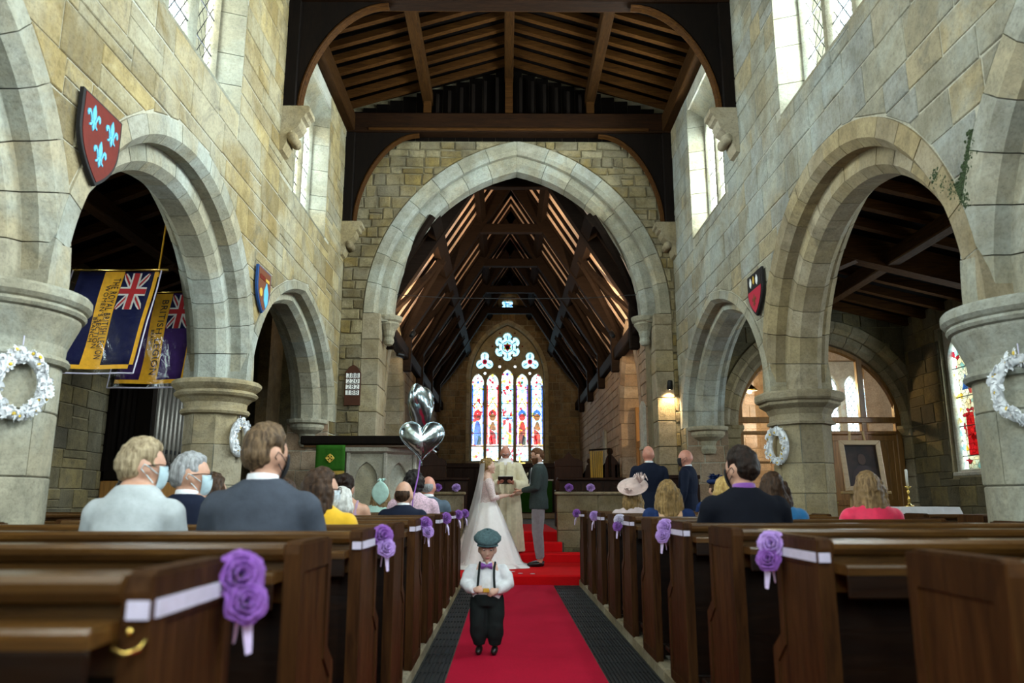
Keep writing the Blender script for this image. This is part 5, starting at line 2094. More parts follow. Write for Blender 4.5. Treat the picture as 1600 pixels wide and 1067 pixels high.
# ---- stained glass in the right aisle wall
for i, (a, b, c, d) in enumerate(AWR):
    w = tag(MB().box(AXR, AXR + .69, a, b, c - .0, c + .06, .01).build('window_%d' % (9 + i), 'ashlar_pale'), kind='structure')
    f2 = lambda u, v, n: (AXR + .14 - n, u, v)
    LWW = (b - a - .1) / 2
    hs = []
    for q in range(2):
        mm = a + .05 + LWW * (q + .5)
        hs.append(Arch(mm, LWW / 2 - .05, .1, d - .55).outline(c + .10, n=5))
    plate('mullion_frame', [[(a, c), (b, c), (b, d), (a, d)]] + hs, f2, .14, 'ashlar_pale', w, .02)
    for q, o in enumerate(hs):
        glass(o, 'glass_pattern', 0, w, fn=f2)
        mm = sum(p[0] for p in o) / len(o)
        glass([(mm - .12, c + .3), (mm + .12, c + .3), (mm + .1, c + .95), (mm - .1, c + .95)], 'glass_red' if q else 'glass_blue', .006, w, fn=f2)
        glass(circ(mm, c + 1.08, .08, 8), 'glass_flesh', .008, w, fn=f2)
        glass([(mm - .12, c + 1.3), (mm + .12, c + 1.3), (mm, c + 1.55)], 'glass_blue' if q else 'glass_amber', .006, w, fn=f2)
        for zz in (c + .3, c + .75, c + 1.2, c + 1.65):
            lead_line([(mm - LWW / 2 + .05, zz), (mm + LWW / 2 - .05, zz)], .008, .01, w, f2)
# left aisle windows
for i, (a, b, c, d) in enumerate(AWL):
    w = tag(MB().box(AXL - .69, AXL, a, b, c, c + .05, .01).build('window_%d' % (12 + i), 'ashlar_pale'), kind='structure')
    MB().add([(AXL - .5, a, c), (AXL - .5, b, c), (AXL - .5, b, d), (AXL - .5, a, d)], [(0, 1, 2, 3)]).build('glass', 'leaded_glass', w)
    MB().box(AXL - .56, AXL - .44, (a + b) / 2 - .05, (a + b) / 2 + .05, c, d, .01).build('mullion', 'ashlar_pale', w)

# ------------------------------------------------------------------ chancel furniture
def stall(x, y0, y1, z, label, face):
    """run of choir stalls along a chancel wall: back panelling, seat, desk front"""
    t = thing('choir_stall', label, 'choir stall', (x, (y0 + y1) / 2, z))
    L = (y1 - y0) / 2
    s = face
    n = int((y1 - y0) / .55)
    for i in range(n):
        a = -L + 2 * L * i / n; b = -L + 2 * L * (i + 1) / n
        MB().box(min(0, s * .04), max(0, s * .04), a + .03, b - .03, .1, 1.25, .01).build('back_panel', 'stall_wood', t)
        MB().box(min(0, s * .07), max(0, s * .07), a - .03, a + .03, 0, 1.32, .01).build('muntin', 'stall_wood', t)
    MB().box(min(-s * .02, s * .12), max(-s * .02, s * .12), -L, L, 1.25, 1.38, .015).build('cornice', 'stall_wood', t)
    MB().box(min(s * .07, s * .45), max(s * .07, s * .45), -L, L, .42, .46, .01).build('seat', 'stall_wood', t)
    MB().box(min(s * .8, s * .84), max(s * .8, s * .84), -L, L, 0, .9, .01).build('desk_front', 'stall_wood', t)
    MB().box(min(s * .66, s * .9), max(s * .66, s * .9), -L, L, .9, .94, .01).build('desk_top', 'stall_wood', t)
    for yy in (-L, L):
        poly = [(0, 0), (.9, 0), (.9, .95), (.80, 1.02), (.62, .80), (.3, .80), (.28, 1.35), (.24, 1.48), (.16, 1.56), (.08, 1.48), (.0, 1.38)]
        bm = bmesh.new()
        vs = [bm.verts.new((s * u, yy - .03, v)) for u, v in poly]
        f = bm.faces.new(vs)
        bmesh.ops.triangulate(bm, faces=[f])
        r = bmesh.ops.extrude_face_region(bm, geom=bm.faces[:])
        for q in r['geom']:
            if isinstance(q, bmesh.types.BMVert): q.co.y += .06
        m = MB(); m.frombm(bm); m.build('stall_end', 'stall_wood', t)
        MB().ell((s * .16, yy, 1.60), (.07, .05, .08), u=8, v=6).build('poppyhead', 'stall_wood', t, smooth=True)


stall(CXL + .07, 17.4, 21.5, .56, 'dark carved choir stalls along the left side of the chancel', 1)
stall(CXR - .07, 17.2, 21.5, .56, 'dark carved choir stalls along the right side of the chancel', -1)
# panelled screen / communion rail reach across behind the couple
t = thing('reredos', 'dark panelled wooden reredos below the big stained window', 'panelling', (EXC, YE - .16, .56))
for i in range(12):
    x = -2.2 + i * .367
    MB().box(x + .02, x + .347, -.04, .0, .1, 1.62, .012).build('panel', 'stall_wood', t)
    MB().box(x - .03, x + .03, -.07, .0, 0, 1.7, .01).build('stile', 'stall_wood', t)
MB().box(-2.25, 2.25, -.10, .02, 1.62, 1.78, .02).build('cornice', 'stall_wood', t)
t = thing('altar', 'altar with a green frontal far behind the priest', 'altar', (.35, 24.6, .72))
MB().box(-1.1, 1.1, -.35, .4, 0, .98, .015).build('body', 'stall_wood', t)
MB().box(-1.14, 1.14, -.38, .43, .98, 1.02, .008).build('cloth_top', 'white_cloth', t)
MB().box(-1.1, 1.1, -.375, -.352, .03, .97, .005).build('frontal', 'cloth_green', t)
MB().box(-1.4, 1.4, -.9, .8, -.16, 0, .01).build('dais', 'oak_light', t)
for dx, lab in ((-.95, 'lit candle left of the bride on the distant altar'), (.75, 'lit candle on the right half of the altar')):
    t = thing('altar_candle', lab, 'candle', (.35 + dx, 24.55, 1.741))
    MB().lathe([(.07, 0), (.03, .03), (.02, .2), (.05, .24), (.05, .26), (.015, .27)], seg=10).build('holder', 'brass', t, smooth=True)
    MB().lathe([(.028, .26), (.028, .62), (.006, .63)], seg=8).build('candle', 'wax', t, smooth=True)
    k = MATS.get('flame')
    if k is None:
        kk = NT('flame'); kk.b.inputs['Emission Color'].default_value = (1, .55, .12, 1); kk.b.inputs['Emission Strength'].default_value = 6; kk.col((1, .6, .2))
    MB().lathe([(.0, .63), (.018, .66), (.012, .70), (0, .75)], seg=8).build('flame', 'flame', t, smooth=True)
t = thing('altar_cross', 'brass cross standing in the middle of the altar', 'cross', (.45, 24.7, 1.741))
MB().lathe([(.12, 0), (.08, .04), (.03, .08)], seg=10).build('foot', 'brass', t)
MB().box(-.025, .025, -.015, .015, .08, .75, .005).build('upright', 'brass', t)
MB().box(-.18, .18, -.015, .015, .5, .55, .005).build('crossbar', 'brass', t)
# communion rail / low dark desks either side of the opening
for x0, x1, lab in ((-2.1, -.75, 'low dark wooden stall front left of the bride'), (1.05, 2.35, 'low dark wooden stall front behind the groom')):
    t = thing('prayer_desk', lab, 'desk', ((x0 + x1) / 2, 15.4, .56))
    w = (x1 - x0) / 2
    MB().box(-w, w, -.03, .03, 0, .92, .01).build('front', 'stall_wood', t)
    MB().box(-w - .03, w + .03, -.1, .25, .92, .97, .01).build('top', 'stall_wood', t)
    n = 3
    for i in range(n):
        a = -w + 2 * w * i / n + .06; b = -w + 2 * w * (i + 1) / n - .06
        A = Arch((a + b) / 2, (b - a) / 2, .05, .62)
        plate('arcade_panel', [[(a - .04, .05), (b + .04, .05), (b + .04, .88), (a - .04, .88)], A.outline(.12, n=5)], lambda u, v, q: (u, -.045 - q, v), .03, 'stall_wood', t)
# tall seat ends with gabled tops, curtain beside
for x, y, lab in ((1.35, 16.4, 'tall gabled wooden seat beside the gold curtain'), (-1.55, 16.2, 'tall gabled wooden seat in the chancel left of the bride')):
    t = thing('clergy_seat', lab, 'chair', (x, y, .56))
    MB().box(-.3, .3, .2, .25, 0, 1.25, .01).build('back', 'stall_wood', t)
    MB().prism([(-.3, 1.25), (.3, 1.25), (.3, 1.35), (.22, 1.4), (.12, 1.42), (0, 1.55), (-.12, 1.42), (-.22, 1.4), (-.3, 1.35)], lambda u, v, n: (u, .25 - n, v), 0, .05).build('crest', 'stall_wood', t)
    MB().box(-.28, .28, -.25, .2, .4, .45, .01).build('seat', 'stall_wood', t)
    for sx in (-1, 1):
        MB().box(sx * .28 - .03, sx * .28 + .03, -.26, .24, 0, .75, .012).build('side', 'stall_wood', t)
t = thing('curtain', 'gold curtain hanging from a dark rail on the right of the chancel', 'curtain', (1.95, 16.6, .58))
m = MB()
for j in range(2):
    z = j * 1.55
    for i in range(25):
        u = -.14 + .28 * i / 24
        m.v.append((u * (.8 if j == 0 else 1), .03 * math.sin(i * 1.6), z))
for i in range(24):
    m.face((i, i + 1, 26 + i, 25 + i))
c = m.build('cloth', 'curtain_gold', t, smooth=True)
c.modifiers.new('thickness', 'SOLIDIFY').thickness = .006
MB().tube([(-.16, 0, 1.57), (.30, 0, 1.60)], .015, 6).build('rail', 'black_wood', t)
MB().tube([(.28, 0, 0), (.28, 0, 1.6)], .03, 6).build('post', 'black_wood', t)
# door with timber frame in the chancel's right arch
t = thing('vestry_screen', 'oak framed screen with a pane inside the right chancel arch', 'screen', (CXR + .35, CRA.mid, .5))
for yy in (-1.1, -.2, .5, 1.1):
    MB().box(-.05, .05, yy - .05, yy + .05, 0, 2.6 if abs(yy) > 1 else 3.4, .01).build('post', 'oak', t)
MB().box(-.04, .04, -1.1, 1.1, 1.7, 1.85, .01).build('rail', 'oak', t)
for i in range(8):
    a = -1.05 + i * .26
    MB().box(-.02, .02, a, a + .255, .05, 1.7, .004).build('plank', 'oak', t)
MB().add([(0, -1.1, 1.85), (0, 1.1, 1.85), (0, 1.1, 2.8), (0, -1.1, 2.8)], [(0, 1, 2, 3)]).build('pane', 'window_glass', t)
# memorial tablets
for x, y, z, w, h, lab in ((CXR - .03, 14.05, 2.05, .34, .75, 'pale stone tablet on the right chancel wall near the arch'), (CXR - .03, 19.6, 2.0, .4, .8, 'tall pale stone memorial further down the right chancel wall')):
    t = thing('memorial_tablet', lab, 'tablet', (x, y, z))
    f3 = lambda u, v, n: (-n, u, v)
    MB().prism([(-w / 2, 0), (w / 2, 0), (w / 2, h), (0, h + .08), (-w / 2, h)], f3, -.03, .03, .008).build('slab', 'ashlar_pale', t)
    MB().prism([(-w / 2 - .03, -.06), (w / 2 + .03, -.06), (w / 2 + .03, 0), (-w / 2 - .03, 0)], f3, -.03, .05, .008).build('ledge', 'ashlar_pale', t)
t = thing('wall_plaque', 'small dark plaque on the stone wall of the left aisle', 'plaque', (AXL + .022, 12.0, 1.32))
MB().box(-.02, .015, -.16, .16, 0, .3, .005).build('plate', 'black_metal', t)
MB().box(.015, .018, -.13, .13, .2, .24).build('inscription', 'iron', t)

# ---- spot lamps
def wall_lamp(loc, label, power, color=(1.0, .72, .42), aim=(0, 0, -1), size=70):
    t = thing('wall_lamp', label, 'lamp', loc)
    kk = MATS.get('lamp_glow')
    if kk is None:
        q = NT('lamp_glow'); q.b.inputs['Emission Color'].default_value = (1, .8, .55, 1); q.b.inputs['Emission Strength'].default_value = 12
    d = Vector(aim).normalized()
    rot = d.to_track_quat('-Z', 'Y').to_euler()
    b = MB().lathe([(.035, .10), (.045, .08), (.05, -.02), (.052, -.05)], seg=12).build('shade', 'black_metal', t, smooth=True); b.rotation_euler = rot
    g = MB().ell((0, 0, -.04), (.04, .04, .02), u=10, v=6).build('bulb', 'lamp_glow', t, smooth=True); g.rotation_euler = rot
    MB().tube([(0, 0, .06), (0, .06, .10)], .01, 5).build('bracket', 'black_metal', t)
    l = bpy.data.lights.new('lamp_light', 'SPOT')
    l.energy = power; l.color = color; l.spot_size = rad(size); l.spot_blend = .7; l.shadow_soft_size = .05
    o = bpy.data.objects.new('lamp_light', l); COL.objects.link(o)
    o.parent = t
    o.location = d * .07
    o.rotation_euler = rot
    return t


wall_lamp((-1.95, 14.15, 3.75), 'added spotlight on the left chancel wall brightening the right wall', 220, aim=(1, .75, -.15), size=90)  # lamp added to brighten the right chancel wall
wall_lamp((2.78, 12.86, 2.98), 'small bright spotlight on the wall right of the chancel arch', 60, aim=(.0, .35, -1), size=110)
wall_lamp((-1.75, 14.1, 4.15), 'added spotlight behind the left arch jamb brightening the chancel roof', FILL_LAMP, aim=(.25, 1, .85), size=120)  # added fixture, lifts the plaster strips of the chancel roof
wall_lamp((2.0, 14.1, 4.15), 'added spotlight behind the right arch jamb brightening the chancel roof', FILL_LAMP, aim=(-.25, 1, .85), size=120)  # its added twin on the other side, also for the roof
t = thing('pendant_lamp', 'pendant lamp glowing inside the chapel behind the oak screen', 'lamp', (5.0, 15.6, 3.3))
MB().lathe([(.02, .2), (.03, .15), (.16, .02), (.17, 0)], seg=14).build('shade', 'brass', t, smooth=True)
MB().ell((0, 0, .0), (.06, .06, .06), u=10, v=8).build('bulb', 'lamp_glow', t, smooth=True)
MB().tube([(0, 0, .2), (0, 0, 1.7)], .008, 5).build('flex', 'iron', t)
l = bpy.data.lights.new('chapel_light', 'POINT'); l.energy = 260; l.color = (1, .70, .32); l.shadow_soft_size = .1
o = bpy.data.objects.new('chapel_light', l); COL.objects.link(o); o.parent = t; o.location = (0, 0, -.12)

# green moss in the joints beside the right-hand pillar
plain('moss', (.020, .036, .008), .95, noise=.4, scale=40, bump=.6)
rng = random.Random(66)
mo = MB()
for (y, z) in ((4.92, 3.26), (4.84, 3.17), (4.77, 3.09), (4.70, 3.05), (4.63, 3.10), (4.58, 3.17), (4.53, 3.24), (4.49, 3.32), (4.64, 2.97)):
    for k in range(90):
        mo.ell((XR - .006, y + rng.gauss(0, .024), z + rng.gauss(0, .026)), (rng.uniform(.006, .014), rng.uniform(.008, .018), rng.uniform(.008, .018)), None, 6, 4)
tag(mo.build('moss', 'moss', WALL_R, smooth=True), kind='stuff')
# ------------------------------------------------------------------ people
def skin_mat(name, c):
    k = NT(name)
    v = k.coord('Object')
    f = k.noise(v, 30, 4, .6)
    k.col(k.ramp(f, [(.3, [x * .88 for x in c]), (.7, [min(1, x * 1.08) for x in c])]))
    k.rough(.5)
    k.b.inputs['Subsurface Weight'].default_value = .08
    k.b.inputs['Subsurface Radius'].default_value = (.02, .008, .004)
    return k.m


def hair_mat(name, dark, light, sc=1.0):
    k = NT(name)
    v = k.coord('Object', (60 * sc, 60 * sc, 5))
    f = k.noise(v, 1.0, 5, .65, .4)
    k.col(k.ramp(f, [(.34, dark), (.64, light)]))
    k.rough(.45)
    k.b.inputs['Specular IOR Level'].default_value = .18
    k.bump(f, .8, .014)
    return k.m


skin_mat('skin', (.56, .31, .21))
skin_mat('skin_pale', (.66, .41, .31))
skin_mat('skin_pink', (.62, .27, .19))
skin_mat('skin_tan', (.60, .36, .20))
plain('lips', (.42, .12, .11), .4)
plain('eye_white', (.75, .73, .70), .25)
plain('eye_dark', (.03, .02, .015), .2)
hair_mat('hair_ash', (.17, .12, .065), (.50, .40, .25))
hair_mat('hair_grey', (.17, .17, .17), (.46, .47, .48))
hair_mat('hair_brown_grey', (.030, .017, .009), (.21, .135, .072))
hair_mat('hair_black', (.006, .005, .005), (.022, .016, .014))
hair_mat('hair_brown', (.014, .007, .004), (.075, .038, .019))
hair_mat('hair_dark', (.005, .003, .002), (.026, .012, .007))
hair_mat('hair_white', (.46, .45, .42), (.74, .73, .69))
hair_mat('hair_light_brown', (.08, .045, .02), (.32, .20, .09))
hair_mat('hair_blonde', (.30, .17, .045), (.66, .46, .16))
hair_mat('hair_dark_blonde', (.09, .055, .02), (.36, .22, .08))
hair_mat('hair_auburn', (.045, .018, .008), (.17, .07, .028))
fabric('cloth_silver', (.42, .46, .47), .5)
fabric('cloth_suit_grey', (.055, .065, .085), .7)
fabric('cloth_navy', (.010, .014, .030), .75)
fabric('cloth_navy_blue', (.014, .030, .10), .7)
fabric('cloth_black_navy', (.006, .007, .012), .8)
fabric('cloth_blue_grey', (.075, .105, .14), .7)
fabric('cloth_yellow', (.66, .38, .01), .7)
fabric('cloth_red', (.28, .012, .03), .7)
fabric('cloth_coral', (.74, .03, .09), .6)
fabric('cloth_mauve', (.42, .27, .38), .6)
fabric('cloth_mint', (.42, .62, .55), .6)
fabric('cloth_pink_lace', (.62, .42, .50), .7, .35, 60)
fabric('cloth_pale_pink', (.64, .52, .52), .6)
fabric('cloth_blush', (.62, .46, .42), .7)
fabric('cloth_blue', (.02, .17, .40), .7)
fabric('cloth_purple', (.22, .07, .34), .6)
fabric('cloth_white', (.76, .77, .80), .6)
fabric('cloth_ivory', (.84, .79, .76), .5, .03)
fabric('cloth_lace', (.72, .58, .56), .8, .3, 70)
fabric('cloth_cream', (.66, .58, .40), .75)
fabric('cloth_tweed', (.040, .052, .050), .9, .3, 80)
fabric('cloth_grey_trousers', (.22, .20, .215), .8)
fabric('cloth_charcoal', (.014, .018, .018), .85)
fabric('cloth_cap', (.055, .095, .105), .9, .35, 60)
fabric('mask_blue', (.50, .66, .72), .7)
plain('mask_black', (.012, .012, .014), .8)
plain('mask_floral', (.55, .62, .68), .7, noise=.5, scale=60)
plain('shoe_black', (.010, .009, .009), .3)
plain('glasses_dark', (.015, .012, .012), .3)
plain('book_dark', (.018, .012, .012), .5)
plain('paper', (.75, .72, .66), .8)
k_ = NT('veil')
_tr = k_.n('ShaderNodeBsdfTransparent'); _df = k_.n('ShaderNodeBsdfDiffuse'); _df.inputs[0].default_value = (.82, .80, .80, 1)
_m = k_.n('ShaderNodeMixShader'); _m.inputs[0].default_value = .42
k_.l(_tr.outputs[0], _m.inputs[1]); k_.l(_df.outputs[0], _m.inputs[2]); k_.l(_m.outputs[0], k_.out.inputs[0])


def fuse(mb, voxel, smooth=3, fac=.5, parent=None, name='body', mat='skin', noise=0.0, nsc=12.0, seed=0):
    """weld overlapping closed shapes into one continuous surface"""
    me = mb.mesh('tmp')
    ob = bpy.data.objects.new('tmp', me)
    r = ob.modifiers.new('r', 'REMESH'); r.mode = 'VOXEL'; r.voxel_size = voxel
    if smooth:
        s = ob.modifiers.new('s', 'SMOOTH'); s.factor = fac; s.iterations = smooth
    out = bake(ob)
    bpy.data.meshes.remove(me)
    out.name = name
    out.materials.clear(); out.materials.append(M(mat))
    if noise:
        off = Vector((seed * 3.7, seed * 1.3, 0))
        nv = len(out.vertices)
        co = [0.0] * (3 * nv); nn = [0.0] * (3 * nv)
        out.vertices.foreach_get('co', co)
        out.vertex_normals.foreach_get('vector', nn)
        for i in range(0, 3 * nv, 3):
            d = pnoise(Vector(co[i:i + 3]) * nsc + off) * noise
            co[i] += nn[i] * d; co[i + 1] += nn[i + 1] * d; co[i + 2] += nn[i + 2] * d
        out.vertices.foreach_set('co', co)
        out.update()
    out.polygons.foreach_set('use_smooth', [True] * len(out.polygons))
    return link(name, out, parent)


def head_pt(d, hs=1.0):
    """point of the bare head for a unit direction"""
    x, y, z = d
    px, py, pz = x * .076, y * .096, z * .118
    if z < 0:
        q = (-z) ** 1.4
        px *= 1 - .30 * q
        py = py * (1 - .12 * q) + .022 * q
    if y < 0 and z > -.2:
        py *= 1.06
    return Vector((px, py, pz)) * hs


def sph(az, el):
    return (math.sin(az) * math.cos(el), math.cos(az) * math.cos(el), math.sin(el))


def add_head(mb, Mx, hs=1.0, face=True):
    u, v = 22, 16
    vs, fs = [], []
    vs.append(Mx @ head_pt((0, 0, -1), hs))
    for i in range(1, v):
        el = -PI / 2 + PI * i / v
        for j in range(u):
            vs.append(Mx @ head_pt(sph(2 * PI * j / u, el), hs))
    vs.append(Mx @ head_pt((0, 0, 1), hs))
    for j in range(u):
        fs.append((0, 1 + j, 1 + (j + 1) % u))
    for i in range(v - 2):
        for j in range(u):
            k = (j + 1) % u
            fs.append((1 + i * u + j, 1 + (i + 1) * u + j, 1 + (i + 1) * u + k, 1 + i * u + k))
    b = 1 + (v - 2) * u
    for j in range(u):
        fs.append((b + j, len(vs) - 1, b + (j + 1) % u))
    mb.add(vs, [f[::-1] for f in fs])
    R = Mx.to_3x3().normalized()
    def e(c, r):
        mb.ell(Mx @ (Vector(c) * hs), [q * hs for q in r], R, 10, 8)
    for s in (-1, 1):
        e((s * .077, -.006, -.012), (.011, .021, .031))       # ears
        e((s * .036, .066, -.022), (.024, .02, .022))         # cheeks
    if face:
        e((0, .094, -.016), (.0125, .014, .024))              # nose
        e((0, .100, -.030), (.016, .013, .011))
        e((0, .083, .026), (.050, .014, .012))                # brow
        e((0, .084, -.062), (.022, .010, .009))               # lips
        e((0, .074, -.098), (.024, .02, .018))                # chin


def hand(mb, wrist, direc, palm_n, side, s=1.0, curl=.5, fs=None):
    """palm, four fingers and a thumb; direc: wrist to knuckles, palm_n: out of the palm, side: direction of the thumb"""
    w = Vector(wrist); d = Vector(direc).normalized(); n = Vector(palm_n).normalized(); n = (n - d * n.dot(d)).normalized()
    t = Vector(side); t = (t - d * t.dot(d) - n * t.dot(n)).normalized()
    R = Matrix((t, d, -n)).transposed()
    mb.ell(w + d * .045 * s, (.040 * s, .052 * s, .017 * s), R, 12, 8)
    base = w + d * .085 * s
    for i, (o, L) in enumerate(((.029, .072), (.010, .080), (-.010, .074), (-.028, .058))):
        p0 = base + t * o * s - d * .012 * s
        a = 0
        pts = [p0]
        cur = d.copy()
        for k, f in enumerate((.45, .32, .23)):
            a = curl * (.5 + .4 * k) + i * .05
            cur = (d * math.cos(a) + n * math.sin(a)).normalized()
            pts.append(pts[-1] + cur * L * f * s)
        mb.tube(pts, [.0095 * s, .009 * s, .008 * s, .0065 * s], 8)
    b = w + d * .025 * s + t * .030 * s
    pts = [b, b + (t * .6 + d * .6 + n * .3) * .032 * s, b + (t * .65 + d * 1.4 + n * .8 * curl + n * .2) * .034 * s, b + (t * .55 + d * 2.0 + n * 1.5 * curl + n * .2) * .034 * s]
    mb.tube(pts, [.013 * s, .011 * s, .0095 * s, .0075 * s], 8)


def ring(c, rx, ry, n=18, tilt=0.0):
    return [(c[0] + rx * math.cos(2 * PI * k / n), c[1] + ry * math.sin(2 * PI * k / n), c[2] + tilt * ry * math.sin(2 * PI * k / n)) for k in range(n)]


def folded_ring(c, rx, ry, n, amp, k, ph=0.0):
    out = []
    for i in range(n):
        a = 2 * PI * i / n
        q = 1 + amp * math.sin(k * a + ph) + amp * .5 * math.sin((k * 1.7 // 1) * a + 2 * ph)
        out.append((c[0] + rx * q * math.cos(a), c[1] + ry * q * math.sin(a), c[2]))
    return out


def frame(pose='sit', s=1.0, broad=1.0, lean=.0):
    """joint positions for a 1.75 m adult, scaled by s"""
    J = {}
    if pose == 'sit':
        base = .44
        J = dict(pelvis=(0, 0, .12), waist=(0, -.01, .28), chest=(0, -.015 + lean * .4, .47), neck=(0, -.01 + lean * .6, .650), head=(0, .015 + lean, .775),
                 sh=(.185 * broad, -.01 + lean * .5, .585), el=(.235 * broad, .06, .32), wr=(.10, .27, .20), knee=(.11, .44, .06), ank=(.11, .46, -.34))
        J = {k: Vector(v) * s + Vector((0, 0, base)) for k, v in J.items()}
        J['ank'].z = .10; J['knee'].z = .50
    else:
        J = dict(pelvis=(0, 0, .95), waist=(0, .0, 1.10), chest=(0, -.01, 1.29), neck=(0, -.01, 1.470), head=(0, .015, 1.61),
                 sh=(.185 * broad, -.01, 1.405), el=(.245 * broad, -.01, 1.12), wr=(.245 * broad, .08, .87), knee=(.095, .02, .50), ank=(.09, -.02, .09))
        J = {k: Vector(v) * s for k, v in J.items()}
    J['s'] = s; J['pose'] = pose; J['broad'] = broad
    return J


def mir(v, sg):
    return Vector((v.x * sg, v.y, v.z))


def arms(J, key, sg):
    q = J.get(key + ('R' if sg > 0 else 'L'))
    return q if q is not None else mir(J[key], sg)


def add_limbs(mb, J, arm_r=(.052, .043, .034, .026), leg=True, k=1.0, wrist_stop=1.0, arms_on=True, hands=True, arm_only=False):
    s = J['s']
    for sg in (-1, 1):
        sh, el, wr = arms(J, 'sh', sg), arms(J, 'el', sg), arms(J, 'wr', sg)
        if arms_on:
            mid1 = (sh + el) / 2
            w2 = el + (wr - el) * wrist_stop
            mb.tube([sh + Vector((-sg * .05 * s, 0, -.03 * s)), sh + Vector((0, 0, -.03 * s)), mid1, el, (el + w2) / 2, w2], [arm_r[0] * s * k * .9, arm_r[0] * s * k, arm_r[1] * s * k * 1.05, arm_r[1] * s * k * .95, arm_r[2] * s * k * 1.05, arm_r[3] * s * k], 10)
        if leg:
            hp = J['pelvis'] + Vector((sg * .088 * s, 0, 0))
            kn, an = mir(J['knee'], sg), mir(J['ank'], sg)
            if 'kneeR' in J: kn = arms(J, 'knee', sg)
            if 'ankR' in J: an = arms(J, 'ank', sg)
            mb.tube([hp, (hp + kn) / 2, kn, kn + (an - kn) * .35, an], [.088 * s * k, .078 * s * k, .058 * s * k, .056 * s * k, .038 * s * k], 12)
            mb.tube([an + Vector((0, -.03 * s, -.02 * s)), an + Vector((0, .05 * s, -.045 * s)), an + Vector((0, .15 * s, -.06 * s))], [.036 * s * k, .036 * s * k, .026 * s * k], 8)


def add_torso(mb, J, k=0.0, hem=None, fem=False, neck=True, shoulders=True):
    s = J['s']; b = J['broad']
    P, W, C, N = J['pelvis'], J['waist'], J['chest'], J['neck']
    w = .128 if fem else .150
    hp = .180 if fem else .172
    rings = []
    if hem is not None:
        rings.append(ring((P.x, P.y, hem), (hp + .01) * s + k, .125 * s + k))
    rings += [ring(P, hp * s + k, .125 * s + k), ring((P + W) / 2, (hp + w) / 2 * s + k, .112 * s + k), ring(W, w * b * s + k, .105 * s + k)]
    rings += [ring((W + C) / 2, (w * .4 + .17 * .6) * b * s * .98 + k, .114 * s + k), ring(C, .168 * b * s + k, .118 * s + k)]
    sh = J['sh'] if 'sh' in J else J['shR']
    top = Vector((0, C.y, abs(sh.z)))
    z = sh.z
    rings += [ring((0, N.y, z - .07 * s), .182 * b * s + k, .112 * s + k), ring((0, N.y, z - .01 * s), .190 * b * s + k, .100 * s + k), ring((N.x, N.y, z + .025 * s), .172 * b * s + k, .088 * s + k),
              ring((N.x, N.y, z + .050 * s), .128 * b * s + k, .078 * s + k), ring((N.x, N.y, z + .072 * s), .090 * s + k * .8, .068 * s + k * .8), ring((N.x, N.y, z + .095 * s), .064 * s + k * .5, .060 * s + k * .5)]
    mb.loft(rings)
    if shoulders:
        for sg in (-1, 1):
            mb.ell(arms(J, 'sh', sg) + Vector((-sg * .012 * s, 0, -.022 * s)), (.054 * s + k, .056 * s + k, .056 * s + k), None, 12, 8)


def head_matrix(J, turn=0.0, nod=0.0, roll=0.0):
    return Matrix.Translation(J['head']) @ Euler((-nod, roll, -turn), 'XYZ').to_matrix().to_4x4()


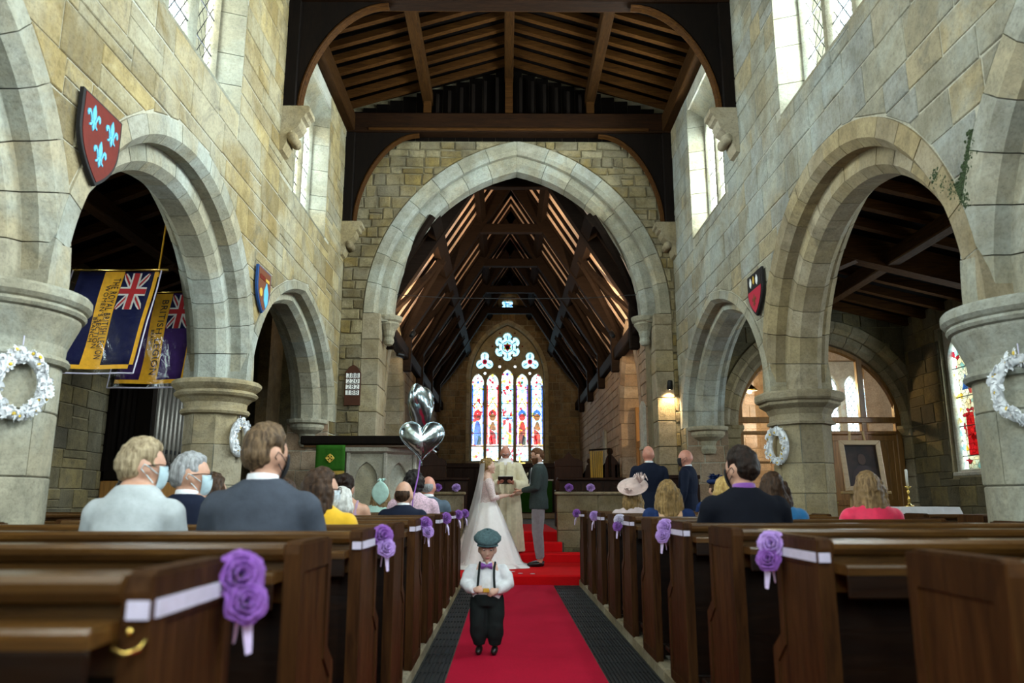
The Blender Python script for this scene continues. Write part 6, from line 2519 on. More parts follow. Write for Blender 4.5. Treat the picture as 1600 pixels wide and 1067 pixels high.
def make_hair(root, Mx, kind, mat, seed=1, hs=1.0, length=.3):
    rng = random.Random(seed)
    mb = MB()
    u, v = 36, 26
    def mask(az, el):
        """hair thickness over the scalp"""
        a = abs(((az + PI) % (2 * PI)) - PI)     # 0 front .. pi back
        front_line = {'receding': .95}.get(kind, .62)       # elevation of the hairline over the brow
        if a < .9: lim = front_line
        elif kind in ('long', 'bob', 'curly', 'updo'):
            lim = front_line + (a - .9) / .55 * (.05 - front_line) if a < 1.45 else (.05 - (a - 1.45) / .35 * .45 if a < 1.8 else -.40 - (a - 1.8) / 1.34 * .30)
        elif a < 1.3: lim = front_line + (a - .9) / .4 * (.26 - front_line)
        elif a < 1.40: lim = .26 - (a - 1.3) / .1 * .30      # sideburn
        elif a < 1.5: lim = -.04 + (a - 1.40) / .1 * .26
        elif a < 1.92: lim = .22
        elif a < 2.15: lim = .22 - (a - 1.92) / .23 * .66
        else: lim = -.44 - (a - 2.15) / .99 * .24
        if kind == 'bald':
            up = .38
            if a < 1.5: return 0
            d = min(el - lim, up - el)
            return max(0, min(1, d / .22))
        d = el - lim
        return max(0, min(1, d / .16))
    th = {'short': .085, 'thick': .16, 'crop': .05, 'receding': .06, 'bald': .035, 'long': .13, 'bob': .17, 'updo': .13, 'curly': .2}[kind]
    rows = []
    for i in range(v + 1):
        el = -PI / 2 + PI * i / v
        row = []
        for j in range(u):
            az = 2 * PI * j / u
            mk = mask(az, el)
            p = head_pt(sph(az, el), hs)
            n = pnoise(Vector((math.sin(az) * 3 + seed, math.cos(az) * 3, el * 2.2))) * .5 + pnoise(Vector((math.sin(az) * 9, math.cos(az) * 9 + seed, el * 5))) * .35
            sc = .93 if mk <= 0 else (.96 + mk * (.04 + th * (1 + .55 * n)))
            if mk > 0 and el > .5: sc += .03 * mk
            row.append(Mx @ (p * sc))
        rows.append(row)
    mb.loft(rows, cap=True)
    if kind in ('long', 'bob', 'updo', 'curly'):
        Rm = Mx
        def pt(x, y, z): return Rm @ (Vector((x, y, z)) * hs)
        L = length
        if kind in ('long', 'bob'):
            rows = []
            nseg = 9
            for i in range(nseg + 1):
                a = i / nseg
                z = .03 - (.03 + L) * a
                wd = (.088 + .010 * math.sin(a * PI)) * (1 - .25 * a ** 3 if kind == 'long' else 1 + .02 * a)
                dp = .058 * (1 - .4 * a ** 2)
                yb = -.040 - .022 * math.sin(min(1, a * 1.3) * PI * .5) - (.012 if kind == 'long' else -.02) * a
                r = []
                for q in range(24):
                    t = 2 * PI * q / 24
                    wv = 1 + .05 * math.sin(q * 3 + a * 5 + seed) + .04 * math.sin(q * 7 + a * 9)
                    r.append(pt(wd * math.cos(t) * wv + .006 * math.sin(a * 9 + seed), yb + dp * math.sin(t) * wv, z))
                rows.append(r)
            mb.loft(rows)
            for sg in (-1, 1):
                for q in range(3):
                    x = sg * (.072 + .008 * q); y0 = .02 - .03 * q
                    Ls = (L * (.75 + .1 * q)) if kind == 'long' else L * .8
                    mb.tube([pt(x * .8, y0, .06), pt(x, y0, 0), pt(x + sg * .012, y0 - .01, -Ls * .4), pt(x + sg * .008, y0 - .012, -Ls * .75), pt(x, y0 - .02, -Ls)], [.02 * hs, .024 * hs, .026 * hs, .022 * hs, .008 * hs], 7)
        elif kind == 'updo':
            for q in range(7):
                a = q * 2 * PI / 7
                mb.ell(pt(.045 * math.cos(a), -.075 - .02 * math.sin(a * 2), .055 + .045 * math.sin(a)), [.034 * hs] * 3, None, 10, 8)
            mb.ell(pt(0, -.10, .055), [.045 * hs] * 3, None, 10, 8)
            for sg in (-1, 1):
                mb.tube([pt(sg * .06, -.08, -.03), pt(sg * .066, -.085, -.09), pt(sg * .06, -.08, -.15)], [.012 * hs, .008 * hs, .004 * hs], 6)
        elif kind == 'curly':
            for q in range(60):
                az = rng.uniform(1.0, 2 * PI - 1.0); el = rng.uniform(-.5, 1.45)
                p = head_pt(sph(az, el), hs) * 1.16
                mb.ell(Mx @ p, [rng.uniform(.022, .034) * hs] * 3, None, 8, 6)
    return fuse(mb, .0085 * hs if hs > .8 else .007, 1, .4, root, 'hair', mat, noise=.007 if kind != 'bald' else .0012, nsc=40, seed=seed)


def face_details(root, Mx, hs=1.0, brow='hair_brown'):
    for s in (-1, 1):
        c = Mx @ (Vector((s * .031, .084, .008)) * hs)
        e = MB().ell(c, (.0125 * hs, .009 * hs, .0085 * hs), Mx.to_3x3(), 10, 8).build('eye', 'eye_white', root, smooth=True)
        c2 = Mx @ (Vector((s * .031, .0915, .006)) * hs)
        MB().ell(c2, (.006 * hs, .003 * hs, .006 * hs), Mx.to_3x3(), 8, 6).build('iris', 'eye_dark', e, smooth=True)
        MB().tube([Mx @ (Vector((s * x, y, z)) * hs) for x, y, z in ((.014, .097, .028), (.032, .094, .034), (.050, .080, .028))], [.004 * hs, .005 * hs, .003 * hs], 5).build('eyebrow', brow, root)
    MB().ell(Mx @ (Vector((0, .0925, -.062)) * hs), (.021 * hs, .005 * hs, .0075 * hs), Mx.to_3x3(), 10, 6).build('lips', 'lips', root, smooth=True)


def make_mask(root, Mx, mat, hs=1.0):
    m = MB()
    n = 9
    for i in range(n):
        for j in range(n):
            az = rad(-62) + rad(124) * j / (n - 1); el = rad(-56) + rad(58) * i / (n - 1)
            p = head_pt(sph(az, el), hs) * (1.08 + .10 * math.cos(az) ** 2 * math.sin(PI * i / (n - 1)))
            m.v.append(tuple(Mx @ p))
    for i in range(n - 1):
        for j in range(n - 1):
            q = i * n + j
            m.face((q, q + 1, q + n + 1, q + n))
    o = m.build('face_mask', mat, root, smooth=True)
    o.modifiers.new('thickness', 'SOLIDIFY').thickness = .003
    for s in (-1, 1):
        MB().tube([Mx @ (Vector(p) * hs) for p in ((s * .07, .045, -.03), (s * .086, .0, .0), (s * .087, -.02, .01), (s * .08, -.03, -.01), (s * .068, .03, -.07))], .0022, 4).build('ear_loop', mat, o)
    return o


def make_glasses(root, Mx, hs=1.0):
    m = MB()
    for s in (-1, 1):
        m.tube([Mx @ (Vector((s * .033 + .023 * math.cos(a), .104 - .006 * abs(math.cos(a)), .004 + .018 * math.sin(a))) * hs) for a in [i * PI / 7 for i in range(15)]], .0025, 5)
        m.tube([Mx @ (Vector(p) * hs) for p in ((s * .056, .098, .008), (s * .078, .05, .010), (s * .084, -.005, .004))], .0025, 5)
    m.tube([Mx @ (Vector(p) * hs) for p in ((-.010, .104, .008), (.010, .104, .008))], .0025, 5)
    return m.build('glasses', 'glasses_dark', root)


def collar_ring(root, J, mat, r=.066, h=.045, dz=.0, name='collar', open_=0.0):
    s = J['s']; N = J['neck']
    rings = []
    for q, (rr, z) in enumerate(((r + .010, -.03), (r, .0 + h * .4), (r - .004, h), (r - .010, h), (r - .012, -.03))):
        rings.append([(N.x + rr * s * math.cos(a), N.y + rr * s * 1.0 * math.sin(a) + .0, N.z + (z + dz + .008 * math.sin(a + PI)) * s) for a in [2 * PI * i / 20 for i in range(20)]])
    return MB().loft(rings, cap=False).build(name, mat, root, smooth=True)


def person(label, loc, rz=0.0, pose='sit', s=1.0, broad=1.0, fem=False, skin='skin', top='cloth_navy', style='jacket', legs='cloth_navy', hair='short', hmat='hair_brown',
           hlen=.3, turn=0.0, nod=0.0, roll=0.0, mask=None, glasses=False, collar=None, J=None, hs=None, seed=1, voxel=.014, detail=False, group=None, lean=0.0, beard=None, hands_fn=None, back_open=False):
    root = thing('person', label, 'person', loc, rz, group)
    J = J or frame(pose, s, broad, lean)
    s = J['s']
    if fem and pose == 'sit' and J['pose'] == 'sit':
        J['head'] = J['head'] + Vector((0, 0, -.022 * s)); J['neck'] = J['neck'] + Vector((0, 0, -.006))
    hs = hs or (.97 if fem else 1.03)
    Mx = head_matrix(J, turn, nod, roll)
    b = MB()
    add_head(b, Mx, hs)
    N = J['neck']; hd = J['head']
    b.tube([N + Vector((0, 0, -.05 * s)), N, hd + Vector((0, -.012, -.045 * hs)), hd + Vector((0, 0, .0))], [.062 * s, .054 * s, .050 * s, .045 * s] if not fem else [.054 * s, .046 * s, .043 * s, .04 * s], 14)
    add_torso(b, J, 0.0, fem=fem)
    add_limbs(b, J, hands=False)
    for sg in (-1, 1):
        if hands_fn:
            hands_fn(b, J, sg)
        else:
            el, wr = arms(J, 'el', sg), arms(J, 'wr', sg)
            d = wr - el
            hand(b, wr, d, (0, 0, -1) if J['pose'] == 'sit' else (-sg, 0, 0), (-sg, 0, 0) if J['pose'] == 'sit' else (0, 1, 0), s * 1.0, .45)
    fuse(b, voxel if not detail else .0075, 3 if not detail else 2, .5, root, 'body', skin)
    # clothing
    if style in ('jacket', 'shirt', 'top', 'sleeveless', 'robe'):
        c = MB()
        kk = {'jacket': .020, 'shirt': .012, 'top': .011, 'sleeveless': .009, 'robe': .03}[style]
        hem = (J['pelvis'].z - (.10 if J['pose'] == 'sit' else .13) * s) if style == 'jacket' else J['pelvis'].z - .04 * s
        if J['pose'] == 'sit': hem = max(hem, .455)
        if style == 'sleeveless':
            P_, W_, C_ = J['pelvis'], J['waist'], J['chest']
            zt = J['sh'].z - .055 * s
            c.loft([ring((0, P_.y, hem), .195 * s, .135 * s), ring(P_, .19 * s, .135 * s), ring(W_, .14 * s, .115 * s), ring(C_, .178 * s, .130 * s), ring((0, J['neck'].y, zt - .03 * s), .188 * s, .118 * s), ring((0, J['neck'].y, zt), .180 * s, .108 * s)])
            for sg in (-1, 1):
                c.tube([(sg * .10 * s, J['neck'].y - .085 * s, zt - .04 * s), (sg * .12 * s, J['neck'].y - .05 * s, zt + .085 * s), (sg * .115 * s, J['neck'].y + .0, zt + .11 * s), (sg * .10 * s, J['neck'].y + .08 * s, zt)], .022 * s, 8)
                if back_open:
                    c.ell(arms(J, 'sh', sg) + Vector((-sg * .008 * s, 0, -.02 * s)), (.072 * s, .075 * s, .085 * s), None, 12, 8)
                    c.tube([arms(J, 'sh', sg) + Vector((0, 0, -.03 * s)), (arms(J, 'sh', sg) + arms(J, 'el', sg)) / 2], [.068 * s, .055 * s], 10)
        else:
            add_torso(c, J, kk, hem=hem, fem=fem)
        if style != 'sleeveless':
            add_limbs(c, J, leg=False, k=1.0 + (.38 if style == 'jacket' else .24), wrist_stop=.96 if style in ('jacket', 'shirt') else .55)
        co = fuse(c, .013, 4, .5, root, {'jacket': 'jacket', 'shirt': 'shirt', 'top': 'blouse', 'sleeveless': 'dress', 'robe': 'robe'}[style], top, noise=.006, nsc=9, seed=seed)
        if style == 'jacket':
            collar_ring(root, J, top, .074, .030, -.012, 'jacket_collar')
            collar_ring(root, J, collar or 'cloth_white', .064, .045, .0, 'shirt_collar')
        elif collar:
            collar_ring(root, J, collar, .062, .04, -.005)
    if legs:
        c = MB()
        P = J['pelvis']
        c.loft([ring((P.x, P.y, P.z - .06 * s), .165 * s, .115 * s), ring(P, .19 * s, .135 * s), ring((P.x, P.y, P.z + .07 * s), .165 * s, .120 * s)])
        for sg in (-1, 1):
            hp = P + Vector((sg * .088 * s, 0, 0)); kn, an = arms(J, 'knee', sg), arms(J, 'ank', sg)
            c.tube([hp, (hp + kn) / 2, kn, (kn + an) / 2, an + Vector((0, 0, .02))], [.105 * s, .095 * s, .08 * s, .072 * s, .06 * s], 12)
        fuse(c, .016, 3, .5, root, 'trousers' if not fem else 'skirt', legs, noise=.004, nsc=8, seed=seed)
        for sg in (-1, 1):
            an = arms(J, 'ank', sg)
            f = MB()
            f.tube([an + Vector((0, -.05 * s, -.05 * s)), an + Vector((0, .02 * s, -.045 * s)), an + Vector((0, .12 * s, -.058 * s)), an + Vector((0, .19 * s, -.066 * s))], [.030 * s, .042 * s, .036 * s, .02 * s], 10)
            f.build('shoe', 'shoe_black', root, smooth=True)
    if hair:
        make_hair(root, Mx, hair, hmat, seed, hs, hlen)
    if beard:
        m = MB()
        n = 12
        rows = []
        for i in range(8):
            el = rad(-80) + rad(72) * i / 7
            row = []
            for j in range(n + 1):
                az = rad(-95) + rad(190) * j / n
                t = 1.05 + .05 * pnoise(Vector((az * 5, el * 6, seed)))
                if abs(az) < .5 and el > -.45: t = .9
                if el > -.12 and abs(az) < 1.0: t = .9
                row.append(Mx @ (head_pt(sph(az, el), hs) * t))
            rows.append(row)
        m.loft(rows, cap=False, closed=False)
        bo = m.build('beard', beard, root, smooth=True)
        bo.modifiers.new('thickness', 'SOLIDIFY').thickness = .012
    if detail:
        face_details(root, Mx, hs, hmat if hair != 'bald' else 'hair_grey')
    if mask:
        make_mask(root, Mx, mask, hs)
    if glasses:
        make_glasses(root, Mx, hs)
    root['_m'] = 0
    del root['_m']
    return root, J, Mx, hs


LY = [y + .23 for y in LEFT_Y]
RY = [y + .23 for y in RIGHT_Y]
SG = 'seated wedding guests'
LY = [y + .26 for y in LEFT_Y]
RY = [y + .26 for y in RIGHT_Y]


def seated(label, x, y, ztop, **kw):
    s = (ztop - .44 - .135) / (.753 if kw.get('fem') else .775)
    return person(label, (x, y, 0), s=s, group=SG, **kw)


seated('seated woman with short ash-blonde hair, silver-grey top and pale face mask', -1.57, LY[2], 1.35, fem=True, broad=.82, top='cloth_silver', style='top', legs='cloth_silver', hair='thick', hmat='hair_ash', turn=rad(48), mask='mask_blue', glasses=True, seed=3, lean=.03)
seated('seated man with grey-brown hair in a charcoal grey suit, third left pew', -1.03, LY[2], 1.40, broad=.96, top='cloth_suit_grey', style='jacket', hair='thick', hmat='hair_brown_grey', turn=rad(28), mask='mask_black', seed=4)
seated('seated man with grey hair, glasses and face mask in a navy suit', -1.71, LY[3], 1.34, top='cloth_navy', hair='short', hmat='hair_grey', turn=rad(62), mask='mask_blue', glasses=True, seed=5)
seated('seated guest with black hair, mostly hidden by the woman in silver', -2.42, LY[4], 1.32, fem=True, top='cloth_black_navy', style='top', hair='bob', hmat='hair_black', hlen=.12, seed=6)
seated('seated brown-haired guest in front of the grey-haired masked man', -1.92, LY[4], 1.26, fem=True, top='cloth_black_navy', style='top', hair='bob', hmat='hair_brown', hlen=.16, turn=rad(30), seed=7)
seated('seated woman with long brown hair, glasses and floral mask in yellow dress', -1.00, LY[3], 1.26, fem=True, broad=.95, top='cloth_yellow', style='top', legs='cloth_yellow', hair='long', hmat='hair_brown', hlen=.30, turn=rad(55), mask='mask_floral', glasses=True, seed=8)
seated('small seated person with white bobbed hair in dark red', -1.26, LY[5], 1.185, fem=True, top='cloth_red', style='top', legs='cloth_red', hair='bob', hmat='hair_white', hlen=.10, turn=rad(25), mask='mask_blue', seed=9)
seated('seated woman with dark brown pinned-up hair in a mauve sleeveless dress', -1.42, LY[6], 1.32, fem=True, top='cloth_mauve', style='sleeveless', legs='cloth_mauve', skin='skin', hair='updo', hmat='hair_dark', turn=rad(20), seed=10)
f7 = seated('seated woman with long light brown hair and a mint green fascinator', -1.38, LY[8], 1.27, fem=True, top='cloth_mint', style='top', legs='cloth_mint', hair='long', hmat='hair_light_brown', hlen=.30, turn=rad(15), seed=11)
seated('seated bald man in a navy suit below the balloon ribbon', -.90, LY[6], 1.26, broad=1.0, top='cloth_navy', skin='skin', hair='bald', hmat='hair_brown', seed=12, turn=rad(8))
seated('seated woman with black hair in pale pink lace behind the balloon ribbon', -.92, LY[7], 1.37, fem=True, top='cloth_pink_lace', style='top', legs='cloth_pink_lace', hair='curly', hmat='hair_black', seed=13)
seated('seated balding grey-haired man in a blue-grey suit, left front pews', -.86, LY[8], 1.36, broad=1.0, top='cloth_blue_grey', skin='skin_pink', hair='bald', hmat='hair_grey', turn=rad(12), seed=14)
seated('seated brown-haired guest between the grey suit and the yellow dress', -1.45, LY[4], 1.22, fem=True, top='cloth_black_navy', style='top', hair='bob', hmat='hair_brown', hlen=.15, seed=15)
ff_ = seated('seated guest with a pale pink feather headpiece in front of the pulpit', -1.86, LY[7], 1.34, fem=True, top='cloth_pale_pink', style='top', hair='short', hmat='hair_brown', seed=16)

seated('seated man with dark brown hair, purple shirt collar and black suit', 1.36, RY[3], 1.385, broad=1.0, top='cloth_black_navy', collar='cloth_purple', hair='thick', hmat='hair_dark', turn=rad(-25), mask='mask_black', seed=21)
seated('seated woman with long brown hair in a bright blue top', 1.84, RY[4], 1.28, fem=True, top='cloth_blue', style='top', legs='cloth_blue', hair='long', hmat='hair_brown', hlen=.26, seed=22)
seated('seated woman with long highlighted hair in a coral red top', 2.50, RY[4], 1.285, fem=True, broad=.92, top='cloth_coral', style='top', legs='cloth_coral', hair='long', hmat='hair_light_brown', hlen=.40, seed=23)
seated('seated woman with a straight blonde bob in a pale pink jacket', 1.76, RY[5], 1.27, fem=True, top='cloth_pale_pink', style='jacket', collar='cloth_pale_pink', legs='cloth_pale_pink', hair='bob', hmat='hair_blonde', hlen=.17, turn=rad(-10), seed=24)
f5 = seated('seated woman with long straight hair in a navy dress with open back', 1.30, RY[5], 1.25, fem=True, broad=.95, top='cloth_navy_blue', style='sleeveless', legs='cloth_navy_blue', skin='skin_tan', hair='long', hmat='hair_dark_blonde', hlen=.24, seed=25, back_open=True)
f6 = seated('seated woman in a pale pink top and a wide blush pink hat', 1.30, RY[7], 1.235, fem=True, top='cloth_pale_pink', style='top', legs='cloth_pale_pink', hair='bob', hmat='hair_dark_blonde', hlen=.17, turn=rad(-25), seed=26)
f9 = seated('seated woman with a navy feather hat in front of the blonde bob', 2.42, RY[8], 1.33, fem=True, top='cloth_navy_blue', style='top', hair='short', hmat='hair_brown', seed=27)


def ruffle(mb, c, r, n, rng, tall=.06):
    """loops and feathers for headwear"""
    c = Vector(c)
    for i in range(n):
        a = rng.uniform(0, 2 * PI)
        d = Vector((math.cos(a), math.sin(a), rng.uniform(.2, 1.2))).normalized()
        p = c + d * r
        mb.tube([c, c + d * r * .6 + Vector((0, 0, tall * .3)), p + Vector((0, 0, tall * .4)), p + d * r * .3], [.006, .018, .014, .003], 6, .25)


# mint fascinator: tilted leaf-shaped disc with a bow
root, J, Mx, hs = f7
m = MB()
rows = []
for i in range(9):
    a = i / 8
    w = .10 * math.sin(PI * a) ** .7 + .004
    rows.append([Mx @ Vector((w * math.cos(t) + .03, -.11 - .012 * math.sin(t), .16 - .26 * a)) for t in [2 * PI * q / 14 for q in range(14)]])
m.loft(rows).build('fascinator', 'cloth_mint', root, smooth=True)
m = MB(); ruffle(m, Mx @ Vector((.03, -.08, .13)), .05, 8, random.Random(3)); m.build('fascinator_bow', 'cloth_mint', root, smooth=True)
# blush hat: wide saucer brim, tilted, with loops
root, J, Mx, hs = f6
T = Mx @ Matrix.Translation((-.01, -.045, .105)) @ Euler((rad(26), rad(-26), 0)).to_matrix().to_4x4()
prof = [(.0, -.004), (.12, .0), (.155, .016), (.158, .024), (.13, .010), (.085, .008), (.078, .05), (.055, .065), (0, .068)]
m = MB().lathe(prof, seg=28)
m.v = [tuple(T @ Vector(p)) for p in m.v]
m.build('hat', 'cloth_blush', root, smooth=True)
m = MB()
rng = random.Random(5)
ruffle(m, T @ Vector((.06, -.05, .05)), .07, 14, rng, .12)
ruffle(m, T @ Vector((-.12, -.06, .03)), .05, 8, rng, .04)
m.build('hat_trimming', 'cloth_blush', root, smooth=True)
root, J, Mx, hs = f9
m = MB(); ruffle(m, Mx @ Vector((.0, -.03, .10)), .09, 26, random.Random(7), .05)
m.ell(Mx @ Vector((0, -.02, .10)), (.11, .09, .04), None, 14, 8)
m.build('feather_hat', 'cloth_navy_blue', root, smooth=True)
root, J, Mx, hs = ff_
m = MB(); ruffle(m, Mx @ Vector((.02, -.03, .12)), .07, 16, random.Random(9), .06)
m.build('headpiece', 'cloth_blush', root, smooth=True)

# two men standing at the front on the right
SF = .132
person('standing bald man in a navy suit seen from behind', (1.98, 10.72, .12), pose='stand', s=.985, broad=1.06, top='cloth_navy', legs='cloth_navy', skin='skin_pink', hair=None, turn=rad(-12), seed=31, detail=False)
person('standing bald man in a navy suit and black mask, turned to the left', (2.52, 10.78, .12), rz=rad(62), pose='stand', s=.955, broad=1.05, top='cloth_navy', legs='cloth_navy', skin='skin_pink', hair=None, turn=rad(-8), mask='mask_black', seed=32)

# ------------------------------------------------------------------ the groom
J = frame('stand', 1.0, 1.0)
J['elR'] = Vector((.235, .02, 1.13)); J['wrR'] = Vector((.10, .25, 1.10))
J['elL'] = Vector((-.235, .02, 1.13)); J['wrL'] = Vector((-.09, .25, 1.10))


def hold_hands(b, J, sg):
    wr = arms(J, 'wr', sg)
    hand(b, wr, Vector((-sg * .45, .9, .0)), (0, -.1, 1 if sg > 0 else -1), (sg * .0 + .2, .3, 1) if False else (sg, 0, .2), J['s'], .55)


groom = person('groom in a dark grey-green jacket and grey trousers holding hands with the bride', (.50, 11.78, SF), rz=rad(84), J=J, top='cloth_tweed', legs='cloth_grey_trousers', skin='skin', hair='short', hmat='hair_auburn', nod=rad(12), glasses=True, beard='hair_auburn', detail=True, hands_fn=hold_hands, seed=41)
root = groom[0]
m = rose_mesh(3, .028)
o = m.build('buttonhole_rose', 'cloth_cream', root, smooth=True, loc=(-.10, .155, 1.34)); o.rotation_euler = (rad(-80), 0, rad(15))
for sg in (-1, 1):   # lapels
    MB().prism([(0, 0), (.05 * sg, .06), (.075 * sg, .17), (.03 * sg, .22)], lambda u, v, n: (u + sg * .025, .135 - v * .12 + n + .01, 1.20 + v), 0, .010).build('lapel', 'cloth_tweed', root)
MB().prism([(-.03, 0), (.03, 0), (.05, .25), (-.05, .25)], lambda u, v, n: (u, .125 - v * .12 + n, 1.19 + v), 0, .012).build('shirt_front', 'cloth_white', root)

# ------------------------------------------------------------------ the bride
sB = .905
J = frame('stand', sB, .92)
J['elR'] = Vector((.200, .06, .985)); J['wrR'] = Vector((.085, .29, 1.03))
J['elL'] = Vector((-.200, .06, .985)); J['wrL'] = Vector((-.075, .29, 1.03))
bride = person('bride in a white lace-sleeved gown and long veil facing the groom', (-.27, 11.72, SF), rz=rad(-82), J=J, fem=True, style=None, legs=None, skin='skin_pale', hair='updo', hmat='hair_dark_blonde', nod=rad(-4), detail=True, hands_fn=hold_hands, seed=42)
root, J, Mx, hs = bride
c = MB()
add_torso(c, J, .008, fem=True, shoulders=True)
# cut the neckline: the bodice stops below the shoulders
c2 = MB()
P, W, C, N = J['pelvis'], J['waist'], J['chest'], J['neck']
s = sB
c2.loft([ring((0, 0, .84), .195 * s, .145 * s), ring((0, 0, .93), .170 * s, .135 * s), ring((0, 0, W.z), .140 * s, .118 * s), ring((W + C) / 2, .150 * s, .122 * s), ring(C, .168 * s, .135 * s), ring((0, -.01, C.z + .06), .170 * s, .120 * s), ring((0, -.01, C.z + .085), .155 * s, .10 * s)])
for sg in (-1, 1):
    sh, el, wr = arms(J, 'sh', sg), arms(J, 'el', sg), arms(J, 'wr', sg)
    c2.tube([sh + Vector((-sg * .05, 0, -.05)), sh + Vector((sg * .01, 0, -.03)), (sh + el) / 2, el, el + (wr - el) * .35], [.05, .062, .060, .058, .046], 12)
fuse(c2, .011, 3, .5, root, 'lace_bodice', 'cloth_lace', noise=.003, nsc=30)
sk = MB()
rows = []
for i in range(13):
    a = i / 12
    z = .93 - .925 * a
    rx = .168 + .342 * a ** .95 + (.05 if a > .93 else 0)
    ry = .138 + .41 * a ** .95 + (.06 if a > .93 else 0)
    cy = -.02 * a ** 1.5
    rows.append(folded_ring((0, cy, z), rx, ry, 60, .012 + .045 * a, 9, 1.3))
sk.loft(rows)
so = sk.build('skirt', 'cloth_ivory', root, smooth=True)
tr = MB()   # hem spread on the carpet
rows = [folded_ring((0, -.02, .055), .51, .55, 60, .055, 9, 1.3), folded_ring((0, -.02, .018), .58, .66, 60, .06, 8, .6), folded_ring((0, -.02, .004), .59, .67, 60, .06, 8, .6)]
tr.loft(rows, cap=False).build('train', 'cloth_ivory', root, smooth=True)
MB().loft([ring((0, -.002, .922), .172, .142, 24), ring((0, -.002, .965), .152, .128, 24)], cap=False).build('sash', 'cloth_lace', root, smooth=True)
ve = MB()
nv, nu = 20, 17
for i in range(nv):
    t = i / (nv - 1)
    z = 1.50 - 1.488 * t ** .95
    w = .085 + .40 * t ** 1.1
    y0 = -.115 - .40 * t ** 1.25
    for j in range(nu):
        a = -1.25 + 2.5 * j / (nu - 1)
        fold = 1 + .06 * math.sin(j * 2.2) * t
        ve.v.append((w * math.sin(a) * fold, y0 + (.09 + .18 * t) * (1 - math.cos(a)) * fold + .015 * math.sin(j * 1.9) * t, z))
for i in range(nv - 1):
    for j in range(nu - 1):
        q = i * nu + j
        ve.face((q, q + 1, q + nu + 1, q + nu))
ve.build('veil', 'veil', root, smooth=True)
m = MB()
for i in range(7):
    m.ell(Mx @ Vector((.06 - .02 * i, -.075 - .008 * (i % 3), .085 - .004 * abs(i - 3))), (.011, .011, .011), None, 8, 6)
m.build('hair_ornament', 'cloth_white', root, smooth=True)
MB().tube([tuple(Mx @ Vector((.083, .0, -.045))), tuple(Mx @ Vector((.084, .0, -.07)))], [.003, .005], 6).build('earring', 'brass', root)

# ------------------------------------------------------------------ the priest
sP = .975
J = frame('stand', sP, 1.02)
J['elR'] = Vector((.29, .06, 1.08)); J['wrR'] = Vector((.10, .27, 1.09))
J['elL'] = Vector((-.29, .06, 1.08)); J['wrL'] = Vector((-.10, .27, 1.09))


def book_hands(b, J, sg):
    hand(b, arms(J, 'wr', sg), Vector((-sg * .35, .8, .1)), (0, -.3, 1), (0, .2, 1) if False else (sg, .1, 0), J['s'], .45)


priest = person('priest in a cream robe reading from a dark book between the couple', (.0, 12.66, .272), rz=rad(180), J=J, style=None, legs='cloth_charcoal', skin='skin_pink', hair='bald', hmat='hair_white', nod=rad(28), glasses=True, detail=True, hands_fn=book_hands, seed=43)
root, J, Mx, hs = priest
c = MB()
N = J['neck']
c.loft([folded_ring((0, 0, .02), .30, .25, 40, .05, 9, .3), folded_ring((0, 0, .5), .27, .21, 40, .035, 9, .3), folded_ring((0, 0, .95), .235, .175, 40, .015, 9, .3), ring((0, -.01, 1.2), .215, .155, 40), ring((0, -.01, 1.36), .205, .13, 40), ring((0, -.01, 1.43), .11, .09, 40), ring((0, -.005, 1.47), .075, .075, 40)])
for sg in (-1, 1):
    sh, el, wr = arms(J, 'sh', sg), arms(J, 'el', sg), arms(J, 'wr', sg)
    c.tube([sh + Vector((-sg * .06, 0, -.01)), sh, (sh + el) / 2, el + Vector((0, 0, -.03)), (el + wr) / 2 + Vector((0, 0, -.07)), wr + Vector((0, -.03, -.06))], [.07, .085, .095, .11, .12, .12], 14)
fuse(c, .013, 3, .5, root, 'robe', 'cloth_cream', noise=.006, nsc=8)
MB().loft([ring((0, -.02, 1.36), .17, .135, 24), ring((0, -.01, 1.42), .135, .115, 24), ring((0, -.005, 1.475), .095, .09, 24), ring((0, -.005, 1.49), .075, .07, 24)], cap=False).build('hood_collar', 'cloth_ivory', root, smooth=True)
for sg in (-1, 1):
    m = MB()
    rows = []
    for (y, z) in ((.10, 1.42), (.155, 1.30), (.185, 1.1), (.19, .9), (.215, .6), (.25, .35)):
        rows.append([(sg * .06 - .035, y + .01, z), (sg * .06 + .035, y + .01, z), (sg * .06 + .035, y, z), (sg * .06 - .035, y, z)])
    m.loft(rows).build('stole', 'cloth_cream', root)
bk = thing('prayer_book', 'dark open prayer book in the priest\'s hands', 'book', (.0, 12.66 - .335, .272 + 1.135), rad(180))
bk.rotation_euler = (rad(38), 0, rad(180))
for sg in (-1, 1):
    MB().box(min(0, sg * .12), max(0, sg * .12), -.09, .09, -.012, -.004, .002).build('cover', 'book_dark', bk)
    MB().box(min(0, sg * .112), max(0, sg * .112), -.085, .085, -.004, .008, .003).build('pages', 'paper', bk)

# ------------------------------------------------------------------ the little boy
J = dict(pelvis=Vector((0, 0, .37)), waist=Vector((0, .0, .44)), chest=Vector((0, -.004, .53)), neck=Vector((0, -.006, .615)), head=Vector((0, .014, .722)),
         sh=Vector((.105, -.005, .580)), el=Vector((.150, .02, .475)), wr=Vector((.085, .105, .445)), knee=Vector((.058, .02, .20)), ank=Vector((.055, -.01, .055)), s=.58, pose='stand', broad=1.05)


def boy_hands(b, J, sg):
    hand(b, arms(J, 'wr', sg), Vector((-sg * .75, .35, .0 if sg > 0 else -.35)), (0, -1, -.2), (0, .1, 1), .60, .75)


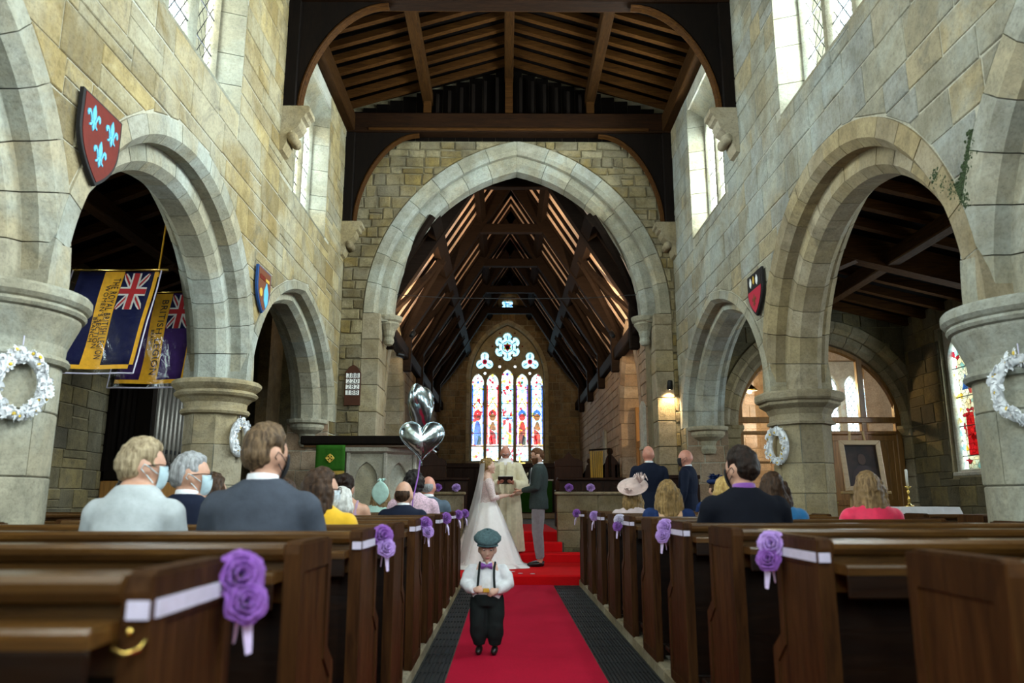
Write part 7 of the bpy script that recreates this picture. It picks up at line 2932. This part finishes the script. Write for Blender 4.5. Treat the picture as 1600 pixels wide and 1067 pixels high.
boy = person('small boy in a flat cap, white shirt, braces and purple bow tie', (-.13, 5.82, .010), rz=rad(176), J=J, style=None, legs=None, skin='skin_pale', hair='crop', hmat='hair_light_brown', nod=rad(10), turn=rad(-6), hs=.80, detail=True, hands_fn=boy_hands, seed=44)
root, J, Mx, hs = boy
c = MB()
c.loft([ring((0, 0, .36), .108, .092, 24), ring((0, 0, .42), .118, .10, 24), ring((0, 0, .50), .112, .092, 24), ring((0, -.004, .565), .100, .074, 24), ring((0, -.006, .60), .065, .052, 24), ring((0, -.006, .622), .044, .042, 24)])
for sg in (-1, 1):
    sh, el, wr = arms(J, 'sh', sg), arms(J, 'el', sg), arms(J, 'wr', sg)
    c.tube([sh + Vector((-sg * .03, 0, 0)), sh, (sh + el) / 2 + Vector((sg * .01, 0, 0)), el, (el + wr) / 2, wr + Vector((sg * .008, -.01, 0)), wr], [.036, .044, .050, .050, .044, .034, .028], 12)
fuse(c, .008, 2, .5, root, 'shirt', 'cloth_white', noise=.005, nsc=18)
c = MB()
c.loft([ring((0, 0, .33), .108, .095, 24), ring((0, 0, .39), .116, .10, 24), ring((0, 0, .43), .108, .094, 24)])
for sg in (-1, 1):
    c.tube([(sg * .054, 0, .37), (sg * .060, .015, .28), (sg * .060, .025, .19), (sg * .058, .01, .13), (sg * .056, -.005, .06)], [.070, .068, .060, .060, .042], 14)
fuse(c, .009, 2, .5, root, 'trousers', 'cloth_charcoal', noise=.006, nsc=16)
for sg in (-1, 1):
    an = arms(J, 'ank', sg)
    MB().tube([an + Vector((0, -.03, -.03)), an + Vector((0, .01, -.025)), an + Vector((0, .07, -.032)), an + Vector((0, .10, -.037))], [.018, .026, .024, .014], 10).build('shoe', 'shoe_black', root, smooth=True)
    pts = [(sg * .062, .100, .42), (sg * .060, .104, .47), (sg * .056, .095, .53), (sg * .054, .066, .585), (sg * .056, .0, .622), (sg * .05, -.07, .58), (sg * .03, -.098, .48), (sg * .02, -.10, .42)]
    MB().tube(pts, .012, 6, .7).build('brace_strap', 'cloth_charcoal', root)
m = MB()
for sg in (-1, 1):
    m.loft([[(sg * .004, .082 + e, .606 + f) for e, f in ((0, .010), (.012, 0), (0, -.010), (-.006, 0))], [(sg * .034, .080 + e, .606 + f) for e, f in ((0, .024), (.014, 0), (0, -.024), (-.008, 0))], [(sg * .042, .078 + e, .606 + f) for e, f in ((0, .022), (.010, 0), (0, -.022), (-.008, 0))]])
m.ell((0, .088, .606), (.010, .009, .011), None, 8, 6)
m.build('bow_tie', 'cloth_purple', root, smooth=False)
for sg in (-1, 1):
    MB().prism([(0, 0), (sg * .045, -.005), (sg * .035, .035), (sg * .012, .03)], lambda u, v, n: (u, .066 - .2 * abs(u) + n, .602 + v), 0, .006).build('shirt_collar', 'cloth_white', root)
# flat cap
T = Mx @ Matrix.Translation((0, -.010, .060)) @ Euler((rad(2), 0, 0)).to_matrix().to_4x4()
m = MB()
rows = []
for z, rx, ry, cy in ((-.024, .066, .084, -.004), (-.010, .082, .102, .004), (.006, .100, .120, .008), (.026, .100, .114, .000), (.048, .080, .088, -.012), (.066, .040, .044, -.020), (.070, .012, .014, -.022)):
    r = []
    for q in range(28):
        a = 2 * PI * q / 28
        w = 1 + .02 * math.sin(q * 3.1 + z * 50)
        fr = .012 * max(0, math.sin(a)) * (z / .06)
        r.append(T @ Vector((rx * math.cos(a) * w, cy + ry * math.sin(a) * w + fr, z - .020 * max(0, math.sin(a)) ** 1.5 + .010 * max(0, -math.sin(a)))))
    rows.append(r)
m.loft(rows)
cap_ = m.build('flat_cap', 'cloth_cap', root, smooth=True)
m = MB()
rows = []
for k, dz in ((0, .006), (1, -.006)):
    pass
pk = []
for j in range(13):
    a = rad(20) + rad(140) * j / 12
    pk.append((Vector((.070 * math.cos(a), .070 * math.sin(a), .0)), Vector((.082 * math.cos(a), .060 + .072 * math.sin(a), -.022))))
for p, q in pk:
    m.v.append(tuple(T @ p)); m.v.append(tuple(T @ q))
for j in range(12):
    m.face((2 * j, 2 * j + 1, 2 * j + 3, 2 * j + 2))
po = m.build('peak', 'cloth_cap', cap_, smooth=True)
po.modifiers.new('thickness', 'SOLIDIFY').thickness = .006
MB().ell(tuple(T @ Vector((0, -.022, .074))), (.008, .008, .005), None, 8, 6).build('cap_button', 'cloth_cap', cap_, smooth=True)
o = MB().box(-.022, .022, -.014, .014, -.014, .014, .004).build('small_box', 'gold_cloth', None, loc=(-.135, 5.82 - .150, .455))
tag(o, 'tiny gold box held in the little boy\'s hands', 'box')
# petals dropped on the carpet, a fallen rose by the kerb
rng = random.Random(12)
for i, (x, y, z, lab) in enumerate(((.20, 10.62, .1325, 'white petal on the red step left of the others'), (.36, 10.55, .1325, 'white petal on the red step nearest the right pews'), (.10, 10.9, .1325, 'white petal lying closest to the gown hem'))):
    m = MB()
    m.ell((0, 0, .004), (.035, .025, .004), None, 10, 6)
    tag(m.build('petal', 'petal_white', None, smooth=True, loc=(x, y, z)), lab, 'petal', 'petals on the carpet')
t = thing('fallen_rose', 'purple rose lying on the stone kerb of the left pews', 'flower', (-.60, 8.0, .10))
rose_part(t, (0, 0, .025), .045, 'rose_purple', 77, (rad(30), 0, 0))
MB().tube([(0, 0, .015), (.05, .03, .004)], .004, 5).build('stem', 'cloth_green', t)

bpy.data.scenes.remove(TMP)
